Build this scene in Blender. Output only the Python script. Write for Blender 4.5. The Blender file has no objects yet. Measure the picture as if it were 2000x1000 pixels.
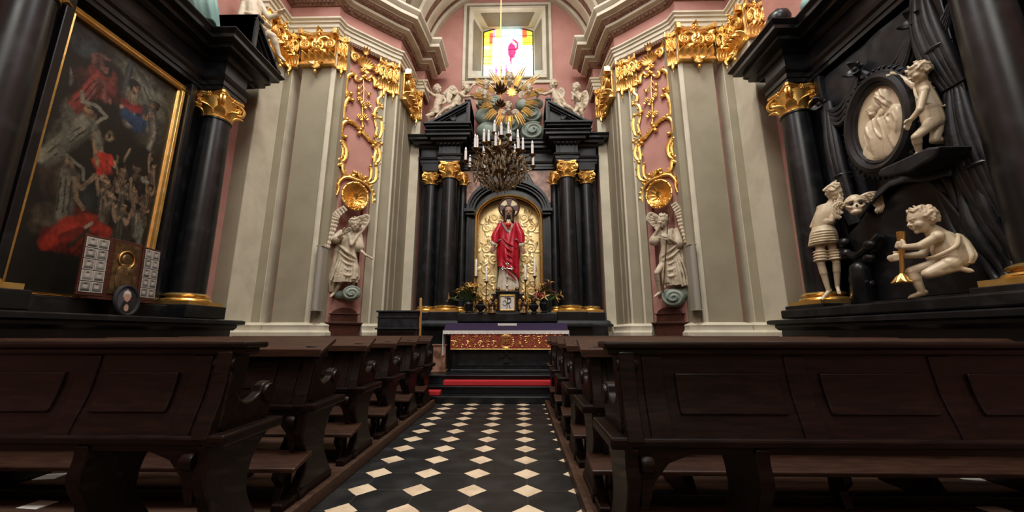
import bpy, bmesh, math, random
import numpy as np
from mathutils import Vector, Matrix, noise
PI = math.pi
S = bpy.context.scene
COL = S.collection
CX = -0.26                      # axis of the chapel
def V(*a): return Vector(a)

# ------------------------------------------------------------------ materials
MATS = {}
def mat(name, col, rough=.5, metal=0., col2=None, scale=6., bump=0., bscale=40., rough2=None, coat=0., spec=.5, stretch=None, detail=5., lo=.4, hi=.62):
    m = bpy.data.materials.new(name); m.use_nodes = True
    nt = m.node_tree; N = nt.nodes; L = nt.links
    b = N['Principled BSDF']
    b.inputs['Base Color'].default_value = (*col, 1); b.inputs['Roughness'].default_value = rough
    b.inputs['Metallic'].default_value = metal; b.inputs['Specular IOR Level'].default_value = spec
    b.inputs['Coat Weight'].default_value = coat
    tc = N.new('ShaderNodeTexCoord'); src = tc.outputs['Object']
    if stretch:
        mp = N.new('ShaderNodeMapping'); mp.inputs['Scale'].default_value = stretch
        L.new(src, mp.inputs['Vector']); src = mp.outputs['Vector']
    if col2:
        n = N.new('ShaderNodeTexNoise'); n.inputs['Scale'].default_value = scale; n.inputs['Detail'].default_value = detail
        L.new(src, n.inputs['Vector'])
        r = N.new('ShaderNodeValToRGB'); r.color_ramp.elements[0].position = lo; r.color_ramp.elements[1].position = hi
        r.color_ramp.elements[0].color = (*col, 1); r.color_ramp.elements[1].color = (*col2, 1)
        L.new(n.outputs['Fac'], r.inputs['Fac']); L.new(r.outputs['Color'], b.inputs['Base Color'])
        if rough2 is not None:
            q = N.new('ShaderNodeMapRange'); q.inputs['To Min'].default_value = rough; q.inputs['To Max'].default_value = rough2
            L.new(n.outputs['Fac'], q.inputs['Value']); L.new(q.outputs['Result'], b.inputs['Roughness'])
    if bump:
        n2 = N.new('ShaderNodeTexNoise'); n2.inputs['Scale'].default_value = bscale; n2.inputs['Detail'].default_value = 4
        L.new(src, n2.inputs['Vector'])
        bp = N.new('ShaderNodeBump'); bp.inputs['Strength'].default_value = bump; bp.inputs['Distance'].default_value = .01
        L.new(n2.outputs['Fac'], bp.inputs['Height']); L.new(bp.outputs['Normal'], b.inputs['Normal'])
    MATS[name] = m
    return m
def attr_mat(name, rough=.45, emit=0.):
    """colours of a picture (painting, photograph, stained glass) kept in a colour attribute"""
    m = bpy.data.materials.new(name); m.use_nodes = True
    N = m.node_tree.nodes; L = m.node_tree.links; b = N['Principled BSDF']
    a = N.new('ShaderNodeAttribute'); a.attribute_name = 'Col'
    L.new(a.outputs['Color'], b.inputs['Base Color']); b.inputs['Roughness'].default_value = rough
    if emit:
        L.new(a.outputs['Color'], b.inputs['Emission Color']); b.inputs['Emission Strength'].default_value = emit
    MATS[name] = m
    return m
PINK = mat('pink_plaster', (.47, .232, .192), .8, col2=(.42, .20, .163), scale=2.5, bump=.12, bscale=60)
BEIGE = mat('beige_plaster', (.345, .305, .215), .75, col2=(.305, .268, .185), scale=2., bump=.12, bscale=70)
CREAM = mat('cream_stucco', (.63, .58, .45), .7, col2=(.55, .50, .385), scale=3., bump=.08)
BROWNB = mat('brown_moulding', (.17, .085, .05), .7, col2=(.25, .14, .085), scale=14.)
GOLD = mat('gilding', (.96, .62, .20), .27, .86, col2=(.74, .42, .10), scale=9., bump=.35, bscale=55, rough2=.42)
GOLDF = mat('gilded_frame', (.98, .66, .24), .26, .88, col2=(.82, .50, .14), scale=7., bump=.08)
PALEGOLD = mat('pale_gilding', (.92, .72, .38), .38, .72, col2=(.78, .56, .24), scale=5., bump=.25, bscale=30)
BLACK = mat('black_marble', (.0065, .007, .0085), .24, spec=.45, col2=(.021, .022, .025), scale=5., rough2=.42, detail=9., lo=.52, hi=.75)
BLACKM = mat('black_carving', (.0085, .0095, .012), .36, spec=.45, col2=(.019, .021, .026), scale=8., bump=.2, bscale=25, rough2=.5)
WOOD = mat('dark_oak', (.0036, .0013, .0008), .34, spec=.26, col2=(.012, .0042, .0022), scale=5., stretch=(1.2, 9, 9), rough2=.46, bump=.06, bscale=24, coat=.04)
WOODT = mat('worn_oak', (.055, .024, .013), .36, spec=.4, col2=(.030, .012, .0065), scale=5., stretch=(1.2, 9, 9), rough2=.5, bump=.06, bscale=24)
WOODR = mat('red_walnut', (.075, .022, .012), .4, col2=(.045, .013, .008), scale=6., stretch=(2, 2, 9), bump=.06)
PLANK = mat('platform_boards', (.085, .043, .024), .5, col2=(.045, .022, .013), scale=4., stretch=(1, 7, 7), bump=.1, bscale=20)
STONE = mat('pale_alabaster', (.66, .545, .38), .38, col2=(.56, .45, .30), scale=7., bump=.05)
STATUE = mat('cream_painted_statue', (.58, .49, .36), .6, col2=(.43, .345, .24), scale=8., bump=.12, bscale=40)
SAGE = mat('sage_green_stucco', (.20, .25, .205), .6, col2=(.28, .32, .265), scale=6., bump=.1)
TEAL = mat('teal_drapery', (.22, .42, .40), .55, col2=(.30, .48, .45), scale=5., bump=.1)
BRONZE = mat('dark_bronze', (.11, .070, .034), .38, .75, col2=(.24, .15, .07), scale=16., bump=.3)
BRASS = mat('brass', (.80, .50, .16), .3, 1.)
BAND = mat('taupe_band', (.20, .165, .105), .75, col2=(.17, .14, .09), scale=3.)
HALO = mat('cream_halo', (.70, .58, .36), .45)
IVORY = mat('candle_wax', (.80, .77, .70), .45)
BULB = mat('frosted_bulb', (.92, .92, .90), .25)
WHITE = mat('white_linen', (.78, .75, .70), .85, bump=.15, bscale=90)
PURPLE = mat('purple_cloth', (.020, .007, .040), .85, bump=.1)
REDCL = mat('red_brocade', (.32, .045, .028), .75, col2=(.24, .03, .02), scale=12., bump=.2, bscale=120)
CARPET = mat('red_carpet', (.52, .022, .026), .95, bump=.4, bscale=200)
ROBE = mat('crimson_robe', (.50, .010, .028), .34, col2=(.38, .007, .02), scale=8.)
TUNIC = mat('ivory_tunic', (.66, .58, .46), .55, col2=(.56, .48, .36), scale=7.)
GREYL = mat('grey_lining', (.20, .19, .18), .6)
SKIN = mat('painted_flesh', (.36, .20, .135), .5)
HAIRM = mat('dark_brown_hair', (.045, .025, .016), .55, bump=.3, bscale=60)
REDM = mat('red_marble', (.40, .21, .14), .3, col2=(.15, .065, .04), scale=6., detail=9.)
STEEL = mat('silver', (.80, .80, .78), .25, 1.)
PINE = mat('pale_pine', (.50, .25, .09), .5, col2=(.38, .17, .06), scale=5., stretch=(9, 9, 1))
RAYG = mat('ray_gilding', (.95, .68, .26), .3, .55, col2=(.85, .56, .18), scale=6.)
DIMP = mat('dim_paper', (.22, .205, .17), .8)
PAPER = mat('white_paper', (.72, .70, .64), .8)
INK = mat('dark_ink', (.015, .013, .012), .7)
GREYP = mat('speaker_grey', (.33, .30, .25), .55)
LEAFM = mat('bouquet_leaf', (.045, .085, .025), .5)
FLOWM = mat('gold_petal', (.62, .36, .10), .5)
FLOWR = mat('red_petal', (.30, .02, .02), .5)
LEAD = mat('lead_came', (.01, .01, .012), .5)
CRYST = mat('smoky_crystal', (.42, .36, .26), .08, .3)
PIC = attr_mat('oil_on_canvas', .42)
PHOTO = attr_mat('photo_print', .35)
GLASS = attr_mat('stained_glass', .3, 3.2)

# ------------------------------------------------------------------ mesh builder
class MB:
    def __init__(s): s.v = []; s.f = []; s.c = []
    def add(s, vs, fs):
        n = len(s.v); s.v += [tuple(p) for p in vs]; s.f += [tuple(i + n for i in f) for f in fs]; return s
    def merge(s, o, M=None):
        return s.add([M @ Vector(p) for p in o.v] if M is not None else o.v, o.f)
    def xf(s, M, start=0):
        s.v = s.v[:start] + [tuple(M @ Vector(p)) for p in s.v[start:]]; return s
    def bx(s, x0, x1, y0, y1, z0, z1):
        return s.add([(x0,y0,z0),(x1,y0,z0),(x1,y1,z0),(x0,y1,z0),(x0,y0,z1),(x1,y0,z1),(x1,y1,z1),(x0,y1,z1)],
                     [(0,3,2,1),(4,5,6,7),(0,1,5,4),(1,2,6,5),(2,3,7,6),(3,0,4,7)])
    def prism(s, poly, d0, d1, ax='x'):
        """polygon (a,b) extruded along ax: x->(a,b)=(y,z); y->(x,z); z->(x,y)"""
        def P(a, b, d): return (d, a, b) if ax == 'x' else (a, d, b) if ax == 'y' else (a, b, d)
        n = len(poly)
        return s.add([P(a, b, d0) for a, b in poly] + [P(a, b, d1) for a, b in poly],
                     [tuple(range(n))[::-1], tuple(range(n, 2*n))] + [(i, (i+1) % n, n+(i+1) % n, n+i) for i in range(n)])
    def lathe(s, prof, c=(0,0,0), seg=24, M=None, a0=0., a1=2*PI):
        full = abs(a1 - a0 - 2*PI) < 1e-6
        ns = seg if full else seg + 1
        vs = []; fs = []
        for r, z in prof:
            for i in range(ns):
                a = a0 + (a1 - a0) * i / seg
                p = Vector((r*math.cos(a), r*math.sin(a), z))
                if M is not None: p = M @ p
                vs.append((p[0]+c[0], p[1]+c[1], p[2]+c[2]))
        for j in range(len(prof)-1):
            for i in range(seg):
                k = (i+1) % ns
                fs.append((j*ns+i, j*ns+k, (j+1)*ns+k, (j+1)*ns+i))
        if prof[0][0] > 1e-5: fs.append(tuple(range(ns))[::-1])
        if prof[-1][0] > 1e-5: fs.append(tuple(range((len(prof)-1)*ns, len(prof)*ns)))
        return s.add(vs, fs)
    def tube(s, pts, r, seg=8, closed=False):
        pts = [Vector(p) for p in pts]; n = len(pts)
        rs = list(r) if hasattr(r, '__len__') else [r]*n
        T = []
        for i in range(n):
            a = pts[(i-1) % n] if closed or i else pts[0]; b = pts[(i+1) % n] if closed or i < n-1 else pts[-1]
            t = b - a; T.append(t.normalized() if t.length > 1e-9 else Vector((0,0,1)))
        up = Vector((0,0,1)) if abs(T[0].z) < .9 else Vector((1,0,0))
        nrm = T[0].cross(up).normalized(); vs = []; fs = []
        for i in range(n):
            nrm = nrm - T[i]*nrm.dot(T[i])
            nrm = nrm.normalized() if nrm.length > 1e-6 else T[i].orthogonal().normalized()
            bn = T[i].cross(nrm)
            for k in range(seg):
                a = 2*PI*k/seg; p = pts[i] + (nrm*math.cos(a) + bn*math.sin(a))*rs[i]; vs.append(p)
        m = n if closed else n-1
        for i in range(m):
            j = (i+1) % n
            for k in range(seg):
                q = (k+1) % seg; fs.append((i*seg+k, i*seg+q, j*seg+q, j*seg+k))
        if not closed: fs += [tuple(range(seg))[::-1], tuple(range((n-1)*seg, n*seg))]
        return s.add(vs, fs)
    def ell(s, c, r, M=None, su=12, sv=8):
        if not hasattr(r, '__len__'): r = (r, r, r)
        vs = [(0,0,r[2])]; fs = []
        for j in range(1, sv):
            t = PI*j/sv
            for i in range(su):
                a = 2*PI*i/su; vs.append((r[0]*math.sin(t)*math.cos(a), r[1]*math.sin(t)*math.sin(a), r[2]*math.cos(t)))
        vs.append((0,0,-r[2])); e = len(vs)-1
        for i in range(su):
            fs.append((0, 1+i, 1+(i+1) % su)); fs.append((e, 1+(sv-2)*su+(i+1) % su, 1+(sv-2)*su+i))
        for j in range(sv-2):
            for i in range(su):
                a = 1+j*su+i; b = 1+j*su+(i+1) % su; fs.append((a, a+su, b+su, b))
        vs = [Vector(p) for p in vs]
        if M is not None: vs = [M @ p for p in vs]
        return s.add([p + Vector(c) for p in vs], fs)
    def cap(s, p, q, r0, r1, seg=12):
        """tapered capsule"""
        p = Vector(p); q = Vector(q); d = q - p
        if d.length < 1e-6: return s.ell(p, r0)
        d.normalize(); pts = []; rs = []
        for k in range(4):
            a = PI/2*(1 - k/4); pts.append(p - d*r0*math.sin(a)); rs.append(max(r0*math.cos(a), r0*.05))
        for k in range(5):
            a = PI/2*k/4; pts.append(q + d*r1*math.sin(a)); rs.append(max(r1*math.cos(a), r1*.05))
        return s.tube(pts, rs, seg)
    def sweep(s, path, prof, sgn=1):
        """profile (offset to the right-hand side*sgn, z) swept along a plan polyline with mitres"""
        P = [Vector((a, b)) for a, b in path]; n = len(P); m = len(prof); vs = []; fs = []
        for i in range(n):
            d0 = (P[i]-P[i-1]).normalized() if i else None; d1 = (P[i+1]-P[i]).normalized() if i < n-1 else None
            if d0 is None: d0 = d1
            if d1 is None: d1 = d0
            n0 = Vector((d0.y, -d0.x))*sgn; n1 = Vector((d1.y, -d1.x))*sgn
            mt = (n0+n1); mt = mt / max(.25, mt.dot(n0)) if mt.length > 1e-6 else n0
            for o, z in prof:
                q = P[i] + mt*o; vs.append((q.x, q.y, z))
        for i in range(n-1):
            for j in range(m):
                k = (j+1) % m
                fs.append((i*m+j, i*m+k, (i+1)*m+k, (i+1)*m+j))
        fs += [tuple(range(m)), tuple(range((n-1)*m, n*m))[::-1]]
        return s.add(vs, fs)
    def grid(s, fn, nu, nv, wrap=False):
        vs = [fn(i/nu, j/nv) for j in range(nv+1) for i in range(nu+1)]
        w = nu+1
        return s.add(vs, [(j*w+i, j*w+i+1, (j+1)*w+i+1, (j+1)*w+i) for j in range(nv) for i in range(nu)])
    def slab(s, fn, nu, nv, th):
        """closed sheet: fn(u,v)->(point, normal)"""
        F = [fn(i/nu, j/nv) for j in range(nv+1) for i in range(nu+1)]; w = nu+1; n = len(F)
        vs = [Vector(p)+Vector(q)*th/2 for p, q in F] + [Vector(p)-Vector(q)*th/2 for p, q in F]; fs = []
        for j in range(nv):
            for i in range(nu):
                a = j*w+i; fs.append((a, a+1, a+w+1, a+w)); fs.append((n+a, n+a+w, n+a+w+1, n+a+1))
        for i in range(nu):
            fs.append((i, n+i, n+i+1, i+1)); a = nv*w+i; fs.append((a, a+1, n+a+1, n+a))
        for j in range(nv):
            a = j*w; fs.append((a, a+w, n+a+w, n+a)); a = j*w+nu; fs.append((a, n+a, n+a+w, a+w))
        return s.add(vs, fs)
    def build(s, name, m, parent=None, smooth=True, ang=.7, bevel=0., vox=0., sm=0, cols=None, norm=True, subd=0):
        me = bpy.data.meshes.new(name); me.from_pydata(s.v, [], s.f)
        if norm:
            bm = bmesh.new(); bm.from_mesh(me); bmesh.ops.recalc_face_normals(bm, faces=bm.faces); bm.to_mesh(me); bm.free()
        o = bpy.data.objects.new(name, me); COL.objects.link(o); me.materials.append(m)
        if vox:
            r = o.modifiers.new('r', 'REMESH'); r.mode = 'VOXEL'; r.voxel_size = vox; r.use_smooth_shade = True
            if sm: q = o.modifiers.new('s', 'SMOOTH'); q.iterations = sm; q.factor = .5
            dg = bpy.context.evaluated_depsgraph_get(); e = o.evaluated_get(dg)
            me2 = bpy.data.meshes.new_from_object(e, depsgraph=dg); o.modifiers.clear(); o.data = me2; bpy.data.meshes.remove(me)
            me = me2; me.name = name
            if not me.materials: me.materials.append(m)
            me.polygons.foreach_set('use_smooth', [True]*len(me.polygons))
        elif smooth:
            me.polygons.foreach_set('use_smooth', [True]*len(me.polygons))
            if ang: me.set_sharp_from_angle(angle=ang)
        if cols is not None:
            at = me.color_attributes.new('Col', 'FLOAT_COLOR', 'POINT')
            at.data.foreach_set('color', np.asarray(cols, dtype=np.float32).ravel())
        if bevel:
            bv = o.modifiers.new('b', 'BEVEL'); bv.width = bevel; bv.segments = 2; bv.limit_method = 'ANGLE'; bv.angle_limit = .6
        if parent: o.parent = parent
        return o

def tag(o, label=None, cat=None, group=None, kind=None):
    if label: o['label'] = label
    if cat: o['category'] = cat
    if group: o['group'] = group
    if kind: o['kind'] = kind
    return o
def thing(name, label, cat, loc=(0,0,0), rz=0., group=None):
    o = bpy.data.objects.new(name, None); COL.objects.link(o); o.location = loc; o.rotation_euler = (0, 0, rz)
    o.empty_display_size = .1
    return tag(o, label, cat, group)
def struct(name, mb, m, parent=None, **k):
    o = mb.build(name, m, parent, **k)
    if parent is None: o['kind'] = 'structure'
    return o
def dup(o, loc=None, rz=None, label=None, scale=None, parent=None, mats=None):
    c = o.copy(); COL.objects.link(c)
    if parent: c.parent = parent
    if loc is not None: c.location = loc
    if rz is not None: c.rotation_euler = (0, 0, rz)
    if scale is not None: c.scale = scale
    if label: c['label'] = label
    for ch in o.children: dup(ch, parent=c)
    return c
def lerp(a, b, t): return a + (b-a)*t
def smooth_path(pts, n=6):
    """Catmull-Rom through pts"""
    P = [Vector(p) for p in pts]; out = []
    for i in range(len(P)-1):
        a = P[max(i-1, 0)]; b = P[i]; c = P[i+1]; d = P[min(i+2, len(P)-1)]
        for k in range(n):
            t = k/n
            out.append(.5*((2*b) + (c-a)*t + (2*a-5*b+4*c-d)*t*t + (3*b-a-3*c+d)*t**3))
    out.append(P[-1]); return out
def frame(o, ex, ey, ez):
    return Matrix(((ex[0], ey[0], ez[0], o[0]), (ex[1], ey[1], ez[1], o[1]), (ex[2], ey[2], ez[2], o[2]), (0, 0, 0, 1)))

# ------------------------------------------------------------------ camera
cam = bpy.data.cameras.new('camera'); co = bpy.data.objects.new('camera', cam); COL.objects.link(co)
co.location = (0, 0, 1.2); cam.sensor_width = 36; cam.lens = 740/2000*36; cam.clip_start = .05
PITCH = math.atan(151/740); YAW = math.atan(15/(740/math.cos(PITCH)))
co.rotation_euler = (PI/2 + PITCH, 0, YAW); S.camera = co
vs = S.view_settings; vs.view_transform = 'Standard'; vs.look = 'None'; vs.gamma = 1; vs.use_curve_mapping = False; vs.exposure = .26
# measured outlines and joints (metres)
STROKES = {'top_left': [(0.292, 6.546), (0.224, 6.427), (0.148, 6.435), (0.15, 6.524), (0.058, 6.503), (-0.016, 6.392), (-0.03, 6.235), (-0.019, 6.069), (0.035, 6.007), (0.086, 6.061)], 'left_upper': [(0.128, 5.929), (0.057, 5.953), (-0.002, 5.801), (-0.02, 5.606), (0.003, 5.469), (0.062, 5.467)], 'top_right': [(0.336, 6.59), (0.39, 6.536), (0.47, 6.641), (0.534, 6.58), (0.554, 6.453), (0.64, 6.515), (0.696, 6.438), (0.698, 6.269), (0.636, 6.153), (0.663, 6.042), (0.734, 6.048)], 'right_upper': [(0.74, 6.006), (0.63, 5.946), (0.588, 5.802), (0.646, 5.726), (0.725, 5.745)], 'right_mid': [(0.734, 5.749), (0.759, 5.585), (0.766, 5.434), (0.718, 5.267), (0.666, 5.313)], 'right_mid_inner': [(0.599, 5.697), (0.639, 5.539), (0.662, 5.505), (0.644, 5.348), (0.629, 5.279)], 'band_left': [(0.067, 5.075), (-0.004, 5.08), (-0.033, 5.212), (0.0, 5.357), (0.082, 5.438), (0.192, 5.437), (0.288, 5.378), (0.33, 5.322), (0.318, 5.244)], 'band_right': [(0.339, 5.335), (0.409, 5.266), (0.519, 5.188), (0.6, 5.152), (0.667, 5.164), (0.786, 5.16)], 'left_mid': [(-0.026, 4.942), (0.026, 4.939), (0.099, 4.812), (0.103, 4.653), (0.043, 4.536), (-0.025, 4.555)], 'left_mid_inner': [(0.002, 4.911), (0.038, 4.753), (0.021, 4.598)], 'low_left': [(-0.026, 4.437), (0.047, 4.488), (0.074, 4.368), (0.134, 4.277), (0.223, 4.271), (0.299, 4.331), (0.285, 4.377)], 'low_mid': [(0.323, 4.368), (0.368, 4.37), (0.419, 4.304), (0.503, 4.286), (0.51, 4.328)], 'low_right': [(0.517, 4.229), (0.593, 4.218), (0.683, 4.272), (0.723, 4.385), (0.72, 4.55), (0.703, 4.659)], 'low_right_inner': [(0.571, 4.263), (0.616, 4.357), (0.617, 4.521), (0.592, 4.606)], 'right_low': [(0.616, 5.062), (0.675, 4.975), (0.662, 4.824), (0.68, 4.704), (0.745, 4.755), (0.771, 4.889), (0.734, 5.037), (0.659, 5.129)], 'shell_hood': [(0.001, 3.829), (0.031, 3.969), (0.022, 4.082), (0.106, 4.21), (0.226, 4.242), (0.317, 4.227), (0.426, 4.216), (0.539, 4.175), (0.629, 4.097), (0.683, 3.969), (0.689, 3.8)]}
PEND = {'stem': [(0.305, 6.497), (0.336, 6.224), (0.34, 5.92), (0.355, 5.604), (0.374, 5.399)], 'flowers': [(0.262, 6.018), (0.444, 5.985), (0.346, 5.922), (0.288, 5.621), (0.407, 5.667)], 'buds': [(0.226, 6.241), (0.444, 6.194), (0.24, 6.116), (0.374, 5.409)]}
CREST = {'spiral_r': (0.524, 6.86), 'spiral_l': (0.117, 6.942), 'mid': (0.307, 6.721), 'top': (0.302, 7.242), 'fan': (0.311, 6.926)}
SHELL = {'c': (0.329, 3.847), 'l': (0.065, 3.768), 'r': (0.62, 3.854), 't': (0.302, 4.174), 'b': (0.351, 3.572)}
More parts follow.
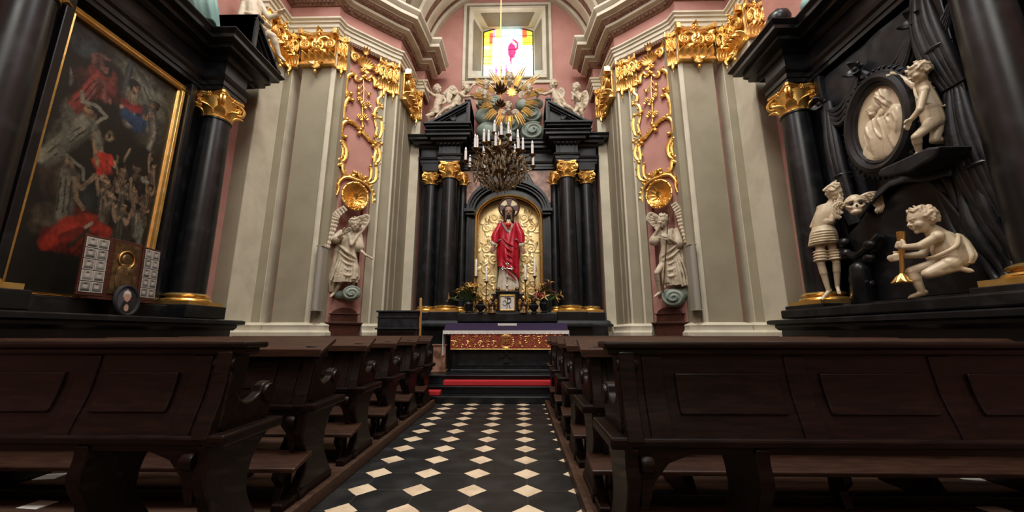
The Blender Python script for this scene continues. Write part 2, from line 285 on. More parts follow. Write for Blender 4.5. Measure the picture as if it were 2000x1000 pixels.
FIG = {'angel_l': {'loc': [-3.27, 7.06, 1.85], 'rz': 0.4338, 'hr': 0.133, 'face': [0.1, -1, -0.15], 'J': {'head': [0.056, -0.12, 1.398], 'neck': [0.042, -0.06, 1.269], 'chest': [-0.008, -0.02, 1.101], 'pelvis': [-0.024, 0, 0.751], 'sa': [-0.167, -0.02, 1.22], 'ea': [-0.286, -0.1, 1.073], 'wa': [-0.141, -0.2, 1.179], 'ha': [-0.055, -0.22, 1.253], 'sb': [0.138, -0.02, 1.195], 'eb': [0.176, -0.08, 0.936], 'wb': [0.295, -0.2, 0.803], 'hb': [0.396, -0.28, 0.755], 'pa': [-0.071, 0, 0.696], 'ka': [-0.031, -0.14, 0.42], 'na': [-0.186, -0.02, 0.091], 'ta': [-0.255, -0.12, 0.003], 'pb': [0.065, 0, 0.706], 'kb': [0.148, -0.12, 0.399], 'nb': [0.095, 0, 0.189], 'tb': [0.117, -0.1, 0.129]}, 'X': {'robe': [[0.045, -0.03, 1.24], [0.005, -0.03, 1.093], [-0.026, -0.02, 0.916], [-0.021, -0.02, 0.713], [0.005, -0.04, 0.539], [-0.001, -0.05, 0.339]], 'trail': [[-0.174, 0.02, 1.194], [-0.208, 0.03, 0.917], [-0.199, 0.02, 0.672], [-0.213, 0.02, 0.397], [-0.224, 0.02, 0.099]], 'wing': [[-0.156, 0.06, 1.751], [-0.334, 0.08, 1.587], [-0.378, 0.06, 1.295], [-0.413, 0.0, 0.955]], 'wing2': [[0.017, 0.08, 1.546], [0.275, 0.08, 1.664], [0.312, 0.08, 1.526], [0.186, 0.08, 1.271]], 'cloud': [[0.097, -0.06, 0.082], [-0.087, 0.02, 0.058]]}}, 'angel_r': {'loc': [2.75, 7.06, 1.85], 'rz': -0.3714, 'hr': 0.131, 'face': [-0.35, -1, -0.25], 'J': {'head': [0.004, -0.12, 1.426], 'neck': [0.042, -0.06, 1.305], 'chest': [0.074, -0.02, 1.118], 'pelvis': [0.077, 0, 0.758], 'sa': [-0.048, -0.02, 1.261], 'ea': [-0.199, -0.1, 1.031], 'wa': [-0.11, -0.16, 1.242], 'ha': [-0.063, -0.16, 1.36], 'sb': [0.238, 0, 1.222], 'eb': [0.263, -0.06, 0.953], 'wb': [0.101, -0.22, 1.045], 'hb': [0.05, -0.26, 1.098], 'pa': [0.019, 0, 0.728], 'ka': [-0.176, -0.16, 0.437], 'na': [-0.14, -0.04, 0.09], 'ta': [-0.248, -0.14, 0.005], 'pb': [0.152, 0, 0.718], 'kb': [0.201, -0.1, 0.397], 'nb': [0.093, 0, 0.167], 'tb': [0.102, -0.1, 0.09]}, 'X': {'robe': [[0.053, -0.03, 1.258], [0.079, -0.03, 1.098], [0.084, -0.02, 0.926], [0.075, -0.02, 0.721], [0.09, -0.04, 0.513], [0.099, -0.04, 0.245]], 'trail': [[0.303, 0.02, 1.245], [0.295, 0.03, 0.953], [0.279, 0.02, 0.645], [0.268, 0.02, 0.377], [0.231, 0.02, 0.179]], 'wing': [[0.246, 0.06, 1.78], [0.357, 0.08, 1.591], [0.402, 0.06, 1.297], [0.412, 0.0, 1.021]], 'wing2': [[0.006, 0.08, 1.507], [-0.196, 0.08, 1.66], [-0.281, 0.08, 1.541], [-0.183, 0.08, 1.383]], 'cloud': [[0.079, -0.06, -0.013], [0.237, 0.02, 0.064]], 'staff': [[0.127, -0.24, 1.622], [-0.086, -0.2, 0.065]]}}, 'putto_wave': {'loc': [-2.02, 8.45, 6.35], 'rz': 0.2346, 'hr': 0.122, 'face': [0.35, -1, -0.1], 'J': {'head': [-0.016, 0.0, 0.834], 'neck': [-0.003, 0.02, 0.716], 'chest': [0.028, 0.02, 0.577], 'pelvis': [-0.019, 0.03, 0.234], 'sa': [-0.089, 0, 0.66], 'ea': [-0.237, -0.02, 0.745], 'wa': [-0.326, -0.04, 0.888], 'ha': [-0.363, -0.05, 0.987], 'sb': [0.123, 0.02, 0.681], 'eb': [0.206, -0.03, 0.524], 'wb': [0.128, -0.12, 0.396], 'hb': [0.063, -0.15, 0.352], 'pa': [-0.069, 0.02, 0.177], 'ka': [-0.229, -0.16, -0.012], 'na': [-0.187, -0.08, -0.131], 'ta': [-0.22, -0.14, -0.242], 'pb': [0.048, 0.02, 0.192], 'kb': [0.101, -0.18, -0.01], 'nb': [0.02, -0.1, -0.174], 'tb': [-0.016, -0.16, -0.27]}, 'X': {'wing': [[0.122, 0.1, 0.795], [0.318, 0.12, 1.053], [0.471, 0.12, 0.983], [0.436, 0.08, 0.674]]}}, 'putto_recline': {'loc': [-1.6, 8.4, 6.5], 'rz': 0.1882, 'hr': 0.122, 'face': [0.9, -0.6, 0.0], 'J': {'head': [0.283, -0.02, 0.704], 'neck': [0.221, 0.0, 0.59], 'chest': [0.144, 0.02, 0.489], 'pelvis': [0.045, 0.02, 0.27], 'sa': [0.141, -0.08, 0.505], 'ea': [0.246, -0.13, 0.4], 'wa': [0.378, -0.1, 0.45], 'ha': [0.473, -0.08, 0.43], 'sb': [0.25, 0.08, 0.618], 'eb': [0.357, 0.1, 0.735], 'wb': [0.447, 0.06, 0.856], 'hb': [0.485, 0.05, 0.946], 'pa': [0.005, -0.05, 0.205], 'ka': [-0.044, -0.2, 0.045], 'na': [-0.122, -0.12, -0.071], 'ta': [-0.185, -0.18, -0.166], 'pb': [-0.007, 0.05, 0.239], 'kb': [-0.211, -0.05, 0.065], 'nb': [-0.386, -0.02, -0.109], 'tb': [-0.444, -0.08, -0.229]}, 'X': {'wing': [[0.102, 0.1, 0.629], [-0.037, 0.12, 0.84], [-0.154, 0.12, 0.719], [-0.184, 0.08, 0.403]]}}, 'putto_reach': {'loc': [0.95, 8.4, 6.5], 'rz': -0.1126, 'hr': 0.121, 'face': [-0.85, -0.6, -0.05], 'J': {'head': [-0.091, -0.02, 0.742], 'neck': [-0.1, 0.0, 0.628], 'chest': [-0.077, 0.02, 0.499], 'pelvis': [0.016, 0.02, 0.274], 'sa': [-0.161, -0.06, 0.517], 'ea': [-0.294, -0.08, 0.462], 'wa': [-0.426, -0.08, 0.498], 'ha': [-0.504, -0.08, 0.55], 'sb': [-0.004, 0.04, 0.587], 'eb': [0.085, 0.02, 0.431], 'wb': [0.161, -0.04, 0.266], 'hb': [0.184, -0.05, 0.184], 'pa': [0.015, -0.04, 0.206], 'ka': [0.114, -0.2, -0.022], 'na': [0.201, -0.12, -0.136], 'ta': [0.286, -0.18, -0.231], 'pb': [0.081, 0.05, 0.259], 'kb': [0.309, -0.08, 0.038], 'nb': [0.472, -0.04, -0.109], 'tb': [0.53, -0.08, -0.21]}, 'X': {'wing': [[-0.004, 0.1, 0.613], [0.106, 0.12, 0.738], [0.183, 0.12, 0.61], [0.137, 0.08, 0.377]]}}, 'putto_pray': {'loc': [1.45, 8.45, 6.4], 'rz': -0.1699, 'hr': 0.122, 'face': [-0.6, -0.9, -0.1], 'J': {'head': [-0.027, -0.02, 0.781], 'neck': [-0.004, 0.0, 0.672], 'chest': [0.012, 0.02, 0.549], 'pelvis': [0.046, 0.02, 0.263], 'sa': [-0.059, -0.06, 0.573], 'ea': [-0.114, -0.12, 0.413], 'wa': [-0.097, -0.16, 0.51], 'ha': [-0.076, -0.16, 0.587], 'sb': [0.085, 0.0, 0.595], 'eb': [0.04, -0.12, 0.379], 'wb': [-0.046, -0.17, 0.473], 'hb': [-0.056, -0.18, 0.556], 'pa': [-0.007, -0.02, 0.215], 'ka': [-0.073, -0.2, 0.023], 'na': [-0.053, -0.14, -0.114], 'ta': [-0.08, -0.2, -0.204], 'pb': [0.098, 0.02, 0.228], 'kb': [0.079, -0.2, 0.005], 'nb': [0.124, -0.14, -0.135], 'tb': [0.109, -0.2, -0.226]}, 'X': {'wing': [[0.086, 0.1, 0.668], [0.222, 0.12, 0.755], [0.28, 0.12, 0.537], [0.203, 0.08, 0.282]]}}, 'christ': {'loc': [-0.26, 8.72, 2.1], 'rz': 0.0298, 'hr': 0.157, 'face': [0, -1, -0.22], 'J': {'head': [0.006, -0.06, 1.938], 'neck': [0.006, -0.02, 1.753], 'chest': [0.003, 0, 1.576], 'pelvis': [-0.005, 0, 1.102], 'sa': [-0.191, 0, 1.653], 'ea': [-0.32, -0.02, 1.343], 'wa': [-0.339, -0.14, 1.113], 'ha': [-0.386, -0.22, 0.93], 'sb': [0.205, 0, 1.654], 'eb': [0.309, -0.02, 1.345], 'wb': [0.312, -0.14, 1.093], 'hb': [0.359, -0.22, 0.914], 'pa': [-0.083, 0, 1.058], 'ka': [-0.099, -0.05, 0.608], 'na': [-0.089, 0, 0.235], 'ta': [-0.121, -0.12, 0.152], 'pb': [0.073, 0, 1.058], 'kb': [0.073, -0.03, 0.611], 'nb': [0.09, 0, 0.236], 'tb': [0.131, -0.12, 0.152]}, 'X': {'halo': [[0.015, 0.06, 2.099]], 'heart': [[0.002, -0.17, 1.573]]}}, 'putto_stand': {'loc': [4.02, 3.62, 2.93], 'rz': -0.8377, 'hr': 0.103, 'face': [-0.95, -0.25, -0.35], 'J': {'head': [0.134, -0.05, 0.868], 'neck': [0.139, 0.0, 0.778], 'chest': [0.144, 0.02, 0.62], 'pelvis': [0.156, 0.03, 0.346], 'sa': [0.092, 0.06, 0.79], 'ea': [0.034, 0.12, 0.924], 'wa': [-0.015, 0.14, 1.008], 'ha': [-0.076, 0.14, 1.03], 'sb': [0.141, -0.12, 0.631], 'eb': [0.079, -0.18, 0.423], 'wb': [0.02, -0.16, 0.365], 'hb': [-0.028, -0.15, 0.309], 'pa': [0.127, -0.03, 0.297], 'ka': [0.018, -0.15, 0.17], 'na': [0.013, -0.06, 0.03], 'ta': [-0.049, -0.12, -0.024], 'pb': [0.178, 0.06, 0.301], 'kb': [0.132, 0.02, 0.15], 'nb': [0.206, 0.14, 0.147], 'tb': [0.215, 0.12, 0.051]}, 'X': {'wing': [[0.207, 0.06, 0.752], [0.231, 0.1, 0.849], [0.306, 0.14, 0.834], [0.282, 0.12, 0.674]]}}, 'putto_soldier': {'loc': [4.0, 4.98, 1.63], 'rz': -0.6767, 'hr': 0.116, 'face': [0.25, -1, -0.45], 'J': {'head': [0.245, -0.06, 1.36], 'neck': [0.199, -0.02, 1.275], 'chest': [0.139, 0, 1.155], 'pelvis': [0.041, 0.02, 0.881], 'sa': [0.06, 0.0, 1.215], 'ea': [-0.051, 0.06, 0.992], 'wa': [0.022, 0.14, 0.974], 'ha': [0.078, 0.16, 0.968], 'sb': [0.22, -0.02, 1.175], 'eb': [0.146, -0.16, 0.985], 'wb': [0.233, -0.16, 1.161], 'hb': [0.263, -0.14, 1.238], 'pa': [0.006, 0.0, 0.82], 'ka': [-0.03, -0.06, 0.462], 'na': [0.003, 0.0, 0.102], 'ta': [-0.081, -0.12, -0.004], 'pb': [0.107, 0.02, 0.807], 'kb': [0.127, -0.02, 0.469], 'nb': [0.096, 0.05, 0.16], 'tb': [0.101, -0.02, 0.065]}, 'X': {'cuirass': [[0.152, 0, 1.255], [0.115, 0, 1.117], [0.051, 0.01, 0.962]], 'skirt': [[0.051, 0.01, 0.962], [0.032, 0.0, 0.711]], 'crest': [[0.202, -0.03, 1.476], [0.282, -0.03, 1.552], [0.357, -0.03, 1.542], [0.369, -0.03, 1.464]], 'block': [[0.316, -0.05, 1.126]]}}, 'putto_kneel': {'loc': [3.82, 3.72, 1.52], 'rz': -1.0787, 'hr': 0.126, 'face': [-0.75, -0.65, -0.2], 'J': {'head': [0.161, -0.08, 0.684], 'neck': [0.199, -0.02, 0.586], 'chest': [0.247, 0.0, 0.472], 'pelvis': [0.288, 0.0, 0.291], 'sa': [0.257, -0.14, 0.495], 'ea': [0.142, -0.18, 0.425], 'wa': [0.034, -0.15, 0.439], 'ha': [-0.015, -0.13, 0.469], 'sb': [0.198, 0.14, 0.521], 'eb': [0.088, 0.02, 0.373], 'wb': [-0.006, -0.04, 0.372], 'hb': [-0.045, -0.09, 0.362], 'pa': [0.283, -0.1, 0.239], 'ka': [0.161, -0.2, 0.16], 'na': [0.321, -0.1, 0.195], 'ta': [0.398, -0.06, 0.158], 'pb': [0.196, 0.08, 0.278], 'kb': [0.007, -0.02, 0.217], 'nb': [0.041, 0.0, 0.005], 'tb': [-0.047, -0.05, -0.034]}, 'X': {'torch': [[0.011, -0.1, 0.602], [-0.053, -0.1, 0.121]], 'drape': [[0.332, 0.06, 0.518], [0.354, 0.06, 0.422], [0.369, 0.02, 0.314], [0.368, 0.0, 0.234]]}}, 'putto_left': {'loc': [-4.35, 5.45, 5.6], 'rz': 0.6736, 'hr': 0.156, 'face': [-0.3, -0.9, 0.2], 'J': {'head': [-0.196, -0.02, 1.399], 'neck': [-0.171, 0, 1.193], 'chest': [-0.176, 0, 0.985], 'pelvis': [-0.1, 0, 0.556], 'sa': [-0.288, 0, 1.019], 'ea': [-0.31, -0.05, 0.717], 'wa': [-0.261, -0.1, 0.512], 'ha': [-0.214, -0.1, 0.46], 'sb': [-0.082, 0, 1.114], 'eb': [0.056, -0.05, 0.891], 'wb': [0.178, -0.1, 0.965], 'hb': [0.247, -0.12, 1.094], 'pa': [-0.096, 0, 0.528], 'ka': [0.075, -0.1, 0.283], 'na': [0.109, -0.05, 0.078], 'ta': [0.099, -0.1, -0.075], 'pb': [-0.013, 0, 0.624], 'kb': [0.165, -0.1, 0.529], 'nb': [0.282, -0.05, 0.262], 'tb': [0.371, -0.1, 0.154]}, 'X': {}}, 'teal_saint': {'loc': [-4.5, 4.75, 5.56], 'rz': 0.7584, 'hr': 0.12, 'face': [0.4, -1, 0], 'J': {'head': [-0.528, 0, 1.932], 'neck': [-0.489, 0, 1.728], 'chest': [-0.43, 0, 1.404], 'pelvis': [-0.317, 0, 0.85], 'sa': [-0.576, 0, 1.509], 'ea': [-0.579, -0.05, 1.095], 'wa': [-0.487, -0.1, 0.813], 'ha': [-0.447, -0.1, 0.764], 'sb': [-0.364, 0, 1.678], 'eb': [-0.228, -0.05, 1.434], 'wb': [-0.127, -0.1, 1.188], 'hb': [-0.05, -0.1, 1.165], 'pa': [-0.349, 0, 0.781], 'ka': [-0.295, -0.14, 0.269], 'na': [-0.183, 0, -0.006], 'ta': [-0.241, -0.12, -0.14], 'pb': [-0.269, 0, 0.841], 'kb': [-0.159, -0.1, 0.392], 'nb': [-0.083, 0, 0.031], 'tb': [-0.088, -0.1, -0.083]}, 'X': {}}}
# ------------------------------------------------------------------ the room
def UX(u, s): return CX + s*u
def ub(mb, s, u0, u1, y0, y1, z0, z1):
    a, b = UX(u0, s), UX(u1, s); return mb.bx(min(a, b), max(a, b), y0, y1, z0, z1)
SIDE = {-1: 'left', 1: 'right'}
TRIM = [0]
def trim(mb, m, **k):
    TRIM[0] += 1; return struct('trim_%d' % TRIM[0], mb, m, **k)
ZT = 12.4
# floor: black slabs with pale diamonds at their corners
fm = bpy.data.materials.new('black_and_cream_tiles'); fm.use_nodes = True
N = fm.node_tree.nodes; L = fm.node_tree.links; B = N['Principled BSDF']
def math_node(op, a, b=None, c=None):
    n = N.new('ShaderNodeMath'); n.operation = op
    for i, q in enumerate((a, b, c)):
        if q is None: continue
        if isinstance(q, (int, float)): n.inputs[i].default_value = q
        else: L.new(q, n.inputs[i])
    return n.outputs[0]
tc = N.new('ShaderNodeTexCoord'); sp = N.new('ShaderNodeSeparateXYZ'); L.new(tc.outputs['Object'], sp.inputs[0])
def cell(v, off, per):
    a = math_node('ADD', v, -off); a = math_node('DIVIDE', a, per); f = math_node('FRACT', math_node('ADD', a, .5))
    return math_node('MULTIPLY', math_node('ABSOLUTE', math_node('SUBTRACT', f, .5)), per)
PXT, PYT, OX, OY = .4315, .3625, .055, 3.255
dx = cell(sp.outputs['X'], OX, PXT); dy = cell(sp.outputs['Y'], OY, PYT)
wob = N.new('ShaderNodeTexNoise'); wob.inputs['Scale'].default_value = 9.; L.new(tc.outputs['Object'], wob.inputs['Vector'])
dsum = math_node('ADD', math_node('ADD', dx, dy), math_node('MULTIPLY', math_node('SUBTRACT', wob.outputs['Fac'], .5), .016))
dia = math_node('LESS_THAN', dsum, .117)
g1 = math_node('LESS_THAN', dx, .0022); g2 = math_node('LESS_THAN', dy, .0022)
grout = math_node('MAXIMUM', g1, g2)
n1 = N.new('ShaderNodeTexNoise'); n1.inputs['Scale'].default_value = 4.; n1.inputs['Detail'].default_value = 9; L.new(tc.outputs['Object'], n1.inputs['Vector'])
r1 = N.new('ShaderNodeValToRGB'); L.new(n1.outputs['Fac'], r1.inputs['Fac'])
r1.color_ramp.elements[0].color = (.009, .0095, .010, 1); r1.color_ramp.elements[1].color = (.026, .027, .027, 1)
r1.color_ramp.elements[0].position = .45; r1.color_ramp.elements[1].position = .75
r2 = N.new('ShaderNodeValToRGB'); L.new(n1.outputs['Fac'], r2.inputs['Fac'])
r2.color_ramp.elements[0].color = (.82, .66, .46, 1); r2.color_ramp.elements[1].color = (.55, .40, .26, 1)
r2.color_ramp.elements[0].position = .45; r2.color_ramp.elements[1].position = .72
mxg = N.new('ShaderNodeMixRGB'); L.new(grout, mxg.inputs[0]); L.new(r1.outputs[0], mxg.inputs[1]); mxg.inputs[2].default_value = (.06, .055, .05, 1)
mxd = N.new('ShaderNodeMixRGB'); L.new(dia, mxd.inputs[0]); L.new(mxg.outputs[0], mxd.inputs[1]); L.new(r2.outputs[0], mxd.inputs[2])
L.new(mxd.outputs[0], B.inputs['Base Color'])
rr = N.new('ShaderNodeMapRange'); L.new(n1.outputs['Fac'], rr.inputs['Value']); rr.inputs['To Min'].default_value = .34; rr.inputs['To Max'].default_value = .62
L.new(rr.outputs[0], B.inputs['Roughness'])
struct('floor', MB().bx(-5.3, 4.8, -4.3, 10., -.2, 0), fm, smooth=False)
# wooden platforms under the pews, with a kerb board
for s in (-1, 1):
    x0 = -1.46 if s < 0 else .434; x1 = CX + s*4.69; a, b = sorted((x0, x1))
    mb = MB(); mb.bx(a, b, -3., 6.44, 0.0, .085); q_ = sorted((x0, CX+s*3.2)); mb.bx(q_[0], q_[1], 6.44, 6.80, 0, .085)
    if s < 0: mb.bx(x0-.035, x0+.012, -3., 6.80, 0, .095)
    else: mb.bx(x0-.012, x0+.035, -3., 6.80, 0, .095)
    o = struct('trim_%d' % (TRIM[0]+1), mb, PLANK, smooth=False, bevel=.008); TRIM[0] += 1
# walls: pink plaster
for s in (-1, 1):
    nm = SIDE[s]
    mb = MB(); ub(mb, s, 4.69, 5.0, -4., 7.2, 0, ZT); struct('wall_' + nm, mb, PINK, smooth=False)
    mb = MB(); ub(mb, s, 3.30, 4.69, 6.88, 7.25, 0, ZT)
    struct('wall_corner_' + nm, mb, PINK, smooth=False)
    # canted wall with a shallow niche, in its own frame: a along, b out of the wall, z up
    o = V(UX(3.31, s), 6.93, 0); ea = V(-s*.767, .641, 0); eb = V(-s*.641, -.767, 0)
    F = frame(o, ea, eb, V(0, 0, 1)); Lc = .66
    mb = MB(); mb.bx(-.02, .115, -.5, 0, 0, ZT); mb.bx(.535, Lc, -.5, 0, 0, ZT); mb.bx(.115, .535, -.5, 0, 0, 1.84)
    mb.bx(.115, .535, -.5, 0, 4.02, ZT); mb.bx(.115, .535, -.5, -.17, 1.84, 4.02); mb.xf(F)
    struct('wall_cant_' + nm, mb, PINK, smooth=False)
    mb = MB(); ub(mb, s, 2.47, 2.9, 7.56, 8.66, 0, ZT); ub(mb, s, 2.22, 2.9, 8.66, 9.95, 0, ZT)
    struct('wall_chancel_' + nm, mb, PINK, smooth=False)
# back wall with the window opening, splayed reveal
WX0, WX1, WZ0, WZ1 = -1.34, .71, 8.17, 10.36     # opening in the wall face
GX0, GX1, GZ0, GZ1 = -1.06, .44, 8.60, 10.22     # glass
mb = MB(); YB = 9.3
mb.bx(-2.6, WX0, YB, 9.95, 0, ZT); mb.bx(WX1, 2.1, YB, 9.95, 0, ZT); mb.bx(WX0, WX1, YB, 9.95, 0, WZ0); mb.bx(WX0, WX1, YB, 9.95, WZ1, ZT)
struct('wall_back', mb, PINK, smooth=False)
mb = MB()
q0 = [(WX0, YB-.005, WZ0), (WX1, YB-.005, WZ0), (WX1, YB-.005, WZ1), (WX0, YB-.005, WZ1)]
q1 = [(GX0, 9.86, GZ0), (GX1, 9.86, GZ0), (GX1, 9.86, GZ1), (GX0, 9.86, GZ1)]
def quadmix(t, k): return tuple(lerp(q0[k][i], q1[k][i], t) for i in range(3))
wr = MB()
for k in range(4):
    j = (k+1) % 4
    wr.add([q0[k], q0[j], q1[j], q1[k]], [(0, 1, 2, 3)])
w1 = struct('window_1', wr, CREAM, norm=False, smooth=False)
# beige fields of the reveal
mb = MB()
for k in (1, 2, 3):
    j = (k+1) % 4
    def pt(a, t):
        p = Vector(quadmix(t, k)); q = Vector(quadmix(t, j)); return p.lerp(q, a)
    c = [pt(.1, .16), pt(.9, .16), pt(.88, .84), pt(.12, .84)]
    nrm = (c[1]-c[0]).cross(c[3]-c[0]).normalized()
    cen = (c[0]+c[2])/2
    if nrm.dot(V(-.3, 9.3, 9.3)-cen) < 0: nrm = -nrm
    mb.add([p+nrm*.012 for p in c]+[p-nrm*.01 for p in c], [(0,1,2,3),(4,7,6,5),(0,4,5,1),(1,5,6,2),(2,6,7,3),(3,7,4,0)])
mb.build('reveal_panel', BAND, w1, smooth=False)
mb = MB()
for (x0, x1, z0, z1, d) in ((WX0-.23, WX1+.23, WZ0-.23, WZ1+.2, .05), ):
    w = .085
    for a in ((x0, x1, z0, z0+w), (x0, x1, z1-w, z1), (x0, x0+w, z0+w, z1-w), (x1-w, x1, z0+w, z1-w)): mb.bx(a[0], a[1], YB-d, YB+.02, a[2], a[3])
w = .07
for a in ((WX0-w, WX1+w, WZ0-w, WZ0), (WX0-w, WX1+w, WZ1, WZ1+w), (WX0-w, WX0, WZ0, WZ1), (WX1, WX1+w, WZ0, WZ1)): mb.bx(a[0], a[1], YB-.06, YB+.02, a[2], a[3])
mb.build('window_frame', CREAM, w1, smooth=False, bevel=.012)
mb = MB()
x0, x1, z0, z1 = WX0-.15, WX1+.15, WZ0-.15, WZ1+.12; w = .085
for a in ((x0, x1, z0, z0+w), (x0, x1, z1-w, z1), (x0, x0+w, z0+w, z1-w), (x1-w, x1, z0+w, z1-w)): mb.bx(a[0], a[1], YB-.02, YB+.01, a[2], a[3])
mb.build('frame_band', BAND, w1, smooth=False)
# segmental head above the glass
mb = MB(); n = 16
def headz(x): t = (x-GX0)/(GX1-GX0)*2-1; return 10.13 + .15*(1-t*t)
for i in range(n):
    xa, xb = lerp(GX0-.02, GX1+.02, i/n), lerp(GX0-.02, GX1+.02, (i+1)/n)
    mb.add([(xa, 9.84, headz(xa)), (xb, 9.84, headz(xb)), (xb, 9.84, GZ1+.12), (xa, 9.84, GZ1+.12), (xa, 9.9, headz(xa)), (xb, 9.9, headz(xb)), (xb, 9.9, GZ1+.12), (xa, 9.9, GZ1+.12)],
           [(0,1,2,3),(4,7,6,5),(0,4,5,1),(2,6,7,3)])
mb.build('window_head', CREAM, w1, smooth=False)
# stained glass: colours are the pane's own, day sky behind makes it glow
nu, nv = 60, 64; mb = MB(); cols = []
rng = random.Random(4)
mb.grid(lambda a, b: (lerp(GX0, GX1, a), 9.88, lerp(GZ0-.02, GZ1+.1, b)), nu, nv)
def glasscol(a, b):
    c = [1.6, 1.62, 1.65]
    px, py = int(a*8), int(b*9)
    h = random.Random(px*31+py*7).random()
    edge = (a < .19 or a > .78)
    if edge and b > .62: c = [(.75, .50, .02), (.62, .06, .02), (.8, .62, .05), (.35, .42, .03)][int(h*4)]
    elif edge and b > .22: c = [(1.2, .85, .1), (1.5, 1.4, 1.1), (1.0, .7, .05)][int(h*3)] if a < .19 else [(1.5, 1.5, 1.2), (1.2, 1.0, .3), (1.6, 1.6, 1.6)][int(h*3)]
    elif b > .78 and a < .36: c = [(.5, .15, .3), (.2, .3, .12), (.75, .6, .1)][int(h*3)]
    elif b > .80: c = (.28, .75, .95)
    elif edge: c = (.6, 1.1, 1.3)
    def inel(x, y, rx, ry): return ((a-x)/rx)**2 + ((b-y)/ry)**2 < 1
    if inel(.57, .52, .085, .16) or inel(.555, .44, .03, .2): c = (.62, .01, .07)
    if ((a-.56)**2+(b-.62)**2*1.2) < .155**2 and ((a-.56)**2+(b-.62)**2*1.2) > .1**2 and a > .58: c = (.55, .02, .08)
    if inel(.55, .86, .06, .06): c = (1.3, 1.25, 1.2)
    for (x, y) in ((.26, .12), (.36, .13), (.46, .15)):
        if inel(x, y, .025, .11): c = (.42, .05, .55)
    if inel(.62, .40, .02, .03) or inel(.6, .3, .012, .03): c = (.25, .2, .3)
    return c
for j in range(nv+1):
    for i in range(nu+1): cols.append((*glasscol(i/nu, j/nv), 1))
mb.build('stained_glass', GLASS, w1, cols=cols, norm=False)
mb = MB()
for k in range(1, 8):
    x = lerp(GX0, GX1, k/8); mb.bx(x-.004, x+.004, 9.862, 9.876, GZ0, headz(x)+.02)
for k in range(1, 7):
    z = lerp(GZ0, GZ1, k/7); mb.bx(GX0, GX1, 9.862, 9.876, z-.003, z+.003)
for x in (GX0, GX1): mb.bx(x-.025, x+.025, 9.85, 9.88, GZ0-.02, GZ1)
pts = [(lerp(GX0, GX1, i/12), 9.865, headz(lerp(GX0, GX1, i/12))) for i in range(13)]
mb.tube(pts, .022, 6)
mb.build('leading', LEAD, w1, smooth=False)
# barrel vault over the chancel with moulded bands, and the arch wall above its opening
ZC, RV, Y0V = 8.67, 2.27, 7.5
def ring(mb, r0, r1, y0, y1, n=40):
    """half ring in elevation, extruded y0..y1"""
    vs = []; fs = []
    for i in range(n+1):
        a = PI*i/n; c, q = math.cos(a), math.sin(a)
        vs += [(CX+r0*c, y0, ZC+r0*q), (CX+r1*c, y0, ZC+r1*q), (CX+r1*c, y1, ZC+r1*q), (CX+r0*c, y1, ZC+r0*q)]
    for i in range(n):
        for k in range(4):
            j = (k+1) % 4; fs.append((i*4+k, i*4+j, i*4+4+j, i*4+4+k))
    fs += [(0, 1, 2, 3), (4*n+3, 4*n+2, 4*n+1, 4*n)]
    return mb.add(vs, fs)
struct('ceiling_vault', ring(MB(), RV+.12, RV+.5, Y0V, 9.6), BEIGE, ang=.5)
trim(ring(ring(ring(MB(), RV-.03, RV+.2, 9.12, 9.35), RV+.03, RV+.2, 8.72, 8.98), RV+.04, RV+.2, 8.2, 8.5), CREAM, ang=.5)
trim(ring(ring(MB(), RV+.07, RV+.2, 8.98, 9.12), RV+.07, RV+.2, 8.5, 8.72), BROWNB, ang=.5)
mb = MB(); n = 40; vs_ = []
for i in range(n+1):
    a = PI*i/n; x, z = CX+(RV+.12)*math.cos(a), ZC+(RV+.12)*math.sin(a)
    vs_ += [(x, Y0V, z), (x, Y0V, ZT), (x, Y0V+.25, ZT), (x, Y0V+.25, z)]
mb.add(vs_, [(i*4+k, i*4+(k+1) % 4, i*4+4+(k+1) % 4, i*4+4+k) for i in range(n) for k in range(4)])
struct('wall_arch', mb, PINK, smooth=False)
# nave ceiling and rear wall with the windows that light the chapel
mb = MB(); l0, l1, m0, m1 = CX-1.9, CX+1.9, .6, 4.4             # ceiling with an unseen square opening added for the overhead lamp
for a in ((-5.3, l0, -4.3, 7.6), (l1, 4.8, -4.3, 7.6), (l0, l1, -4.3, m0), (l0, l1, m1, 7.6)): mb.bx(a[0], a[1], a[2], a[3], ZT, ZT+.2)
for a in ((l0-.1, l0, m0, m1), (l1, l1+.1, m0, m1), (l0-.1, l1+.1, m0-.1, m0), (l0-.1, l1+.1, m1, m1+.1)): mb.bx(a[0], a[1], a[2], a[3], ZT, ZT+.9)
struct('ceiling', mb, CREAM, smooth=False)
mb = MB()
for a in ((-5.3, -2.1, 0, ZT), (1.6, 4.8, 0, ZT), (-2.1, 1.6, 0, 7.4), (-2.1, 1.6, 11.6, ZT)): mb.bx(a[0], a[1], -4.3, -4., a[2], a[3])
struct('wall_rear', mb, BEIGE, smooth=False)
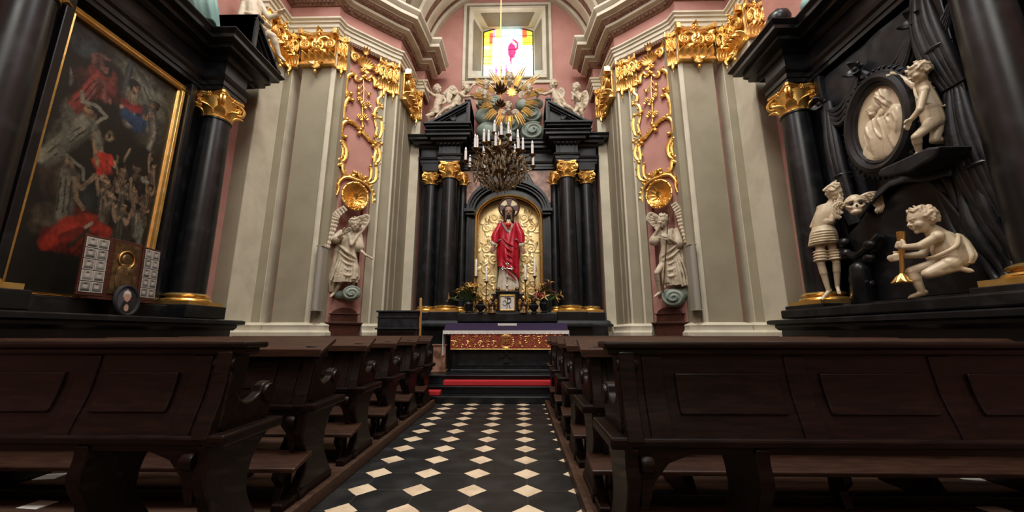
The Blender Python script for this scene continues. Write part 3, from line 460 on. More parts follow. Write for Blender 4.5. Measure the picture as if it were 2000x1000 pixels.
# ---- pilasters (u, Y) and base mouldings
ZP0, ZP1 = 1.16, 7.14
for s in (-1, 1):
    mb = MB()                                                     # broad pilaster with bevelled edge
    pol = [(4.05, 6.9), (4.05, 6.585), (3.455, 6.585), (3.405, 6.62), (3.405, 6.9)]
    mb.prism([(UX(u, s), y) for u, y in pol], ZP0, ZP1, 'z'); trim(mb, BEIGE, smooth=False)
    mb = MB(); pol = [(3.475, 6.60), (3.465, 6.572), (3.44, 6.572), (3.395, 6.62), (3.40, 6.64)]
    mb.prism([(UX(u, s), y) for u, y in pol], ZP0, ZP1, 'z'); trim(mb, CREAM, smooth=False)
    mb = MB(); ub(mb, s, 3.285, 3.405, 6.72, 7.0, ZP0, ZP1); trim(mb, BEIGE, smooth=False)
    mb = MB(); pol = [(4.43, 6.0), (4.70, 6.0), (4.70, 6.9), (4.27, 6.9), (4.27, 6.60), (4.43, 6.60)]
    mb.prism([(UX(u, s), y) for u, y in pol], ZP0, ZP1, 'z'); trim(mb, BEIGE, smooth=False)
    mb = MB(); ub(mb, s, 4.418, 4.44, 6.01, 6.595, ZP0, ZP1); ub(mb, s, 4.255, 4.285, 6.605, 6.885, ZP0, ZP1); trim(mb, CREAM, smooth=False)
    # pilaster at the chancel corner
    F = frame(V(UX(3.31, s), 6.93, 0), V(-s*.767, .641, 0), V(-s*.641, -.767, 0), V(0, 0, 1))
    mb = MB(); mb.bx(.64, .80, -.3, .055, ZP0, ZP1); mb.xf(F)
    pol = [(2.70, 7.50), (2.45, 7.50), (2.45, 7.9), (2.70, 7.9)]
    mb.prism([(UX(u, s), y) for u, y in pol], ZP0, ZP1, 'z')
    ub(mb, s, 2.42, 2.5, 7.7, 8.3, ZP0, ZP1); ub(mb, s, 2.40, 2.5, 7.95, 8.6, ZP0, ZP1)
    ub(mb, s, 2.20, 2.5, 8.55, 8.72, ZP0, ZP1)
    trim(mb, BEIGE, smooth=False)
    mb = MB(); mb.bx(.775, .815, -.02, .06, ZP0, ZP1); mb.xf(F); ub(mb, s, 2.19, 2.40, 8.535, 8.56, ZP0, ZP1); ub(mb, s, 2.43, 2.47, 7.485, 7.52, ZP0, ZP1)
    trim(mb, CREAM, smooth=False)
    # base moulding following the steps of the wall
    bl = [(4.70, 5.98), (4.43, 5.98), (4.43, 6.585), (4.25, 6.585), (4.25, 6.86)]
    bl2 = [(4.06, 6.86), (4.06, 6.575), (3.42, 6.575), (3.38, 6.70), (3.28, 6.80), (3.255, 6.90)]
    bl3 = [(2.78, 7.30), (2.68, 7.38), (2.62, 7.47), (2.43, 7.47), (2.39, 7.55), (2.39, 8.53), (2.18, 8.53)]
    prof = [(-.12, 1.10), (.13, 1.10), (.13, 1.215), (.10, 1.235), (.085, 1.25), (.075, 1.30), (.085, 1.335), (.06, 1.36), (.03, 1.375), (0, 1.385), (-.12, 1.385)]
    mb = MB()
    for pth in (bl, bl2, bl3): mb.sweep([(UX(u, s), y) for u, y in pth], prof, -s)
    mb2 = MB()
    for pth in (bl, bl2, bl3): mb2.sweep([(UX(u, s), y) for u, y in pth], [(-.12, 0), (.12, 0), (.12, 1.10), (-.12, 1.10)], -s)
    struct('baseboard_' + SIDE[s], mb, CREAM, ang=.5)
    trim(mb2, BEIGE, smooth=False)
    # entablature
    ep = [(4.75, 5.95), (4.44, 5.95), (4.44, 6.58), (3.42, 6.58), (3.385, 6.72), (3.285, 6.83), (2.595, 7.42), (2.44, 7.53), (2.385, 8.03), (2.385, 8.56), (2.15, 8.56), (2.15, 9.0)]
    EP = [(UX(u, s), y) for u, y in ep]
    mb = MB().sweep(EP, [(-.12, 7.20), (.02, 7.20), (.02, 7.29), (.045, 7.30), (.045, 7.38), (.075, 7.39), (.075, 7.43), (.11, 7.455), (.11, 7.49), (-.12, 7.49)], -s)
    trim(mb, CREAM, ang=.3)
    mb = MB().sweep(EP, [(-.12, 7.49), (.0, 7.49), (.0, 7.82), (-.12, 7.82)], -s); trim(mb, PINK, smooth=False)
    mb = MB().sweep(EP, [(-.1, 7.82), (.03, 7.82), (.10, 7.90), (.10, 7.93), (-.1, 7.93)], -s)
    mb.sweep(EP, [(-.1, 8.02), (.25, 8.02), (.31, 8.09), (.31, 8.11), (-.1, 8.11)], -s)
    mb.sweep(EP, [(-.1, 7.13), (.005, 7.13), (.012, 7.20), (-.1, 7.20)], -s)
    trim(mb, BROWNB, ang=.3)
    mb = MB().sweep(EP, [(-.1, 7.93), (.12, 7.93), (.12, 7.955), (.22, 7.96), (.23, 8.02), (-.1, 8.02)], -s)
    mb.sweep(EP, [(-.1, 8.11), (.33, 8.11), (.33, 8.14), (.45, 8.15), (.45, 8.235), (.47, 8.25), (.52, 8.31), (.52, 8.36), (-.1, 8.38)], -s)
    trim(mb, CREAM, ang=.3)
    # bead and egg ornaments of the brown bands
    mb = MB()
    def along(o, zz, r, step):
        for i in range(len(EP)-1):
            a, b = Vector(EP[i]), Vector(EP[i+1]); d = b-a; ln = d.length
            if ln < .08: continue
            nn = Vector((d.y, -d.x)).normalized()*-s
            for k in range(int(ln/step)):
                p = a + d*((k+.5)*step/ln) + nn*o
                if abs(r[2]-r[0]) < 1e-6: mb.ell((p.x, p.y, zz), r, su=6, sv=4)
                else: mb.ell((p.x, p.y, zz), r, su=6, sv=4)
    along(.085, 7.875, (.032, .032, .04), .085); along(.29, 8.06, (.028, .028, .035), .085); along(.012, 7.165, (.018, .018, .018), .05)
    trim(mb, BROWNB)

# ------------------------------------------------------------------ light: the day through the high windows, and an added lamp overhead
def area(name, loc, tgt, sx, sy, power, col=(1, .96, .9), spread=PI):
    l = bpy.data.lights.new(name, 'AREA'); l.shape = 'RECTANGLE'; l.size = sx; l.size_y = sy; l.energy = power; l.color = col; l.spread = spread
    o = bpy.data.objects.new(name, l); COL.objects.link(o); o.location = loc
    o.rotation_euler = (Vector(tgt)-Vector(loc)).to_track_quat('-Z', 'Y').to_euler(); return o
area('added_top_light', (CX, 2.5, ZT+.8), (CX, 2.9, 0), 3.6, 3.6, 820, (1, .965, .885))  # main lamp added above the ceiling opening to light from overhead
area('daylight_rear', (-.25, -3.9, 9.5), (-.25, 7., 5.5), 3.6, 4.1, 285, (1, .95, .86))
for s in (-1, 1): area('daylight_side', (CX+s*4.6, 2.6, 10.6), (CX-s*2, 6.5, 6), 3., 2.4, 230, (.80, .91, 1))
w = bpy.data.worlds.new('world'); S.world = w; w.use_nodes = True
w.node_tree.nodes['Background'].inputs[0].default_value = (.6, .75, 1, 1); w.node_tree.nodes['Background'].inputs[1].default_value = .8
# ------------------------------------------------------------------ figures
FIG['putto_kneel']['loc'][2] += .05
def hand_into(mb, w, tip, L, side, r, curl=.5, thumb=1):
    """palm, four bent fingers of unequal length and a thumb; w wrist, tip direction point, side: lateral axis"""
    d = (tip - w); d = d.normalized() if d.length > 1e-6 else V(0, 0, -1)
    side = (side - d*side.dot(d)); side = side.normalized() if side.length > 1e-4 else d.orthogonal().normalized()
    n = d.cross(side)
    pc = w + d*L*.24
    mb.ell(pc, (L*.17, L*.27, L*.10), frame((0,0,0), side, d, n).to_3x3().to_4x4())
    for k, (o, ln) in enumerate(((-.14, .82), (-.045, .95), (.05, 1.), (.14, .88))):
        a = w + d*L*.42 + side*L*o
        l = L*.5*ln; b = a + (d + side*o*.6 + n*curl*.45).normalized()*l*.52; c = b + (d + n*curl*1.3).normalized()*l*.48
        mb.cap(a, b, r, r*.9, 8); mb.cap(b, c, r*.9, r*.72, 8)
    a = w + d*L*.14 + side*L*.14*thumb; b = a + (d*.7 + side*.8*thumb + n*.25).normalized()*L*.22; c = b + (d + side*.25*thumb + n*.4).normalized()*L*.2
    mb.cap(a, b, r*1.15, r, 8); mb.cap(b, c, r, r*.8, 8)
def head_frame(face, tilt=0.):
    f = Vector(face).normalized(); up = V(0, 0, 1); rt = f.cross(up).normalized(); up = rt.cross(f)
    if tilt: up = (up*math.cos(tilt) + rt*math.sin(tilt)); rt = f.cross(up)
    return f, rt, up
def head_into(mb, c, R, face, tilt=0., child=True):
    """skull, cheeks, brow, nose, lips, chin, ears; R is half the head height"""
    f, rt, up = head_frame(face, tilt); M = frame((0,0,0), rt, f, up)
    P = lambda a, b, q: c + rt*a*R + f*b*R + up*q*R
    mb.ell(P(0, -.08, .18), (.74*R, .82*R, .80*R), M, 16, 12)
    mb.ell(P(0, .14, -.32), (.56*R, .60*R, .62*R), M, 14, 10)
    k = .34 if child else .30
    for s in (-1, 1):
        mb.ell(P(s*k, .40, -.28), ((.30 if child else .22)*R,)*3, M, 10, 8)      # cheeks
        mb.ell(P(s*.27, .615, .04), (.115*R, .085*R, .07*R), M, 8, 6)             # eyes
        mb.cap(P(s*.12, .70, .20), P(s*.42, .58, .22), .075*R, .06*R, 8)           # brows
        mb.ell(P(s*.73, -.02, .0), (.08*R, .16*R, .22*R), M, 8, 6)                # ears
    mb.cap(P(0, .68, .10), P(0, .86, -.17), .07*R, .105*R, 8)
    for s in (-1, 1): mb.ell(P(s*.09, .76, -.2), .075*R, None, 8, 6)
    mb.cap(P(-.15, .69, -.43), P(.15, .69, -.43), .055*R, .055*R, 8); mb.cap(P(-.12, .69, -.53), P(.12, .69, -.53), .06*R, .06*R, 8)
    mb.ell(P(0, .56, -.76), .17*R, None, 10, 8)
    return f, rt, up
def curls(c, R, face, seed, n=70, size=.17, tilt=0., front=.25, long=0.):
    """head of carved curls: a cap of overlapping locks"""
    f, rt, up = head_frame(face, tilt); rg = random.Random(seed); mb = MB()
    M = frame((0,0,0), rt, f, up); c0 = c + f*R*-.10 + up*R*.20
    mb.ell(c0 - f*R*.06, (.80*R, .84*R, .84*R), M, 16, 12)
    mb.v = [p for p in mb.v]
    k = 0; i = 0
    while k < n and i < 4000:
        i += 1
        a = rg.uniform(0, 2*PI); zz = rg.uniform(-.55, 1)
        q = V(math.sqrt(1-zz*zz)*math.cos(a), math.sqrt(1-zz*zz)*math.sin(a), zz)
        if q.y > front and q.z < .52: continue
        if abs(q.x) > .6 and q.z < -.25 and q.y > -.1: continue
        p = c0 + (rt*q.x*.82 + f*q.y*.86 + up*q.z*.85)*R
        t = rg.uniform(0, PI); e = (rt*q.y - f*q.x); e = e.normalized() if e.length > .1 else rt
        g = (e*math.cos(t) + up*math.sin(t))*size*R*.9
        mb.cap(p-g, p+g, size*R*rg.uniform(.6, .9), size*R*rg.uniform(.4, .7), 8); k += 1
    return mb
def hair_cut(mb, c, R, face, tilt=0.):
    """drop the cap's vertices that would cover the face"""
    return mb
def wing_mb(pts, w, n=(0, 1, 0), feathers=9, th=.02):
    """feathered wing: thick leading edge along pts (first at the shoulder), three overlapping rows of feathers on its hollow side"""
    P = smooth_path(pts, 8); mb = MB(); n = Vector(n).normalized(); m = len(P)-1
    hollow = (P[0]+P[-1])/2 - P[m//2]
    if hollow.length < .02: hollow = V(0, 0, -1)
    for row, (ln, off) in enumerate(((1., 0), (.66, -.5), (.36, -1.))):
        def fn(u, v):
            x = u*m; i = min(int(x), m-1); p = P[i].lerp(P[i+1], x-i); tg = (P[i+1]-P[i]).normalized(); s = tg.cross(n).normalized()
            if s.dot(hollow) < 0: s = -s
            ph = abs(math.sin(feathers*PI*u)); k = (.62+.38*math.sin(PI*min(1, u*1.15)))*ln
            q = p + s*v*w*k*(.80+.25*ph) + tg*w*.55*v*u + n*(off*th*1.1 + th*.9*(1-ph)*v)
            return q, n
        mb.slab(fn, feathers*6, 6, th)
    mb.tube(P, [lerp(w*.17, w*.07, i/m) for i in range(m+1)], 8)
    return mb
def robe_loft(st, seed, k=7, amp=.12, seg=40, phi=(0, 2*PI), inner=None, sub=6, ph=0., flare=0.):
    """cloth tube through stations (centre, rx, ry) with fold ripples that deepen downwards"""
    C = smooth_path([s[0] for s in st], sub); n = len(C); m = len(st); rg = random.Random(seed)
    p1, p2, p3 = rg.uniform(0, 6), rg.uniform(0, 6), rg.uniform(0, 6)
    mb = MB(); full = abs(phi[1]-phi[0]-2*PI) < 1e-6; vs = []
    cols = seg if full else seg+1
    for i in range(n):
        t = i/(n-1)*(m-1); j = min(int(t), m-2); u = t-j; u = u*u*(3-2*u)
        rx, ry = lerp(st[j][1], st[j+1][1], u), lerp(st[j][2], st[j+1][2], u)
        tt = i/(n-1)
        for q in range(cols):
            a = lerp(phi[0], phi[1], q/seg)
            f = math.sin(k*a + p1 + 2.2*tt + ph*tt) * .6 + math.sin((k*2+1)*a + p2 - 3.*tt)*.25 + math.sin((k-3)*a + p3 + 4*tt)*.4
            r = 1 + amp*(.25 + .75*tt)*f
            vs.append(C[i] + V(rx*math.cos(a)*r, ry*math.sin(a)*r, 0))
    fs = []
    for i in range(n-1):
        for q in range(seg):
            w = (q+1) % cols; fs.append((i*cols+q, i*cols+w, (i+1)*cols+w, (i+1)*cols+q))
    if full:
        fs += [tuple(range(cols))[::-1], tuple(range((n-1)*cols, n*cols))]
        return mb.add(vs, fs)
    th = inner or .02                                            # open cloth gets a thickness
    N_ = len(vs); inn = []
    for i in range(n):
        for q in range(cols):
            p = vs[i*cols+q]; d = C[i]-p; d.z = 0; inn.append(p + (d.normalized()*th if d.length > 1e-6 else V(0,0,0)))
    fs += [tuple(x+N_ for x in f[::-1]) for f in fs]
    for i in range(n-1):
        for q in (0, seg):
            a, b = i*cols+q, (i+1)*cols+q; fs.append((a, b, b+N_, a+N_))
    for q in range(seg):
        for i in (0, n-1):
            a, b = i*cols+q, i*cols+q+1; fs.append((a, b, b+N_, a+N_))
    return mb.add(vs + inn, fs)
def body_mb(F, putto=True, grip=None, fat=1., hands=True, tilt=0., curl=(.5, .5), legs=True, thumb=(1, 1), handk=1.):
    J = {k: Vector(v) for k, v in F['J'].items()}; R = F['hr']; H = 2*R; mb = MB()
    g = dict(chest=.40, belly=.45, pel=.43, sh=.20, ua=.185, el=.155, wr=.115, th=.29, kn=.20, cf=.19, an=.115, ft=.11) if putto else \
        dict(chest=.52, belly=.45, pel=.50, sh=.24, ua=.20, el=.15, wr=.10, th=.34, kn=.21, cf=.19, an=.115, ft=.13)
    g = {k: v*H*fat for k, v in g.items()}
    head_into(mb, J['head'], R, F['face'], tilt, putto)
    hb = J['head'] - head_frame(F['face'])[0]*R*.15 - V(0, 0, R*.5)
    mb.cap(J['neck'], hb, .24*H, .21*H)
    mid = (J['chest']+J['pelvis'])/2
    mb.cap(J['chest'], mid, g['chest'], g['belly']); mb.cap(mid, J['pelvis'], g['belly'], g['pel']); mb.cap(J['neck'], J['chest'], .24*H, g['chest']*.95)
    if putto:
        fd = Vector(F['face']); fd.z = 0; fd = fd.normalized() if fd.length > .01 else V(0,-1,0)
        mb.ell(mid + fd*H*.12, H*.36)
    for q in 'ab':
        s, e, w, h = (J[x+q] for x in ('s', 'e', 'w', 'h'))
        if q in F.get('noarm', ''): continue
        mb.cap(J['neck'].lerp(J['chest'], .35), s, g['sh'], g['sh']); mb.cap(s, e, g['ua'], g['el']); mb.cap(e, w, g['el']*1.03, g['wr'])
        if hands:
            L = H*(.62 if putto else .74)*handk; i = 'ab'.index(q)
            hand_into(mb, w, h, L, V(*grip[i]) if grip and grip[i] else (e-s).cross(w-e) if (e-s).cross(w-e).length > 1e-4 else V(1, 0, 0), L*(.105 if putto else .085), curl[i], thumb[i])
    if legs:
        for q in 'ab':
            p, k, n, t = (J[x+q] for x in ('p', 'k', 'n', 't'))
            mb.cap(J['pelvis'], p, g['pel']*.9, g['th']*1.05); mb.cap(p, k, g['th'], g['kn'])
            c = k.lerp(n, .35); bk = (k-p).cross(n-k); mb.cap(k, c, g['kn'], g['cf']); mb.cap(c, n, g['cf'], g['an'])
            d = (t-n); ln = d.length; dn = d.normalized()
            mb.cap(n - dn*ln*.15, n + d*.75, g['ft'], g['ft']*.85)
            sd = dn.cross(V(0, 0, 1)); sd = sd.normalized() if sd.length > .01 else V(1, 0, 0)
            for i, o in enumerate((-.8, -.35, .05, .42, .75)):
                a = n + d*.78 + sd*o*g['ft']*.75; mb.cap(a, a + dn*ln*.27*(1 - .07*i), g['ft']*.36*(1.2-.12*i), g['ft']*.26, 8)
    return mb
def figure(key, name, label, cat, m=STONE, vox=.007, sm=3, group=None, hair=True, seed=1, hairsize=.17, hairn=70, tilt=0., **k):
    F = FIG[key]; t = thing(name, label, cat, F['loc'], F['rz'], group)
    body_mb(F, tilt=tilt, **k).build('body', m, t, vox=vox, sm=sm)
    if hair:
        curls(Vector(F['J']['head']), F['hr'], F['face'], seed, hairn, hairsize, tilt).build('hair', m, t, vox=vox*.9, sm=2)
    return t, F, {a: Vector(b) for a, b in F['J'].items()}, {a: [Vector(q) for q in b] for a, b in F['X'].items()}
def wings(t, X, m, w, feathers=9):
    for nm in ('wing', 'wing2'):
        if nm in X: wing_mb(X[nm], w, feathers=feathers).build('wing', m, t)
def cloud_mb(c, r, seed=0, swirl=True, sq=.85):
    """stucco cloud: a bun with a spiral ridge on its face"""
    mb = MB(); c = Vector(c); mb.ell(c, (r, r*.75, r*sq), None, 24, 16)
    if swirl:
        pts = []; rs = []
        for i in range(46):
            t = i/45; a = t*4.2*PI + seed; q = r*(.92 - .82*t)
            zc = -r*.75*math.sqrt(max(0, 1-(q/r)**2*.98)) - r*.02
            pts.append(c + V(q*math.cos(a), zc, q*sq*math.sin(a))); rs.append(r*(.13 - .05*t))
        mb.tube(pts, rs, 8)
    return mb

# ---- the two niche angels
for key, lab in (('angel_l', 'cream angel statue in left niche, hand on chest, other arm stretched out'), ('angel_r', 'cream angel statue in right niche, holding a long dark staff')):
    lft = key == 'angel_l'
    t, F, J, X = figure(key, 'angel_statue', lab, 'statue', STATUE, .008, 3, 'angels in the side niches', seed=3 if lft else 5, putto=False, fat=.92, curl=(.4, .25) if lft else (.5, 1.5), thumb=(1, -1), grip=None if lft else (None, (0, 0, 1)))
    R = X['robe']
    rx = [.13, .165, .15, .185, .20, .21] if lft else [.13, .17, .155, .19, .20, .19]
    mb = robe_loft([(p, a, a*.72) for p, a in zip(R, rx)], 11 if lft else 12, 6, .13, sub=7, ph=2.5)
    mb2 = robe_loft([(p, a, a*.8) for p, a in zip(X['trail'], [.035, .06, .075, .085, .05])], 21, 5, .25, seg=24, sub=5)
    mb.merge(mb2)
    for q in 'ab':                                              # sleeves
        s, e = J['s'+q], J['e'+q]; mb.cap(s, s.lerp(e, .85), .085, .095)
        for i in range(3): mb.cap(s.lerp(e, .25+.22*i)+V(-.05, -.05, .02), s.lerp(e, .35+.22*i)+V(.05, -.05, -.02), .03, .03)
    rg = random.Random(70 if lft else 71); sg = 1 if lft else -1
    for i in range(5):                                          # slanting swags from hip to hip
        a = R[2].lerp(R[4], .05+.17*i)+V(-sg*rx[3]*.95, -.02, .10-.05*i); b = R[2].lerp(R[5], .12+.11*i)+V(sg*rx[3]*.95, -.04, -.12)
        md = (a+b)/2 + V(0, -.135, -.03-.02*i); w_ = rg.uniform(.012, .022)
        mb.tube(smooth_path([a, md, b], 6), [.010+w_*math.sin(PI*k/12) for k in range(13)], 8)
    for i in range(9):                                          # long falling folds of the skirt
        f_ = (i-4)/4; a = R[2]+V(f_*rx[2]*.8, -.10*(1-.5*f_*f_), -.04); m_ = R[4]+V(f_*rx[4]*.95-sg*.03, -.15*(1-.6*f_*f_), 0); b = R[5]+V(f_*rx[5]*1.05-sg*.05, -.13*(1-.6*f_*f_), -.04-.05*rg.random())
        mb.tube(smooth_path([a, m_, b], 6), [.010+.016*k/12 for k in range(13)], 7)
    mb.cap(R[0]+V(-.10, -.06, 0), R[1]+V(.02, -.13, -.10), .03, .035); mb.cap(R[0]+V(.10, -.06, 0), R[1]+V(.02, -.13, -.10), .03, .035)
    mb.build('robe', STATUE, t, vox=.009, sm=2)
    wing_mb([q+V(0, -.15, 0) for q in X['wing']], .15, n=(.5 if lft else -.5, 1, 0), feathers=13).build('wing', STATUE, t); wing_mb([q+V(0, -.06, 0) for q in X['wing2']], .14, feathers=8).build('wing', STATUE, t)
    c = X['cloud']; r = .17 if lft else .20
    cm = cloud_mb(c[0], r, .5 if lft else 2.); cm.ell(c[1], (r*.8, r*.6, r*.6)) if not lft else cm.ell(c[1], (r*.7, r*.5, r*.5))
    cm.build('cloud', SAGE, t)
    if not lft:
        a, b = X['staff']; mb = MB().tube([b, a], .011, 8); mb.build('staff', BRONZE, t)

# ---- putti over the main altar
for key, lab, sd in (('putto_wave', 'cream putto raising one arm, leftmost above the main altar', 7), ('putto_recline', 'cream putto reclining on left pediment half, turned towards sunburst', 8),
                     ('putto_reach', 'cream putto on right pediment half stretching an arm towards sunburst', 9), ('putto_pray', 'cream putto with hands joined at chin, rightmost above the main altar', 10)):
    t, F, J, X = figure(key, 'putto', lab, 'statue', STATUE, .009, 2, 'putti on the broken pediment', seed=sd, hairn=45, hairsize=.22)
    wings(t, X, STATUE, .17, 7)
    mb = MB(); p = J['pelvis']; rr = F['hr']
    for i in range(4): mb.tube(smooth_path([p+V(-rr*1.1, .05, rr*(.4-.25*i)), p+V(0, -rr*1.15, rr*(.15-.3*i)), p+V(rr*1.1, .0, rr*(.5-.3*i))], 5), rr*.22, 8)
    mb.build('loincloth', STATUE, t, vox=.01, sm=2)

# ---- right monument
t, F, J, X = figure('putto_stand', 'putto', 'ivory putto standing by oval relief, one arm laid over its rim', 'statue', STONE, .0065, 3, seed=13, hairn=60, thumb=(1, -1), curl=(.8, .6), fat=.98)
wing_mb(X['wing'], .12, n=(.3, 1, 0), feathers=7).build('wing', STONE, t)
mb = MB(); c = J['chest']
mb.tube(smooth_path([J['neck']+V(-.05, .08, .0), J['sa']+V(-.01, -.06, -.03), c+V(-.05, -.1, -.05), c+V(.09, -.02, -.16), c+V(.13, .08, -.05)], 6), .012, 8)
mb.build('sash', STONE, t)
t, F, J, X = figure('putto_soldier', 'putto', 'ivory putto in armour leaning its head on one hand', 'statue', STONE, .0075, 3, seed=14, tilt=.35, fat=.98, hairn=55)
B_ = X['cuirass']; mb = robe_loft([(B_[0], .105, .085), (B_[1], .135, .105), (B_[2], .105, .09)], 3, 3, .02)
mb.build('cuirass', STONE, t, vox=.008, sm=2)
K_ = X['skirt']; mb = MB(); st = [(K_[0], .115, .10), (K_[0].lerp(K_[1], .5), .15, .13), (K_[1], .165, .145)]
mb = robe_loft(st, 4, 9, .05)
for i in range(5): mb.lathe([(.155-.006*i, 0), (.168-.006*i, .008), (.155-.006*i, .016)], K_[1].lerp(K_[0], .10+.14*i) , 24)
mb.build('armour_skirt', STONE, t, vox=.008, sm=1)
mb = MB()
for q in 'ab':                                                  # banded breeches above the knee
    p, k = J['p'+q], J['k'+q]
    for i in range(4):
        c = p.lerp(k, .55+.11*i); mb.ell(c, (.085, .085, .022))
mb.build('breeches', STONE, t, vox=.007, sm=1)
mb = MB(); cr = X['crest']; f, rt, up = head_frame(F['face'], .35); hd = J['head']
mb.tube(smooth_path([hd+up*.09-rt*.11, hd+up*.13-f*.02, hd+up*.10+rt*.11], 5), .02, 8)
for i in range(9):
    a = cr[0].lerp(cr[2], i/8)+V(0, 0, -.02); mb.tube([a, a+V(.02, -.02, .05), a+V(.05, -.03, .045+.03*math.sin(i)), a+V(.06, -.04, .02)], [.022, .026, .02, .008], 7)
mb.build('helmet_crest', STONE, t, vox=.007, sm=1)
t, F, J, X = figure('putto_kneel', 'putto', 'ivory putto kneeling on one knee, both hands on gilded torch', 'statue', STONE, .0065, 3, seed=15, hairn=70, fat=.98, curl=(1.5, 1.5), thumb=(1, 1), grip=((0, 0, 1), (0, 0, 1)))
D_ = X['drape']; mb = robe_loft([(p, a, .04) for p, a in zip(D_, (.03, .05, .06, .03))], 6, 5, .2, seg=20)
mb.tube(smooth_path([J['pelvis']+V(-.14, -.1, .02), J['pelvis']+V(-.05, -.15, .03), J['pelvis']+V(.06, -.12, .1), D_[0]], 5), .02, 8)
mb.build('drapery', STONE, t, vox=.007, sm=1)
a, b = X['torch']; o = Vector(F['loc']); RZ = Matrix.Rotation(F['rz'], 4, 'Z'); tt = thing('torch', 'gilded torch turned flame down in kneeling putto hands', 'torch', F['loc'], F['rz'])
mb = MB(); d = (a-b); M = frame(b, d.orthogonal().normalized(), d.normalized().cross(d.orthogonal().normalized()), d.normalized()); l = d.length
mb.lathe([(.016, .06), (.018, l*.45), (.026, l*.75), (.036, l), (.03, l+.004), (.028, l-.01)], (0,0,0), 14, M); mb.build('shaft', BRASS, tt)
mb = MB()
for i in range(7):
    a_ = i*2*PI/7; q = b+V(.05*math.cos(a_), .05*math.sin(a_), 0); mb.tube([b+d*.14, b+d*.06+(q-b)*.5, q, q+V(.03*math.cos(a_), .03*math.sin(a_), -.012)], [.02, .028, .022, .006], 8)
mb.build('flame', GOLD, tt)
# winged skull
sk = FIG['putto_soldier']; t = thing('winged_skull', 'ivory winged skull lying on black stone above the kneeling putto', 'skull', (3.98, 4.36, 2.68), sk['rz']+.15)
mb = MB(); mb.ell((0, 0, .03), (.10, .125, .105)); mb.ell((-.015, -.07, -.05), (.07, .07, .07)); mb.ell((-.02, -.09, -.1), (.055, .055, .035))
for q in (-1, 1): mb.cap((-.015+.035*q, -.125, .035), (-.015+.075*q, -.09, .03), .018, .018); mb.cap((-.015+.075*q, -.085, -.02), (-.015+.05*q, -.12, -.045), .016, .014)
mb.build('skull', STONE, t, vox=.006, sm=2)
mb = MB()
for q in (-1, 1): mb.ell((-.015+.042*q, -.122, .002), (.020, .014, .019), None, 10, 8)
mb.ell((-.015, -.138, -.035), (.012, .012, .018), None, 8, 6); mb.build('eye_socket', INK, t)
wing_mb([(-.08, .0, .02), (-.14, -.02, .06), (-.2, -.02, .03), (-.22, -.02, -.06)], .13, feathers=7).build('wing', STONE, t)
wing_mb([(.06, .02, .10), (.14, .0, .13), (.24, .02, .11), (.25, .02, -.05)], .13, feathers=7).build('wing', STONE, t)

# ---- left altar pediment figures
t, F, J, X = figure('putto_left', 'putto', 'cream putto sitting on left altar pediment with one arm outstretched', 'statue', STATUE, .011, 3, seed=16, curl=(.3, .2))
mb = MB()
for i in range(5): mb.tube(smooth_path([J['pelvis']+V(-.2, .05, .3-.1*i), J['pelvis']+V(0, -.22, .12-.12*i), J['pelvis']+V(.2, .0, .2-.1*i)], 5), .04, 8)
mb.build('loincloth', STATUE, t, vox=.012, sm=2)
t, F, J, X = figure('teal_saint', 'saint_statue', 'statue in flowing teal robe standing above left altar cornice', 'statue', STATUE, .01, 3, seed=17, putto=False)
mb = robe_loft([(J['neck'], .12, .1), (J['chest'], .2, .15), (J['pelvis'], .2, .17), (J['ka']*.5+J['kb']*.5, .22, .2), (J['na']*.5+J['nb']*.5+V(0, 0, .02), .20, .22)], 18, 7, .14)
mb.build('robe', TEAL, t, vox=.01, sm=2)

# ---- the Sacred Heart statue of the main altar
t, F, J, X = figure('christ', 'robed_statue', 'painted statue in red mantle with open arms, standing in gilded niche', 'statue', SKIN, .008, 2, hair=False, putto=False, fat=.9, curl=(.15, .15), thumb=(-1, 1), tilt=0.)
z0 = -.02; p = J['neck']
tun = [(V(0, 0, p.z+.02), .075, .07), (V(0, 0, p.z-.06), .175, .12), (V(0, 0, 1.3), .19, .15), (V(0, 0, .95), .20, .15), (V(0, 0, .5), .22, .17), (V(0, .0, .06), .27, .22)]
mb = robe_loft(tun, 30, 8, .06, seg=56)
for q in 'ab': mb.cap(J['e'+q].lerp(J['s'+q], .15), J['w'+q].lerp(J['e'+q], .1), .085, .075)
mb.build('tunic', TUNIC, t, vox=.009, sm=2)
capst = [(V(0, .03, p.z-.02), .16, .10), (V(0, .03, p.z-.10), .225, .155), (V(0, .03, 1.25), .25, .19), (V(0, .03, .8), .27, .21), (V(0, .02, .12), .27, .24)]
robe_loft(capst, 31, 7, .05, seg=60, phi=(PI*-.08, PI*1.08), inner=.02).build('cape_lining', GREYL, t, ang=0)
# red mantle: wraps the right shoulder and chest, crosses to the left hip, falls in long folds
def mantle(u, v):
    a = lerp(PI*.98, PI*2.02, u)
    top = p.z - .05 - .02*u; low = lerp(.62, .50, u) - .38*max(0, (u-.55)/.45)**1.5*(1 if u < .86 else 1-(u-.86)/.14*.8)
    # open V at the breast, pinned at the left side
    if .36 < u < .74: top -= min(1.9*(u-.36), 1.5*(.74-u))*(1 if True else 0)
    z = lerp(top, low, v); zz = (p.z-z)/(p.z)
    rx = lerp(.205, .25, min(1, zz*2.2)); ry = lerp(.15, .235, min(1, zz*2.0))
    if z > p.z-.12: k = (p.z-z)/.12; rx *= .72+.28*max(0, k); ry *= .75+.25*max(0, k)
    fold = math.sin(u*34 + v*7 + 2*math.sin(v*4))*.5 + math.sin(u*19 - v*9)*.5
    r = 1 + (.02+.075*min(1, v*1.6))*fold
    q = V(rx*math.cos(a)*r, ry*math.sin(a)*r, z); return q, V(math.cos(a), math.sin(a), 0)
mb = MB().slab(mantle, 90, 50, .022)
mb.build('mantle', ROBE, t, ang=0)
mb = MB()
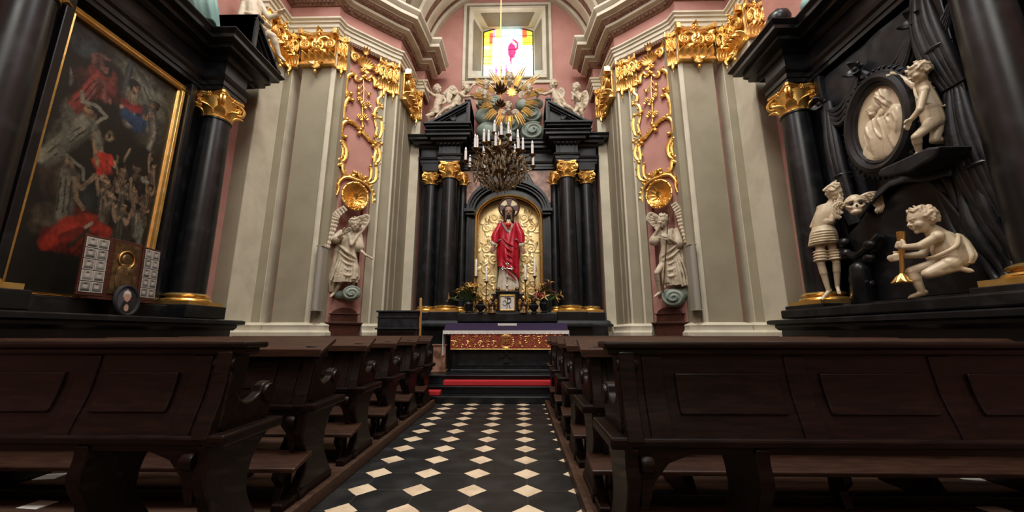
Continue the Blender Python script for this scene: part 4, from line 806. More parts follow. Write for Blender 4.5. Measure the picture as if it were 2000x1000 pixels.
for q in 'ab':                                                   # wide red sleeves with folds
    s, e, w_ = J['s'+q], J['e'+q], J['w'+q]; sg = -1 if q == 'a' else 1
    mb.merge(robe_loft([(s+V(-.01*sg, 0, .02), .06, .08), (s.lerp(e, .35)+V(-.005*sg, 0, 0), .08, .11), (e+V(-.012*sg, -.02, .02), .09, .135), (e.lerp(w_, .35)+V(-.012*sg, -.02, -.10), .08, .13)], 40, 6, .10, seg=28))
for i in range(6):                                              # diagonal swags
    a = V(-.20, -.10, 1.34-.12*i); b = V(.19, -.15, 1.02-.15*i); mb.tube(smooth_path([a, (a+b)/2+V(0, -.13, -.05), b], 6), [.012+.014*math.sin(PI*k/12) for k in range(13)], 8)
mb.build('sleeve', ROBE, t, vox=.009, sm=2)
mb = MB()
mb.tube(smooth_path([V(-.13, -.06, p.z-.06), V(-.12, -.155, p.z-.16), V(-.06, -.185, p.z-.28), V(.0, -.20, p.z-.36)], 6), [.012]+[.024]*17+[.012], 8)
for q in (-1, 1): mb.tube([V(q*.19+.10*math.cos(2*PI*i/18)*.75, -.04+.12*math.sin(2*PI*i/18), J['ea' if q < 0 else 'eb'].z-.11-.03*math.cos(2*PI*i/18)*q) for i in range(18)], .017, 7, closed=True)
mb.build('lapel', GREYL, t)
# hair, beard
hd, R_ = J['head'], F['hr']; f, rt, up = head_frame(F['face']); mb = curls(hd, R_, F['face'], 33, 40, .12)
for q in (-1, 1):
    for i in range(4): a = hd + rt*q*R_*(.62+.07*i) + up*R_*(.5-.1*i) - f*R_*.12*i; mb.tube(smooth_path([a, a+V(q*.025, -.02, -.12), a+V(q*.03, -.05, -.24), a+V(q*.015, -.07, -.34)], 4), [.038, .042, .036]+[.03]*9+[.012], 8)
mb.cap(hd+f*R_*.52-up*R_*.62, hd+f*R_*.50-up*R_*1.08, R_*.32, R_*.16); mb.cap(hd+rt*R_*.45+f*R_*.3-up*R_*.35, hd+f*R_*.5-up*R_*.7, R_*.16, R_*.2); mb.cap(hd-rt*R_*.45+f*R_*.3-up*R_*.35, hd+f*R_*.5-up*R_*.7, R_*.16, R_*.2)
mb.build('hair', HAIRM, t, vox=.008, sm=1)
h = X['halo'][0]; mb = MB(); M = frame(h+V(0, .06, .0), V(1, 0, 0), V(0, 0, 1), V(0, -1, 0))
mb.lathe([(0, 0), (.255, 0), (.255, .02), (0, .02)], (0,0,0), 40, M); mb.build('halo', HALO, t)
mb = MB(); mb.tube([M @ V(.245*math.cos(2*PI*i/40), .245*math.sin(2*PI*i/40), .026) for i in range(40)], .022, 6, closed=True)
for a in (0, PI/2, PI, PI*1.5):                                   # cross arms of the halo
    A = frame((0,0,0), V(math.cos(a), math.sin(a), 0), V(-math.sin(a), math.cos(a), 0), V(0, 0, 1)); q = MB(); q.prism([(.05, -.03), (.245, -.085), (.245, .085), (.05, .03)], .018, .034, 'z'); mb.merge(q, M @ A)
mb.build('halo_cross', WOODR, t, smooth=False)
h = X['heart'][0]; mb = MB(); mb.ell(h+V(-.025, 0, .02), .042); mb.ell(h+V(.025, 0, .02), .042); mb.cap(h, h+V(0, 0, -.07), .05, .012)
mb.build('heart', CARPET, t, vox=.006, sm=2)
mb = MB(); mb.cap(h+V(0, 0, .05), h+V(0, -.01, .11), .028, .008)
for i in range(16): a = i*PI/8; mb.cap(h+V(.06*math.cos(a), .01, .06*math.sin(a)), h+V(.10*math.cos(a), .01, .10*math.sin(a)), .008, .003, 6)
mb.build('heart_rays', GOLD, t)
mb = MB().lathe([(.30, 0), (.30, .05), (.27, .07), (.27, .10), (0, .10)], (0, 0, -.04), 32); mb.build('plinth', GOLD, t)
# ------------------------------------------------------------------ gilded ornament
def spiral_pts(c, r, turns, a0, ex, ez, dirn=1, n=26, rmin=.12):
    c = Vector(c); return [c + Vector(ex)*(r*(1-(1-rmin)*i/n)*math.cos(a0+dirn*turns*2*PI*i/n)) + Vector(ez)*(r*(1-(1-rmin)*i/n)*math.sin(a0+dirn*turns*2*PI*i/n)) for i in range(n+1)]
def leaf(mb, base, up, out, ln, wd, curl=.7, th=.012, lobes=5):
    base = Vector(base); up = Vector(up).normalized(); out = Vector(out).normalized(); sd = up.cross(out)
    def fn(u, v):
        s = u*2-1; a = v*curl*2.2
        p = base + up*(math.sin(min(a, PI*.95))/max(curl*2.2, .1)*ln if curl > .05 else v*ln) + out*((1-math.cos(a))/max(curl*2.2, .1)*ln)
        w = wd*(.55+.75*math.sin(PI*min(1, v*.85+.1)))*(1-v**3*.75)*(1-.22*abs(math.sin(v*lobes*PI))*abs(s))
        p = p + sd*s*w*.5 - out*abs(s)*wd*.10 + out*(.02*wd if abs(s) < .1 else 0)
        return p, (out*math.cos(a) - up*math.sin(a))
    mb.slab(fn, 6, 9, th); return mb
def rosette(mb, c, r, ex, ez, n=6):
    c = Vector(c); ex = Vector(ex); ez = Vector(ez); out = ex.cross(ez); M = frame((0,0,0), ex, ez, out)
    mb.ell(c + out*r*.25, r*.3, None, 8, 6)
    for i in range(n):
        a = 2*PI*i/n; d = ex*math.cos(a)+ez*math.sin(a); R = frame((0,0,0), d, out.cross(d), out)
        mb.ell(c + d*r*.58 + out*r*.12, (r*.42, r*.28, r*.2), R, 8, 6)
    return mb
ex, eo, ez = V(1,0,0), V(0,-1,0), V(0,0,1)
def column_capital(r, h):
    """composite capital: bell, two rows of acanthus, corner volutes, hollow abacus; base of the bell at z=0"""
    mb = MB(); mb.lathe([(r*1.02, 0), (r*1.1, h*.04), (r*1.02, h*.08), (r*.98, h*.1), (r*1.02, h*.5), (r*1.25, h*.8), (r*1.1, h*.86)], (0,0,0), 24)
    for i in range(8):
        a = 2*PI*i/8; o = V(math.cos(a), math.sin(a), 0); leaf(mb, o*r*1.0+V(0, 0, h*.06), ez, o, h*.52, r*.78, .75, r*.09)
    for i in range(4):
        a = PI/4+i*PI/2; o = V(math.cos(a), math.sin(a), 0); t = V(-o.y, o.x, 0); c = o*r*1.36+V(0, 0, h*.62)
        for q in (-1, 1):
            P = [p + t*q*r*.13 for p in spiral_pts(c, h*.22, 1.6, PI*.55, o, ez, -1)]; mb.tube(P, [lerp(r*.12, r*.07, k/26) for k in range(27)], 6)
        mb.cap(c-t*r*.16, c+t*r*.16, r*.16, r*.16, 8)
        s = V(math.cos(a-PI/4), math.sin(a-PI/4), 0); rosette(mb, s*r*1.2+V(0, 0, h*.84), r*.28, V(-s.y, s.x, 0), ez, 6)
    pol = []
    for i in range(4):
        a = PI/4+i*PI/2; b = a+PI/2
        c0 = V(math.cos(a), math.sin(a), 0)*r*1.78; c1 = V(math.cos(b), math.sin(b), 0)*r*1.78
        for k in range(7):
            t = (k+.4)/6.8; p = c0.lerp(c1, t); p -= p.normalized()*r*.26*math.sin(PI*t); pol.append((p.x, p.y))
    mb.prism(pol, h*.84, h*.91, 'z'); mb.prism([(x*1.06, y*1.06) for x, y in pol], h*.91, h, 'z')
    return mb
def column_base(r, h):
    mb = MB(); R = r*1.42; mb.bx(-R, R, -R, R, 0, h*.32)
    return mb.lathe([(r*1.38, h*.32), (r*1.42, h*.42), (r*1.36, h*.53), (r*1.2, h*.56), (r*1.1, h*.64), (r*1.12, h*.70), (r*1.24, h*.73), (r*1.27, h*.82), (r*1.2, h*.9), (r*1.05, h)], (0,0,0), 32)
def column(parent, M, r, z0, zs, z1, hb, name='column'):
    """black marble shaft with gilded base and capital; M places the axis"""
    P = M.to_translation()
    n = 12; prof = [(r*(1.0 - .16*(i/n)**1.8), lerp(z0+hb, zs, i/n)) for i in range(n+1)]; prof += [(r*.93, zs+.012), (r*.93, zs+.03)]
    c = MB().lathe(prof, (P.x, P.y, 0), 40).build(name, BLACK, parent)
    R3 = Matrix.Translation((P.x, P.y, z0)) @ M.to_3x3().to_4x4(); column_base(r, hb).xf(R3).build('base', GOLDF, c, ang=.5)
    R3 = Matrix.Translation((P.x, P.y, zs+.02)) @ M.to_3x3().to_4x4(); column_capital(r*.86, z1-zs-.02).xf(R3).build('capital', GOLD, c, ang=.6)
    return c
# pilaster capital: made once .62 m wide, then copied and stretched
def pil_capital(name='pilaster_capital'):
    t = thing(name, '', 'capital', group='gilded pilaster capitals'); w = .31
    mb = MB(); mb.bx(-w-.03, w+.03, -.10, .03, 0, .045); mb.bx(-w-.015, w+.015, -.085, .03, .045, .075); mb.bx(-w, w, -.03, .03, .07, .72); mb.build('necking', GOLDF, t, smooth=False, bevel=.01)
    mb = MB()
    for x in (-.26, -.13, 0, .13, .26): leaf(mb, (x, -.035, .075), ez, eo, .24, .15, .62, .018)
    mb.build('acanthus_row', GOLD, t)
    for q in (-1, 1):
        mb = MB(); c = V(q*.235, -.12, .42)
        mb.tube(spiral_pts(c, .105, 1.9, PI*.5, ex*q, ez, -1), [lerp(.03, .02, k/26) for k in range(27)], 8); mb.lathe([(0, 0), (.10, 0), (.10, .05), (0, .05)], (0,0,0), 18, frame(c+V(0, .05, 0), ex, ez, eo))
        rosette(mb, c+V(0, -.01, 0), .055, ex, ez, 5)
        leaf(mb, c+V(q*.0, .0, .10), V(q*.8, 0, .4), eo, .14, .10, .6, .02); leaf(mb, c+V(-q*.08, .02, -.10), V(-q*.9, 0, -.4), eo, .13, .09, .6, .02)
        mb.tube(smooth_path([c+V(0, .02, .11), c+V(-q*.09, .0, .16), c+V(-q*.19, -.02, .10), c+V(-q*.2, -.03, .0)], 5), [.028]*16, 7)
        mb.build('volute', GOLD, t)
    mb = MB(); c = V(0, -.13, .40); rosette(mb, c, .09, ex, ez, 7); mb.tube(spiral_pts(c, .125, 1.1, -PI*.4, ex, ez, 1, rmin=.6), [.026]*27, 7)
    leaf(mb, c+V(0, .03, .1), ez, eo, .16, .14, .5, .02); mb.build('rosette', GOLD, t)
    mb = MB()
    def ab(u, v): return None
    pts = [V(lerp(-w-.06, w+.06, i/14), -.13+.06*math.sin(PI*i/14), .66+.035*(abs(i/7-1))**2) for i in range(15)]
    mb.tube(pts, .036, 8); mb.tube([p+V(0, .02, .055) for p in pts], .026, 8)
    for q in (-1, 1): mb.bx(q*(w+.03)-.035, q*(w+.03)+.035, -.18, -.06, .63, .745)
    rosette(mb, (0, -.12, .69), .07, ex, ez, 5); leaf(mb, (0, -.10, .70), ez, eo, .14, .11, .6, .02)
    mb.build('abacus', GOLDF, t, bevel=.006)
    mb = MB(); leaf(mb, (0, -.09, .06), -ez, eo, .22, .16, .35, .02)
    for q in (-1, 1): leaf(mb, (q*.04, -.09, .07), V(q*.8, 0, -.6), eo, .13, .09, .5, .02)
    mb.ell((0, -.11, -.17), (.03, .03, .045)); mb.ell((0, -.10, -.06), .035)
    mb.build('pendant', GOLD, t)
    return t
CAPS = [(4.56, 6.0, .30, 0, 'outermost, on the face next to the side altar'), (4.43, 6.30, .50, 90, 'on the inward return of the outer pilaster'), (4.29, 6.60, .27, 0, 'on the narrow pilaster left of the pink recess'),
        (3.73, 6.585, .64, 0, 'on the broad front pilaster'), (3.325, 6.70, .17, 20, 'narrow, tucked beside broad pilaster, touching the rocaille crest'), (2.72, 7.38, .25, 40, 'on the chancel corner, beyond the rocaille crest'),
        (2.52, 7.51, .20, 0, 'narrow, facing front at chancel corner'), (2.40, 8.05, .72, 90, 'on the chancel side wall, seen edge-on'), (2.29, 8.54, .24, 0, 'innermost, beside the putti of main altar')]
cap0 = None
for s in (-1, 1):
    for (u, y, w, dg, txt) in CAPS:
        if s > 0: txt = txt.replace('left of', 'right of')
        sc = (w/.62, max(.6, min(1.1, w/.5)), 1.)
        a = math.radians(dg)*(-s)
        if cap0 is None: o = cap0 = pil_capital()
        else: o = dup(cap0)
        o.location = (UX(u, s), y, 6.40); o.rotation_euler = (0, 0, a); o.scale = sc
        o['label'] = ('gilded capital, left wall, ' if s < 0 else 'gilded capital, right wall, ') + txt
# rocaille frames, shells and crests on the canted walls
def cant_frame(s): return frame(V(UX(3.31, s), 6.93, 0), V(-s*.767, .641, 0), V(-s*.641, -.767, 0), V(0, 0, 1))
def cpt(a, z, b=.0): return V(a, b, z)
def build_rocaille(s):
    F = cant_frame(s); sd = SIDE[s]
    def put(mb, name, parent): return mb.xf(F).build(name, GOLD, parent)
    t = tag(bpy.data.objects.new('rocaille_cartouche', None), 'gilded rocaille scroll frame on the %s canted wall' % sd, 'ornament', 'gilded rocaille frames'); COL.objects.link(t)
    rg = random.Random(5)
    for nm, pts in STROKES.items():
        if nm == 'shell_hood': continue
        P = smooth_path([cpt(a, z, .035) for a, z in pts], 5); n = len(P); inner = 'inner' in nm
        mb = MB(); r0 = .021 if inner else .034
        R = [r0*(.55 + .6*math.sin(PI*min(1, max(0, i/(n-1)))))for i in range(n)]
        mb.tube(P, R, 8); mb.tube([p + V(.0, .018, 0) + V(.018, 0, .012) for p in P], [x*.55 for x in R], 6)
        cen = sum(P, V(0,0,0))/n
        for e, q in ((0, 1), (-1, -2)):                          # curled ends
            d = (P[e]-P[q]).normalized(); mb.ell(P[e]+V(0, .012, 0), r0*1.25, None, 10, 8)
        if not inner:
            for k in range(2, n-2, 4):                           # leafy spurs along the outside
                d = (P[k+1]-P[k-1]).normalized(); o = V(-d.z, 0, d.x)
                if o.dot(P[k]-V(.33, 0, P[k].z)) < 0: o = -o
                if (k//4) % 3 == 2: o = -o
                leaf(mb, P[k], (o*.8+d*.6), V(0, 1, 0), .075+.02*rg.random(), .05, .5, .012, 3)
        put(mb, 'scroll', t)
    mb = MB(); st = smooth_path([cpt(a, z, .03) for a, z in PEND['stem']], 5); mb.tube(st, [lerp(.012, .018, i/(len(st)-1)) for i in range(len(st))], 7)
    for a, z in PEND['buds']:
        p = cpt(a, z, .05); j = min(st, key=lambda q: abs(q.z-z-.16)); mb.tube(smooth_path([j, (j+p)/2+V(0, .01, -.03), p], 4), .010, 6); mb.ell(p, (.035, .03, .05))
        leaf(mb, p, V(-.5 if a < .33 else .5, 0, .7), V(0, 1, 0), .07, .05, .5, .012)
    put(mb, 'festoon', t)
    for a, z in PEND['flowers']:
        mb = MB(); p = cpt(a, z, .05); rosette(mb, p, .062, V(-1, 0, 0), ez, 6); leaf(mb, p+V(.03, 0, -.03), V(.7, 0, -.7), V(0, 1, 0), .08, .06, .5, .012); put(mb, 'flower', t)
    # crest under the entablature
    t = tag(bpy.data.objects.new('rocaille_crest', None), 'gilded shell-shaped crest above the rocaille frame, %s wall' % sd, 'ornament', 'gilded rocaille crests'); COL.objects.link(t)
    mb = MB(); c = cpt(CREST['fan'][0], CREST['fan'][1]-.12, .05)
    for i in range(9):
        a = PI*(.08+.84*i/8); leaf(mb, c, V(math.cos(a), 0, math.sin(a)*.8), V(0, 1, 0), .22, .085, .45, .016, 4)
    put(mb, 'shell', t)
    for k, sg in (('spiral_r', 1), ('spiral_l', -1)):
        mb = MB(); c = cpt(*CREST[k], .06); mb.tube(spiral_pts(c, .10, 1.6, -PI*.5, V(sg, 0, 0), ez, 1), [lerp(.032, .018, i/26) for i in range(27)], 8); leaf(mb, c+V(sg*.06, 0, .06), V(sg*.6, 0, .8), V(0, 1, 0), .16, .09, .5, .016); put(mb, 'volute', t)
    mb = MB(); c = cpt(*CREST['mid'], .05); rosette(mb, c, .07, V(-1, 0, 0), ez, 6)
    for q in (-1, 1): leaf(mb, c, V(q*.8, 0, -.5), V(0, 1, 0), .15, .08, .5, .014)
    put(mb, 'rosette', t); mb = MB()
    tp = cpt(CREST['top'][0], CREST['top'][1]-.16, .08)
    for q in (-.5, 0, .5): leaf(mb, tp, V(q, 0, 1), V(0, 1, 0), .17, .07, .5, .016)
    put(mb, 'flame', t)
    # shell over the angel
    t = tag(bpy.data.objects.new('gilded_shell', None), 'gilded hollow shell above the %s niche angel' % sd, 'ornament', 'gilded shells'); COL.objects.link(t)
    c = cpt(.33, 3.86, .085); rx, rz = .235, .27
    def bowl(u, v):
        a = 2*PI*u; r = v; rib = 1 + .05*math.sin(14*a)*min(1, r*1.4)
        p = c + V(rx*r*math.cos(a)*rib, .11*(r**2)-.10+.03*math.sin(14*a)*r*(1-r)*2, rz*r*math.sin(a)*rib)
        return p, V(-math.cos(a)*.6*r, .8, -math.sin(a)*.6*r)
    mb = MB().slab(bowl, 84, 10, .02); put(mb, 'bowl', t)
    mb = MB(); n = 40
    rim = [c + V(rx*math.cos(2*PI*i/n)*1.03, .03, rz*math.sin(2*PI*i/n)*1.03) for i in range(n)]; mb.tube(rim, .022, 8, closed=True)
    for i in range(0, n, 3): mb.ell(rim[i]+V(0, .015, 0), .026, None, 8, 6)
    put(mb, 'rim', t)
    P = smooth_path([cpt(a, z, .05) for a, z in STROKES['shell_hood']], 5); mb = MB(); n = len(P); mb.tube(P, [.03*(.5+.6*math.sin(PI*i/(n-1))) for i in range(n)], 8)
    for k in range(2, n-2, 3):
        d = (P[k+1]-P[k-1]).normalized(); o = V(-d.z, 0, d.x); o = o if o.dot(P[k]-c) > 0 else -o; leaf(mb, P[k], o+d*.3, V(0, 1, 0), .075, .06, .5, .012)
    put(mb, 'hood', t)
    mb = MB()
    for i in range(7):
        a = -PI*(.15+.7*i/6); leaf(mb, c+V(.02, .0, -.13), V(math.cos(a), 0, math.sin(a)), V(0, 1, 0), .15+.05*(i % 2), .075, .6, .016)
    rosette(mb, c+V(.02, .04, -.2), .06, V(-1, 0, 0), ez, 6); leaf(mb, c+V(0, .0, -.05), V(.2, 0, 1), V(0, 1, 0), .15, .1, .5, .016)
    put(mb, 'foliage', t)
for s in (-1, 1): build_rocaille(s)
# slim column loudspeakers on the broad pilasters, wooden seat backs below the angels
for s in (-1, 1):
    t = thing('column_speaker', 'slim grey column loudspeaker on the %s broad pilaster edge' % SIDE[s], 'speaker', (UX(3.30, s), 6.56, 1.60), 0, 'column loudspeakers')
    mb = MB(); pol = [(.055*math.cos(PI*i/10), -.05*math.sin(PI*i/10)) for i in range(11)]; mb.prism([(-x, y) for x, y in pol]+[(.055, .16), (-.055, .16)][::1], 0, 1.12, 'z'); mb.build('cabinet', GREYP, t, ang=.6)
    mb = MB(); mb.bx(-.062, .062, -.045, .165, 1.12, 1.14); mb.bx(-.062, .062, -.045, .165, -.02, 0); mb.build('end_cap', GREYP, t, smooth=False, bevel=.004)
    t = thing('seat_back', 'carved red-brown wooden seat back below the %s niche angel' % SIDE[s], 'seat', V(UX(3.31, s), 6.93, 0) + V(-s*.767, .641, 0)*.33 + V(-s*.641, -.767, 0)*.03, math.atan2(.641, -s*.767) + (PI if s > 0 else 0), 'carved seat backs')
    half = [(.56, 0), (.56, 1.17), (.27, 1.17), (.27, 1.30), (.275, 1.33), (.31, 1.36), (.32, 1.39), (.255, 1.40), (.235, 1.43), (.225, 1.50), (.24, 1.535), (.27, 1.555), (.22, 1.56)]
    arc = [(.22*math.cos(PI/2*i/8), 1.56+.115*math.sin(PI/2*i/8)) for i in range(1, 9)]
    r_ = half+arc; pol = r_ + [(-x, z) for x, z in r_[::-1][1:]]
    MB().prism(pol, -.06, 0, 'y').build('back_panel', WOODR, t, smooth=False, bevel=.006)
    mb = MB(); mb.bx(-.33, .33, -.10, .0, 1.375, 1.40); mb.bx(-.30, .30, -.085, .0, 1.355, 1.375); mb.bx(-.27, .27, -.085, 0, 1.545, 1.562); mb.bx(-.245, .245, -.09, 0, 1.40, 1.41); mb.build('moulding', WOODR, t, smooth=False, bevel=.004)
    mb = MB(); mb.bx(-.5, .5, -.40, -.06, .42, .46); mb.build('seat', WOODR, t, smooth=False); mb = MB(); mb.bx(-.5, -.44, -.38, -.06, 0, .42); mb.bx(.44, .5, -.38, -.06, 0, .42); mb.build('support', WOODR, t, smooth=False)
# ------------------------------------------------------------------ main altarpiece (a to the right, b out of the back wall, z up)
def AF(X, Y, a, b): return frame(V(X, Y, 0), V(*a, 0), V(*b, 0), V(0, 0, 1))
def ent_sweep(t, F, path, z0, z1, proj, name=('architrave', 'frieze', 'cornice')):
    """entablature in three moulded bands along a plan path (a,b); outward = left of travel from +a to -a"""
    P = []
    for a, b in path: q = F @ V(a, b, 0); P.append((q.x, q.y))
    sg = 1 if (F @ V(0, 1, 0) - F @ V(0, 0, 0)).dot(Vector((Vector(P[1]).y-Vector(P[0]).y, -(P[1][0]-P[0][0]), 0))) > 0 else -1
    # use the longest outward-facing run to decide the side
    best = max(range(len(path)-1), key=lambda i: abs(path[i+1][0]-path[i][0])); d = Vector(P[best+1])-Vector(P[best])
    o = F.to_3x3() @ V(0, 1, 0); sg = 1 if Vector((d.y, -d.x)).dot(o.xy) > 0 else -1
    h = z1-z0; za, zf = z0+h*.28, z0+h*.62; p = proj
    prs = [[(-.3, z0), (0, z0), (0, z0+h*.08), (.018, z0+h*.09), (.018, z0+h*.18), (.05, z0+h*.22), (.06, za), (-.3, za)],
           [(-.3, za), (.0, za), (.0, zf), (-.3, zf)],
           [(-.3, zf), (.02, zf), (.06, zf+h*.05), (.07, zf+h*.09), (p*.55, zf+h*.11), (p*.58, zf+h*.20), (p*.85, zf+h*.22), (p*.86, zf+h*.29), (p*.92, zf+h*.31), (p, zf+h*.36), (p, z1), (-.3, z1)]]
    for nm, pr in zip(name, prs): MB().sweep(P, pr, sg).build(nm, BLACK, t, ang=.35)
def pediment_half(t, F, a0, a1, b0, b1, z0, z1, name='pediment'):
    """half of a broken pediment: low at a0, cut upright at a1; raking mouldings around a sunk tympanum"""
    mb = MB(); n = (z1-z0)/(a1-a0)
    def tri(ins, b0_, b1_):
        lo, hi = (a0 + ins*2.4*(1 if a1 > a0 else -1)), a1 - ins*(1 if a1 > a0 else -1)
        return MB().prism([(lo, z0+ins), (hi, z0+ins), (hi, z0+ins*.2+abs(n)*abs(hi-a0)-ins*1.25), ], b0_, b1_, 'y')
    mb.merge(tri(.0, b0, b1-.14)); p = mb.xf(F).build(name, BLACK, t, smooth=False)
    for k, (d, th, pr) in enumerate(((0, .07, .0), (.075, .05, -.045), (.13, .035, -.085))):
        q = MB(); s = 1 if a1 > a0 else -1
        L0 = (a0+s*d*2.2, z0+d*.3+.02); L1 = (a1, z0+abs(a1-a0)*abs(n)-d)
        q.prism([L0, (L0[0]+s*th*1.5, L0[1]-.0), (L1[0], L1[1]-th), L1], b0, b1+pr, 'y')
        q.prism([(L1[0], L1[1]), (L1[0]-s*th*.9, L1[1]-th*.6), (L1[0]-s*th*.9, z0), (L1[0], z0)], b0, b1+pr, 'y') if k < 2 else None
        q.xf(F).build('raking_moulding', BLACK, p, smooth=False, bevel=.01)
    s = 1 if a1 > a0 else -1; q = MB()
    for (da, zz0, zz1, bb) in ((.10, z0, z1, -.03), (.14, z1-.05, z1+.005, .01), (.12, z1-.12, z1-.07, -.01), (.11, z1-.20, z1-.16, -.02)): q.bx(min(a1, a1-s*da), max(a1, a1-s*da), b0, b1+bb, zz0, zz1)
    q.xf(F).build('end_moulding', BLACK, p, smooth=False, bevel=.01)
    q = MB(); c = V(a1-s*abs(a1-a0)*.36, b1-.12, z0+(z1-z0)*.27)
    for i in range(5): leaf(q, c, V(-s*math.cos(.15+i*.35), 0, math.sin(.15+i*.35)*.6+.05), V(0, 1, 0), .13+.03*i, .06, .4, .014)
    q.xf(F).build('carved_leaf', BLACKM, p)
F = AF(CX, 9.3, (1, 0), (0, -1))
t = MAIN = thing('altarpiece', 'tall black marble altarpiece with gilded capitals and broken pediment, behind the altar', 'altarpiece', (0, 0, 0))
mb = MB(); mb.bx(-2.15, 2.15, 0, .72, 0, 1.66); mb.bx(-2.15, 2.15, .68, 1.02, 0, 1.40); mb.xf(F).build('plinth', BLACK, t, smooth=False, bevel=.012)
P = []
pth = [(2.17, .70), (2.17, .93), (1.72, .93), (1.72, 1.06), (1.08, 1.06), (1.08, .93), (-1.08, .93), (-1.08, 1.06), (-1.72, 1.06), (-1.72, .93), (-2.17, .93), (-2.17, .70)]
def swp(pth, prof, m, name, **k):
    P = [(F @ V(a, b, 0)).xy for a, b in pth]; d = P[6]-P[5] if len(P) > 6 else P[1]-P[0]
    best = max(range(len(pth)-1), key=lambda i: abs(pth[i+1][0]-pth[i][0])); d = P[best+1]-P[best]; o = (F.to_3x3() @ V(0, 1, 0)).xy
    sg = 1 if Vector((d.y, -d.x)).dot(o) > 0 else -1
    return MB().sweep([tuple(p) for p in P], prof, sg).build(name, m, t, **k)
swp(pth, [(-.5, 1.34), (.10, 1.34), (.10, 1.38), (.06, 1.41), (.04, 1.46), (.0, 1.48), (-.5, 1.48)], BLACK, 'plinth_moulding', ang=.4)
for q in (-1, 1): mb = MB(); mb.bx(q*1.40-.33, q*1.40+.33, .3, 1.05, 1.47, 1.66); mb.bx(q*1.88-.28, q*1.88+.26, .3, .88, 1.47, 1.655); mb.xf(F).build('pedestal', BLACK, t, smooth=False, bevel=.01)
# back panel with the arched opening
mb = MB(); AW, AZ, KZ = .83, 3.93, .76; n = 24; b0, b1 = .02, .42
for q in (-1, 1): mb.bx(min(q*AW, q*2.16), max(q*AW, q*2.16), b0, b1, 1.66, AZ)
vs_ = []
for i in range(n+1):
    a = PI*i/n; x, z = AW*math.cos(a), AZ+KZ*AW*math.sin(a); vs_ += [(x, b1, z), (2.16*(1-2*i/n) if True else 0, b1, 5.28), (2.16*(1-2*i/n), b0, 5.28), (x, b0, z)]
vs_[0:4] = [(AW, b1, AZ), (2.16, b1, AZ), (2.16, b0, AZ), (AW, b0, AZ)]; vs_[-4:] = [(-AW, b1, AZ), (-2.16, b1, AZ), (-2.16, b0, AZ), (-AW, b0, AZ)]
mb.add(vs_, [(i*4+k, i*4+(k+1) % 4, i*4+4+(k+1) % 4, i*4+4+k) for i in range(n) for k in range(4)])
for q in (-1, 1): mb.prism([(q*2.16, AZ-.01), (q*2.16, 5.28), (q*1.95, 5.28)], b0, b1, 'y'); 
mb.bx(-2.16, 2.16, b0, b1-.02, 4.95, 5.28)
for q in (-1, 1): mb.bx(min(q*.95, q*2.16), max(q*.95, q*2.16), b0, b1-.01, AZ-.02, 5.28)
mb.xf(F).build('back_panel', BLACK, t, smooth=False)
for q in (-1, 1):                                                # reddish spandrels
    MB().prism([(q*.99, 4.35), (q*1.20, 4.2), (q*1.20, 5.18), (q*.45, 5.18), (q*.62, 4.86)], .40, .45, 'y').xf(F).build('spandrel', REDM, t, smooth=False)
mb = MB(); rp = []
for (r0, r1, bb) in ((.83, .89, .56), (.89, .94, .63), (.94, 1.0, .70)):
    vs_ = []
    for i in range(n+1):
        a = PI*i/n; c, s_ = math.cos(a), math.sin(a); vs_ += [(r0*c, bb, 4.10+KZ*r0*s_), (r1*c, bb, 4.10+KZ*1.06*r1*s_), (r1*c, .38, 4.10+KZ*1.06*r1*s_), (r0*c, .38, 4.10+KZ*r0*s_)]
    mb.add(vs_, [(i*4+k, i*4+(k+1) % 4, i*4+4+(k+1) % 4, i*4+4+k) for i in range(n) for k in range(4)])
for q in (-1, 1):
    for (r0, r1, bb) in ((.84, .90, .48), (.90, .95, .52), (.95, 1.0, .56)): mb.bx(min(q*r0, q*r1), max(q*r0, q*r1), .38, bb, 1.66, 4.02)
    mb.bx(min(q*.82, q*1.02), max(q*.82, q*1.02), .38, .66, 3.98, 4.04); mb.bx(min(q*.81, q*1.05), max(q*.81, q*1.05), .38, .74, 4.04, 4.11)
mb.xf(F).build('arch', BLACK, t, ang=.5)
# gilded niche lining with scrollwork in low relief
def arch_pts(r, zs, z0, n=20): return [(-r, z0)]+[(r*math.cos(PI-PI*i/n), zs+KZ*r*math.sin(PI-PI*i/n)) for i in range(n+1)]+[(r, z0)]
nich = MB().prism(arch_pts(.85, AZ, 1.70), .03, .07, 'y').xf(F).build('niche_panel', PALEGOLD, t, smooth=False)
mb = MB(); P = [V(a, .44, z) for a, z in arch_pts(.80, AZ, 1.72)]; mb.tube(P, .026, 8); mb.tube([V(p.x*.94, .40, AZ+(p.z-AZ)*.94 if p.z > AZ else p.z) for p in P], .014, 8)
mb.xf(F).build('niche_frame', GOLDF, t)
mb = MB(); rg = random.Random(2)
for q in (-1, 1):
    for k in range(9):
        zc = 1.95+k*.265; xc = q*(.55 if k % 2 else .38); r = .145-.006*k*.5; dr = 1 if k % 2 else -1
        mb.tube(spiral_pts((xc, .075, zc), r, 1.5, PI*(.5 if k % 2 else -.5), V(q*dr, 0, 0), V(0, 0, 1), -1, 22), [lerp(.034, .018, i/22) for i in range(23)], 6)
        for j in range(6): a = rg.uniform(0, 6); leaf(mb, V(xc, .075, zc)+V(math.cos(a), 0, math.sin(a))*r*.9, V(math.cos(a+.8), 0, math.sin(a+.8)), V(0, 1, 0), .15, .09, .25, .014)
    mb.tube(smooth_path([V(q*(.48+.13*math.sin(i*1.2)), .08, 1.8+i*.21) for i in range(13)], 4), .012, 6)
mb.v = [(x, .068+(y-.068)*.55, z) for x, y, z in mb.v]; mb.xf(F).build('scrollwork', PALEGOLD, nich)
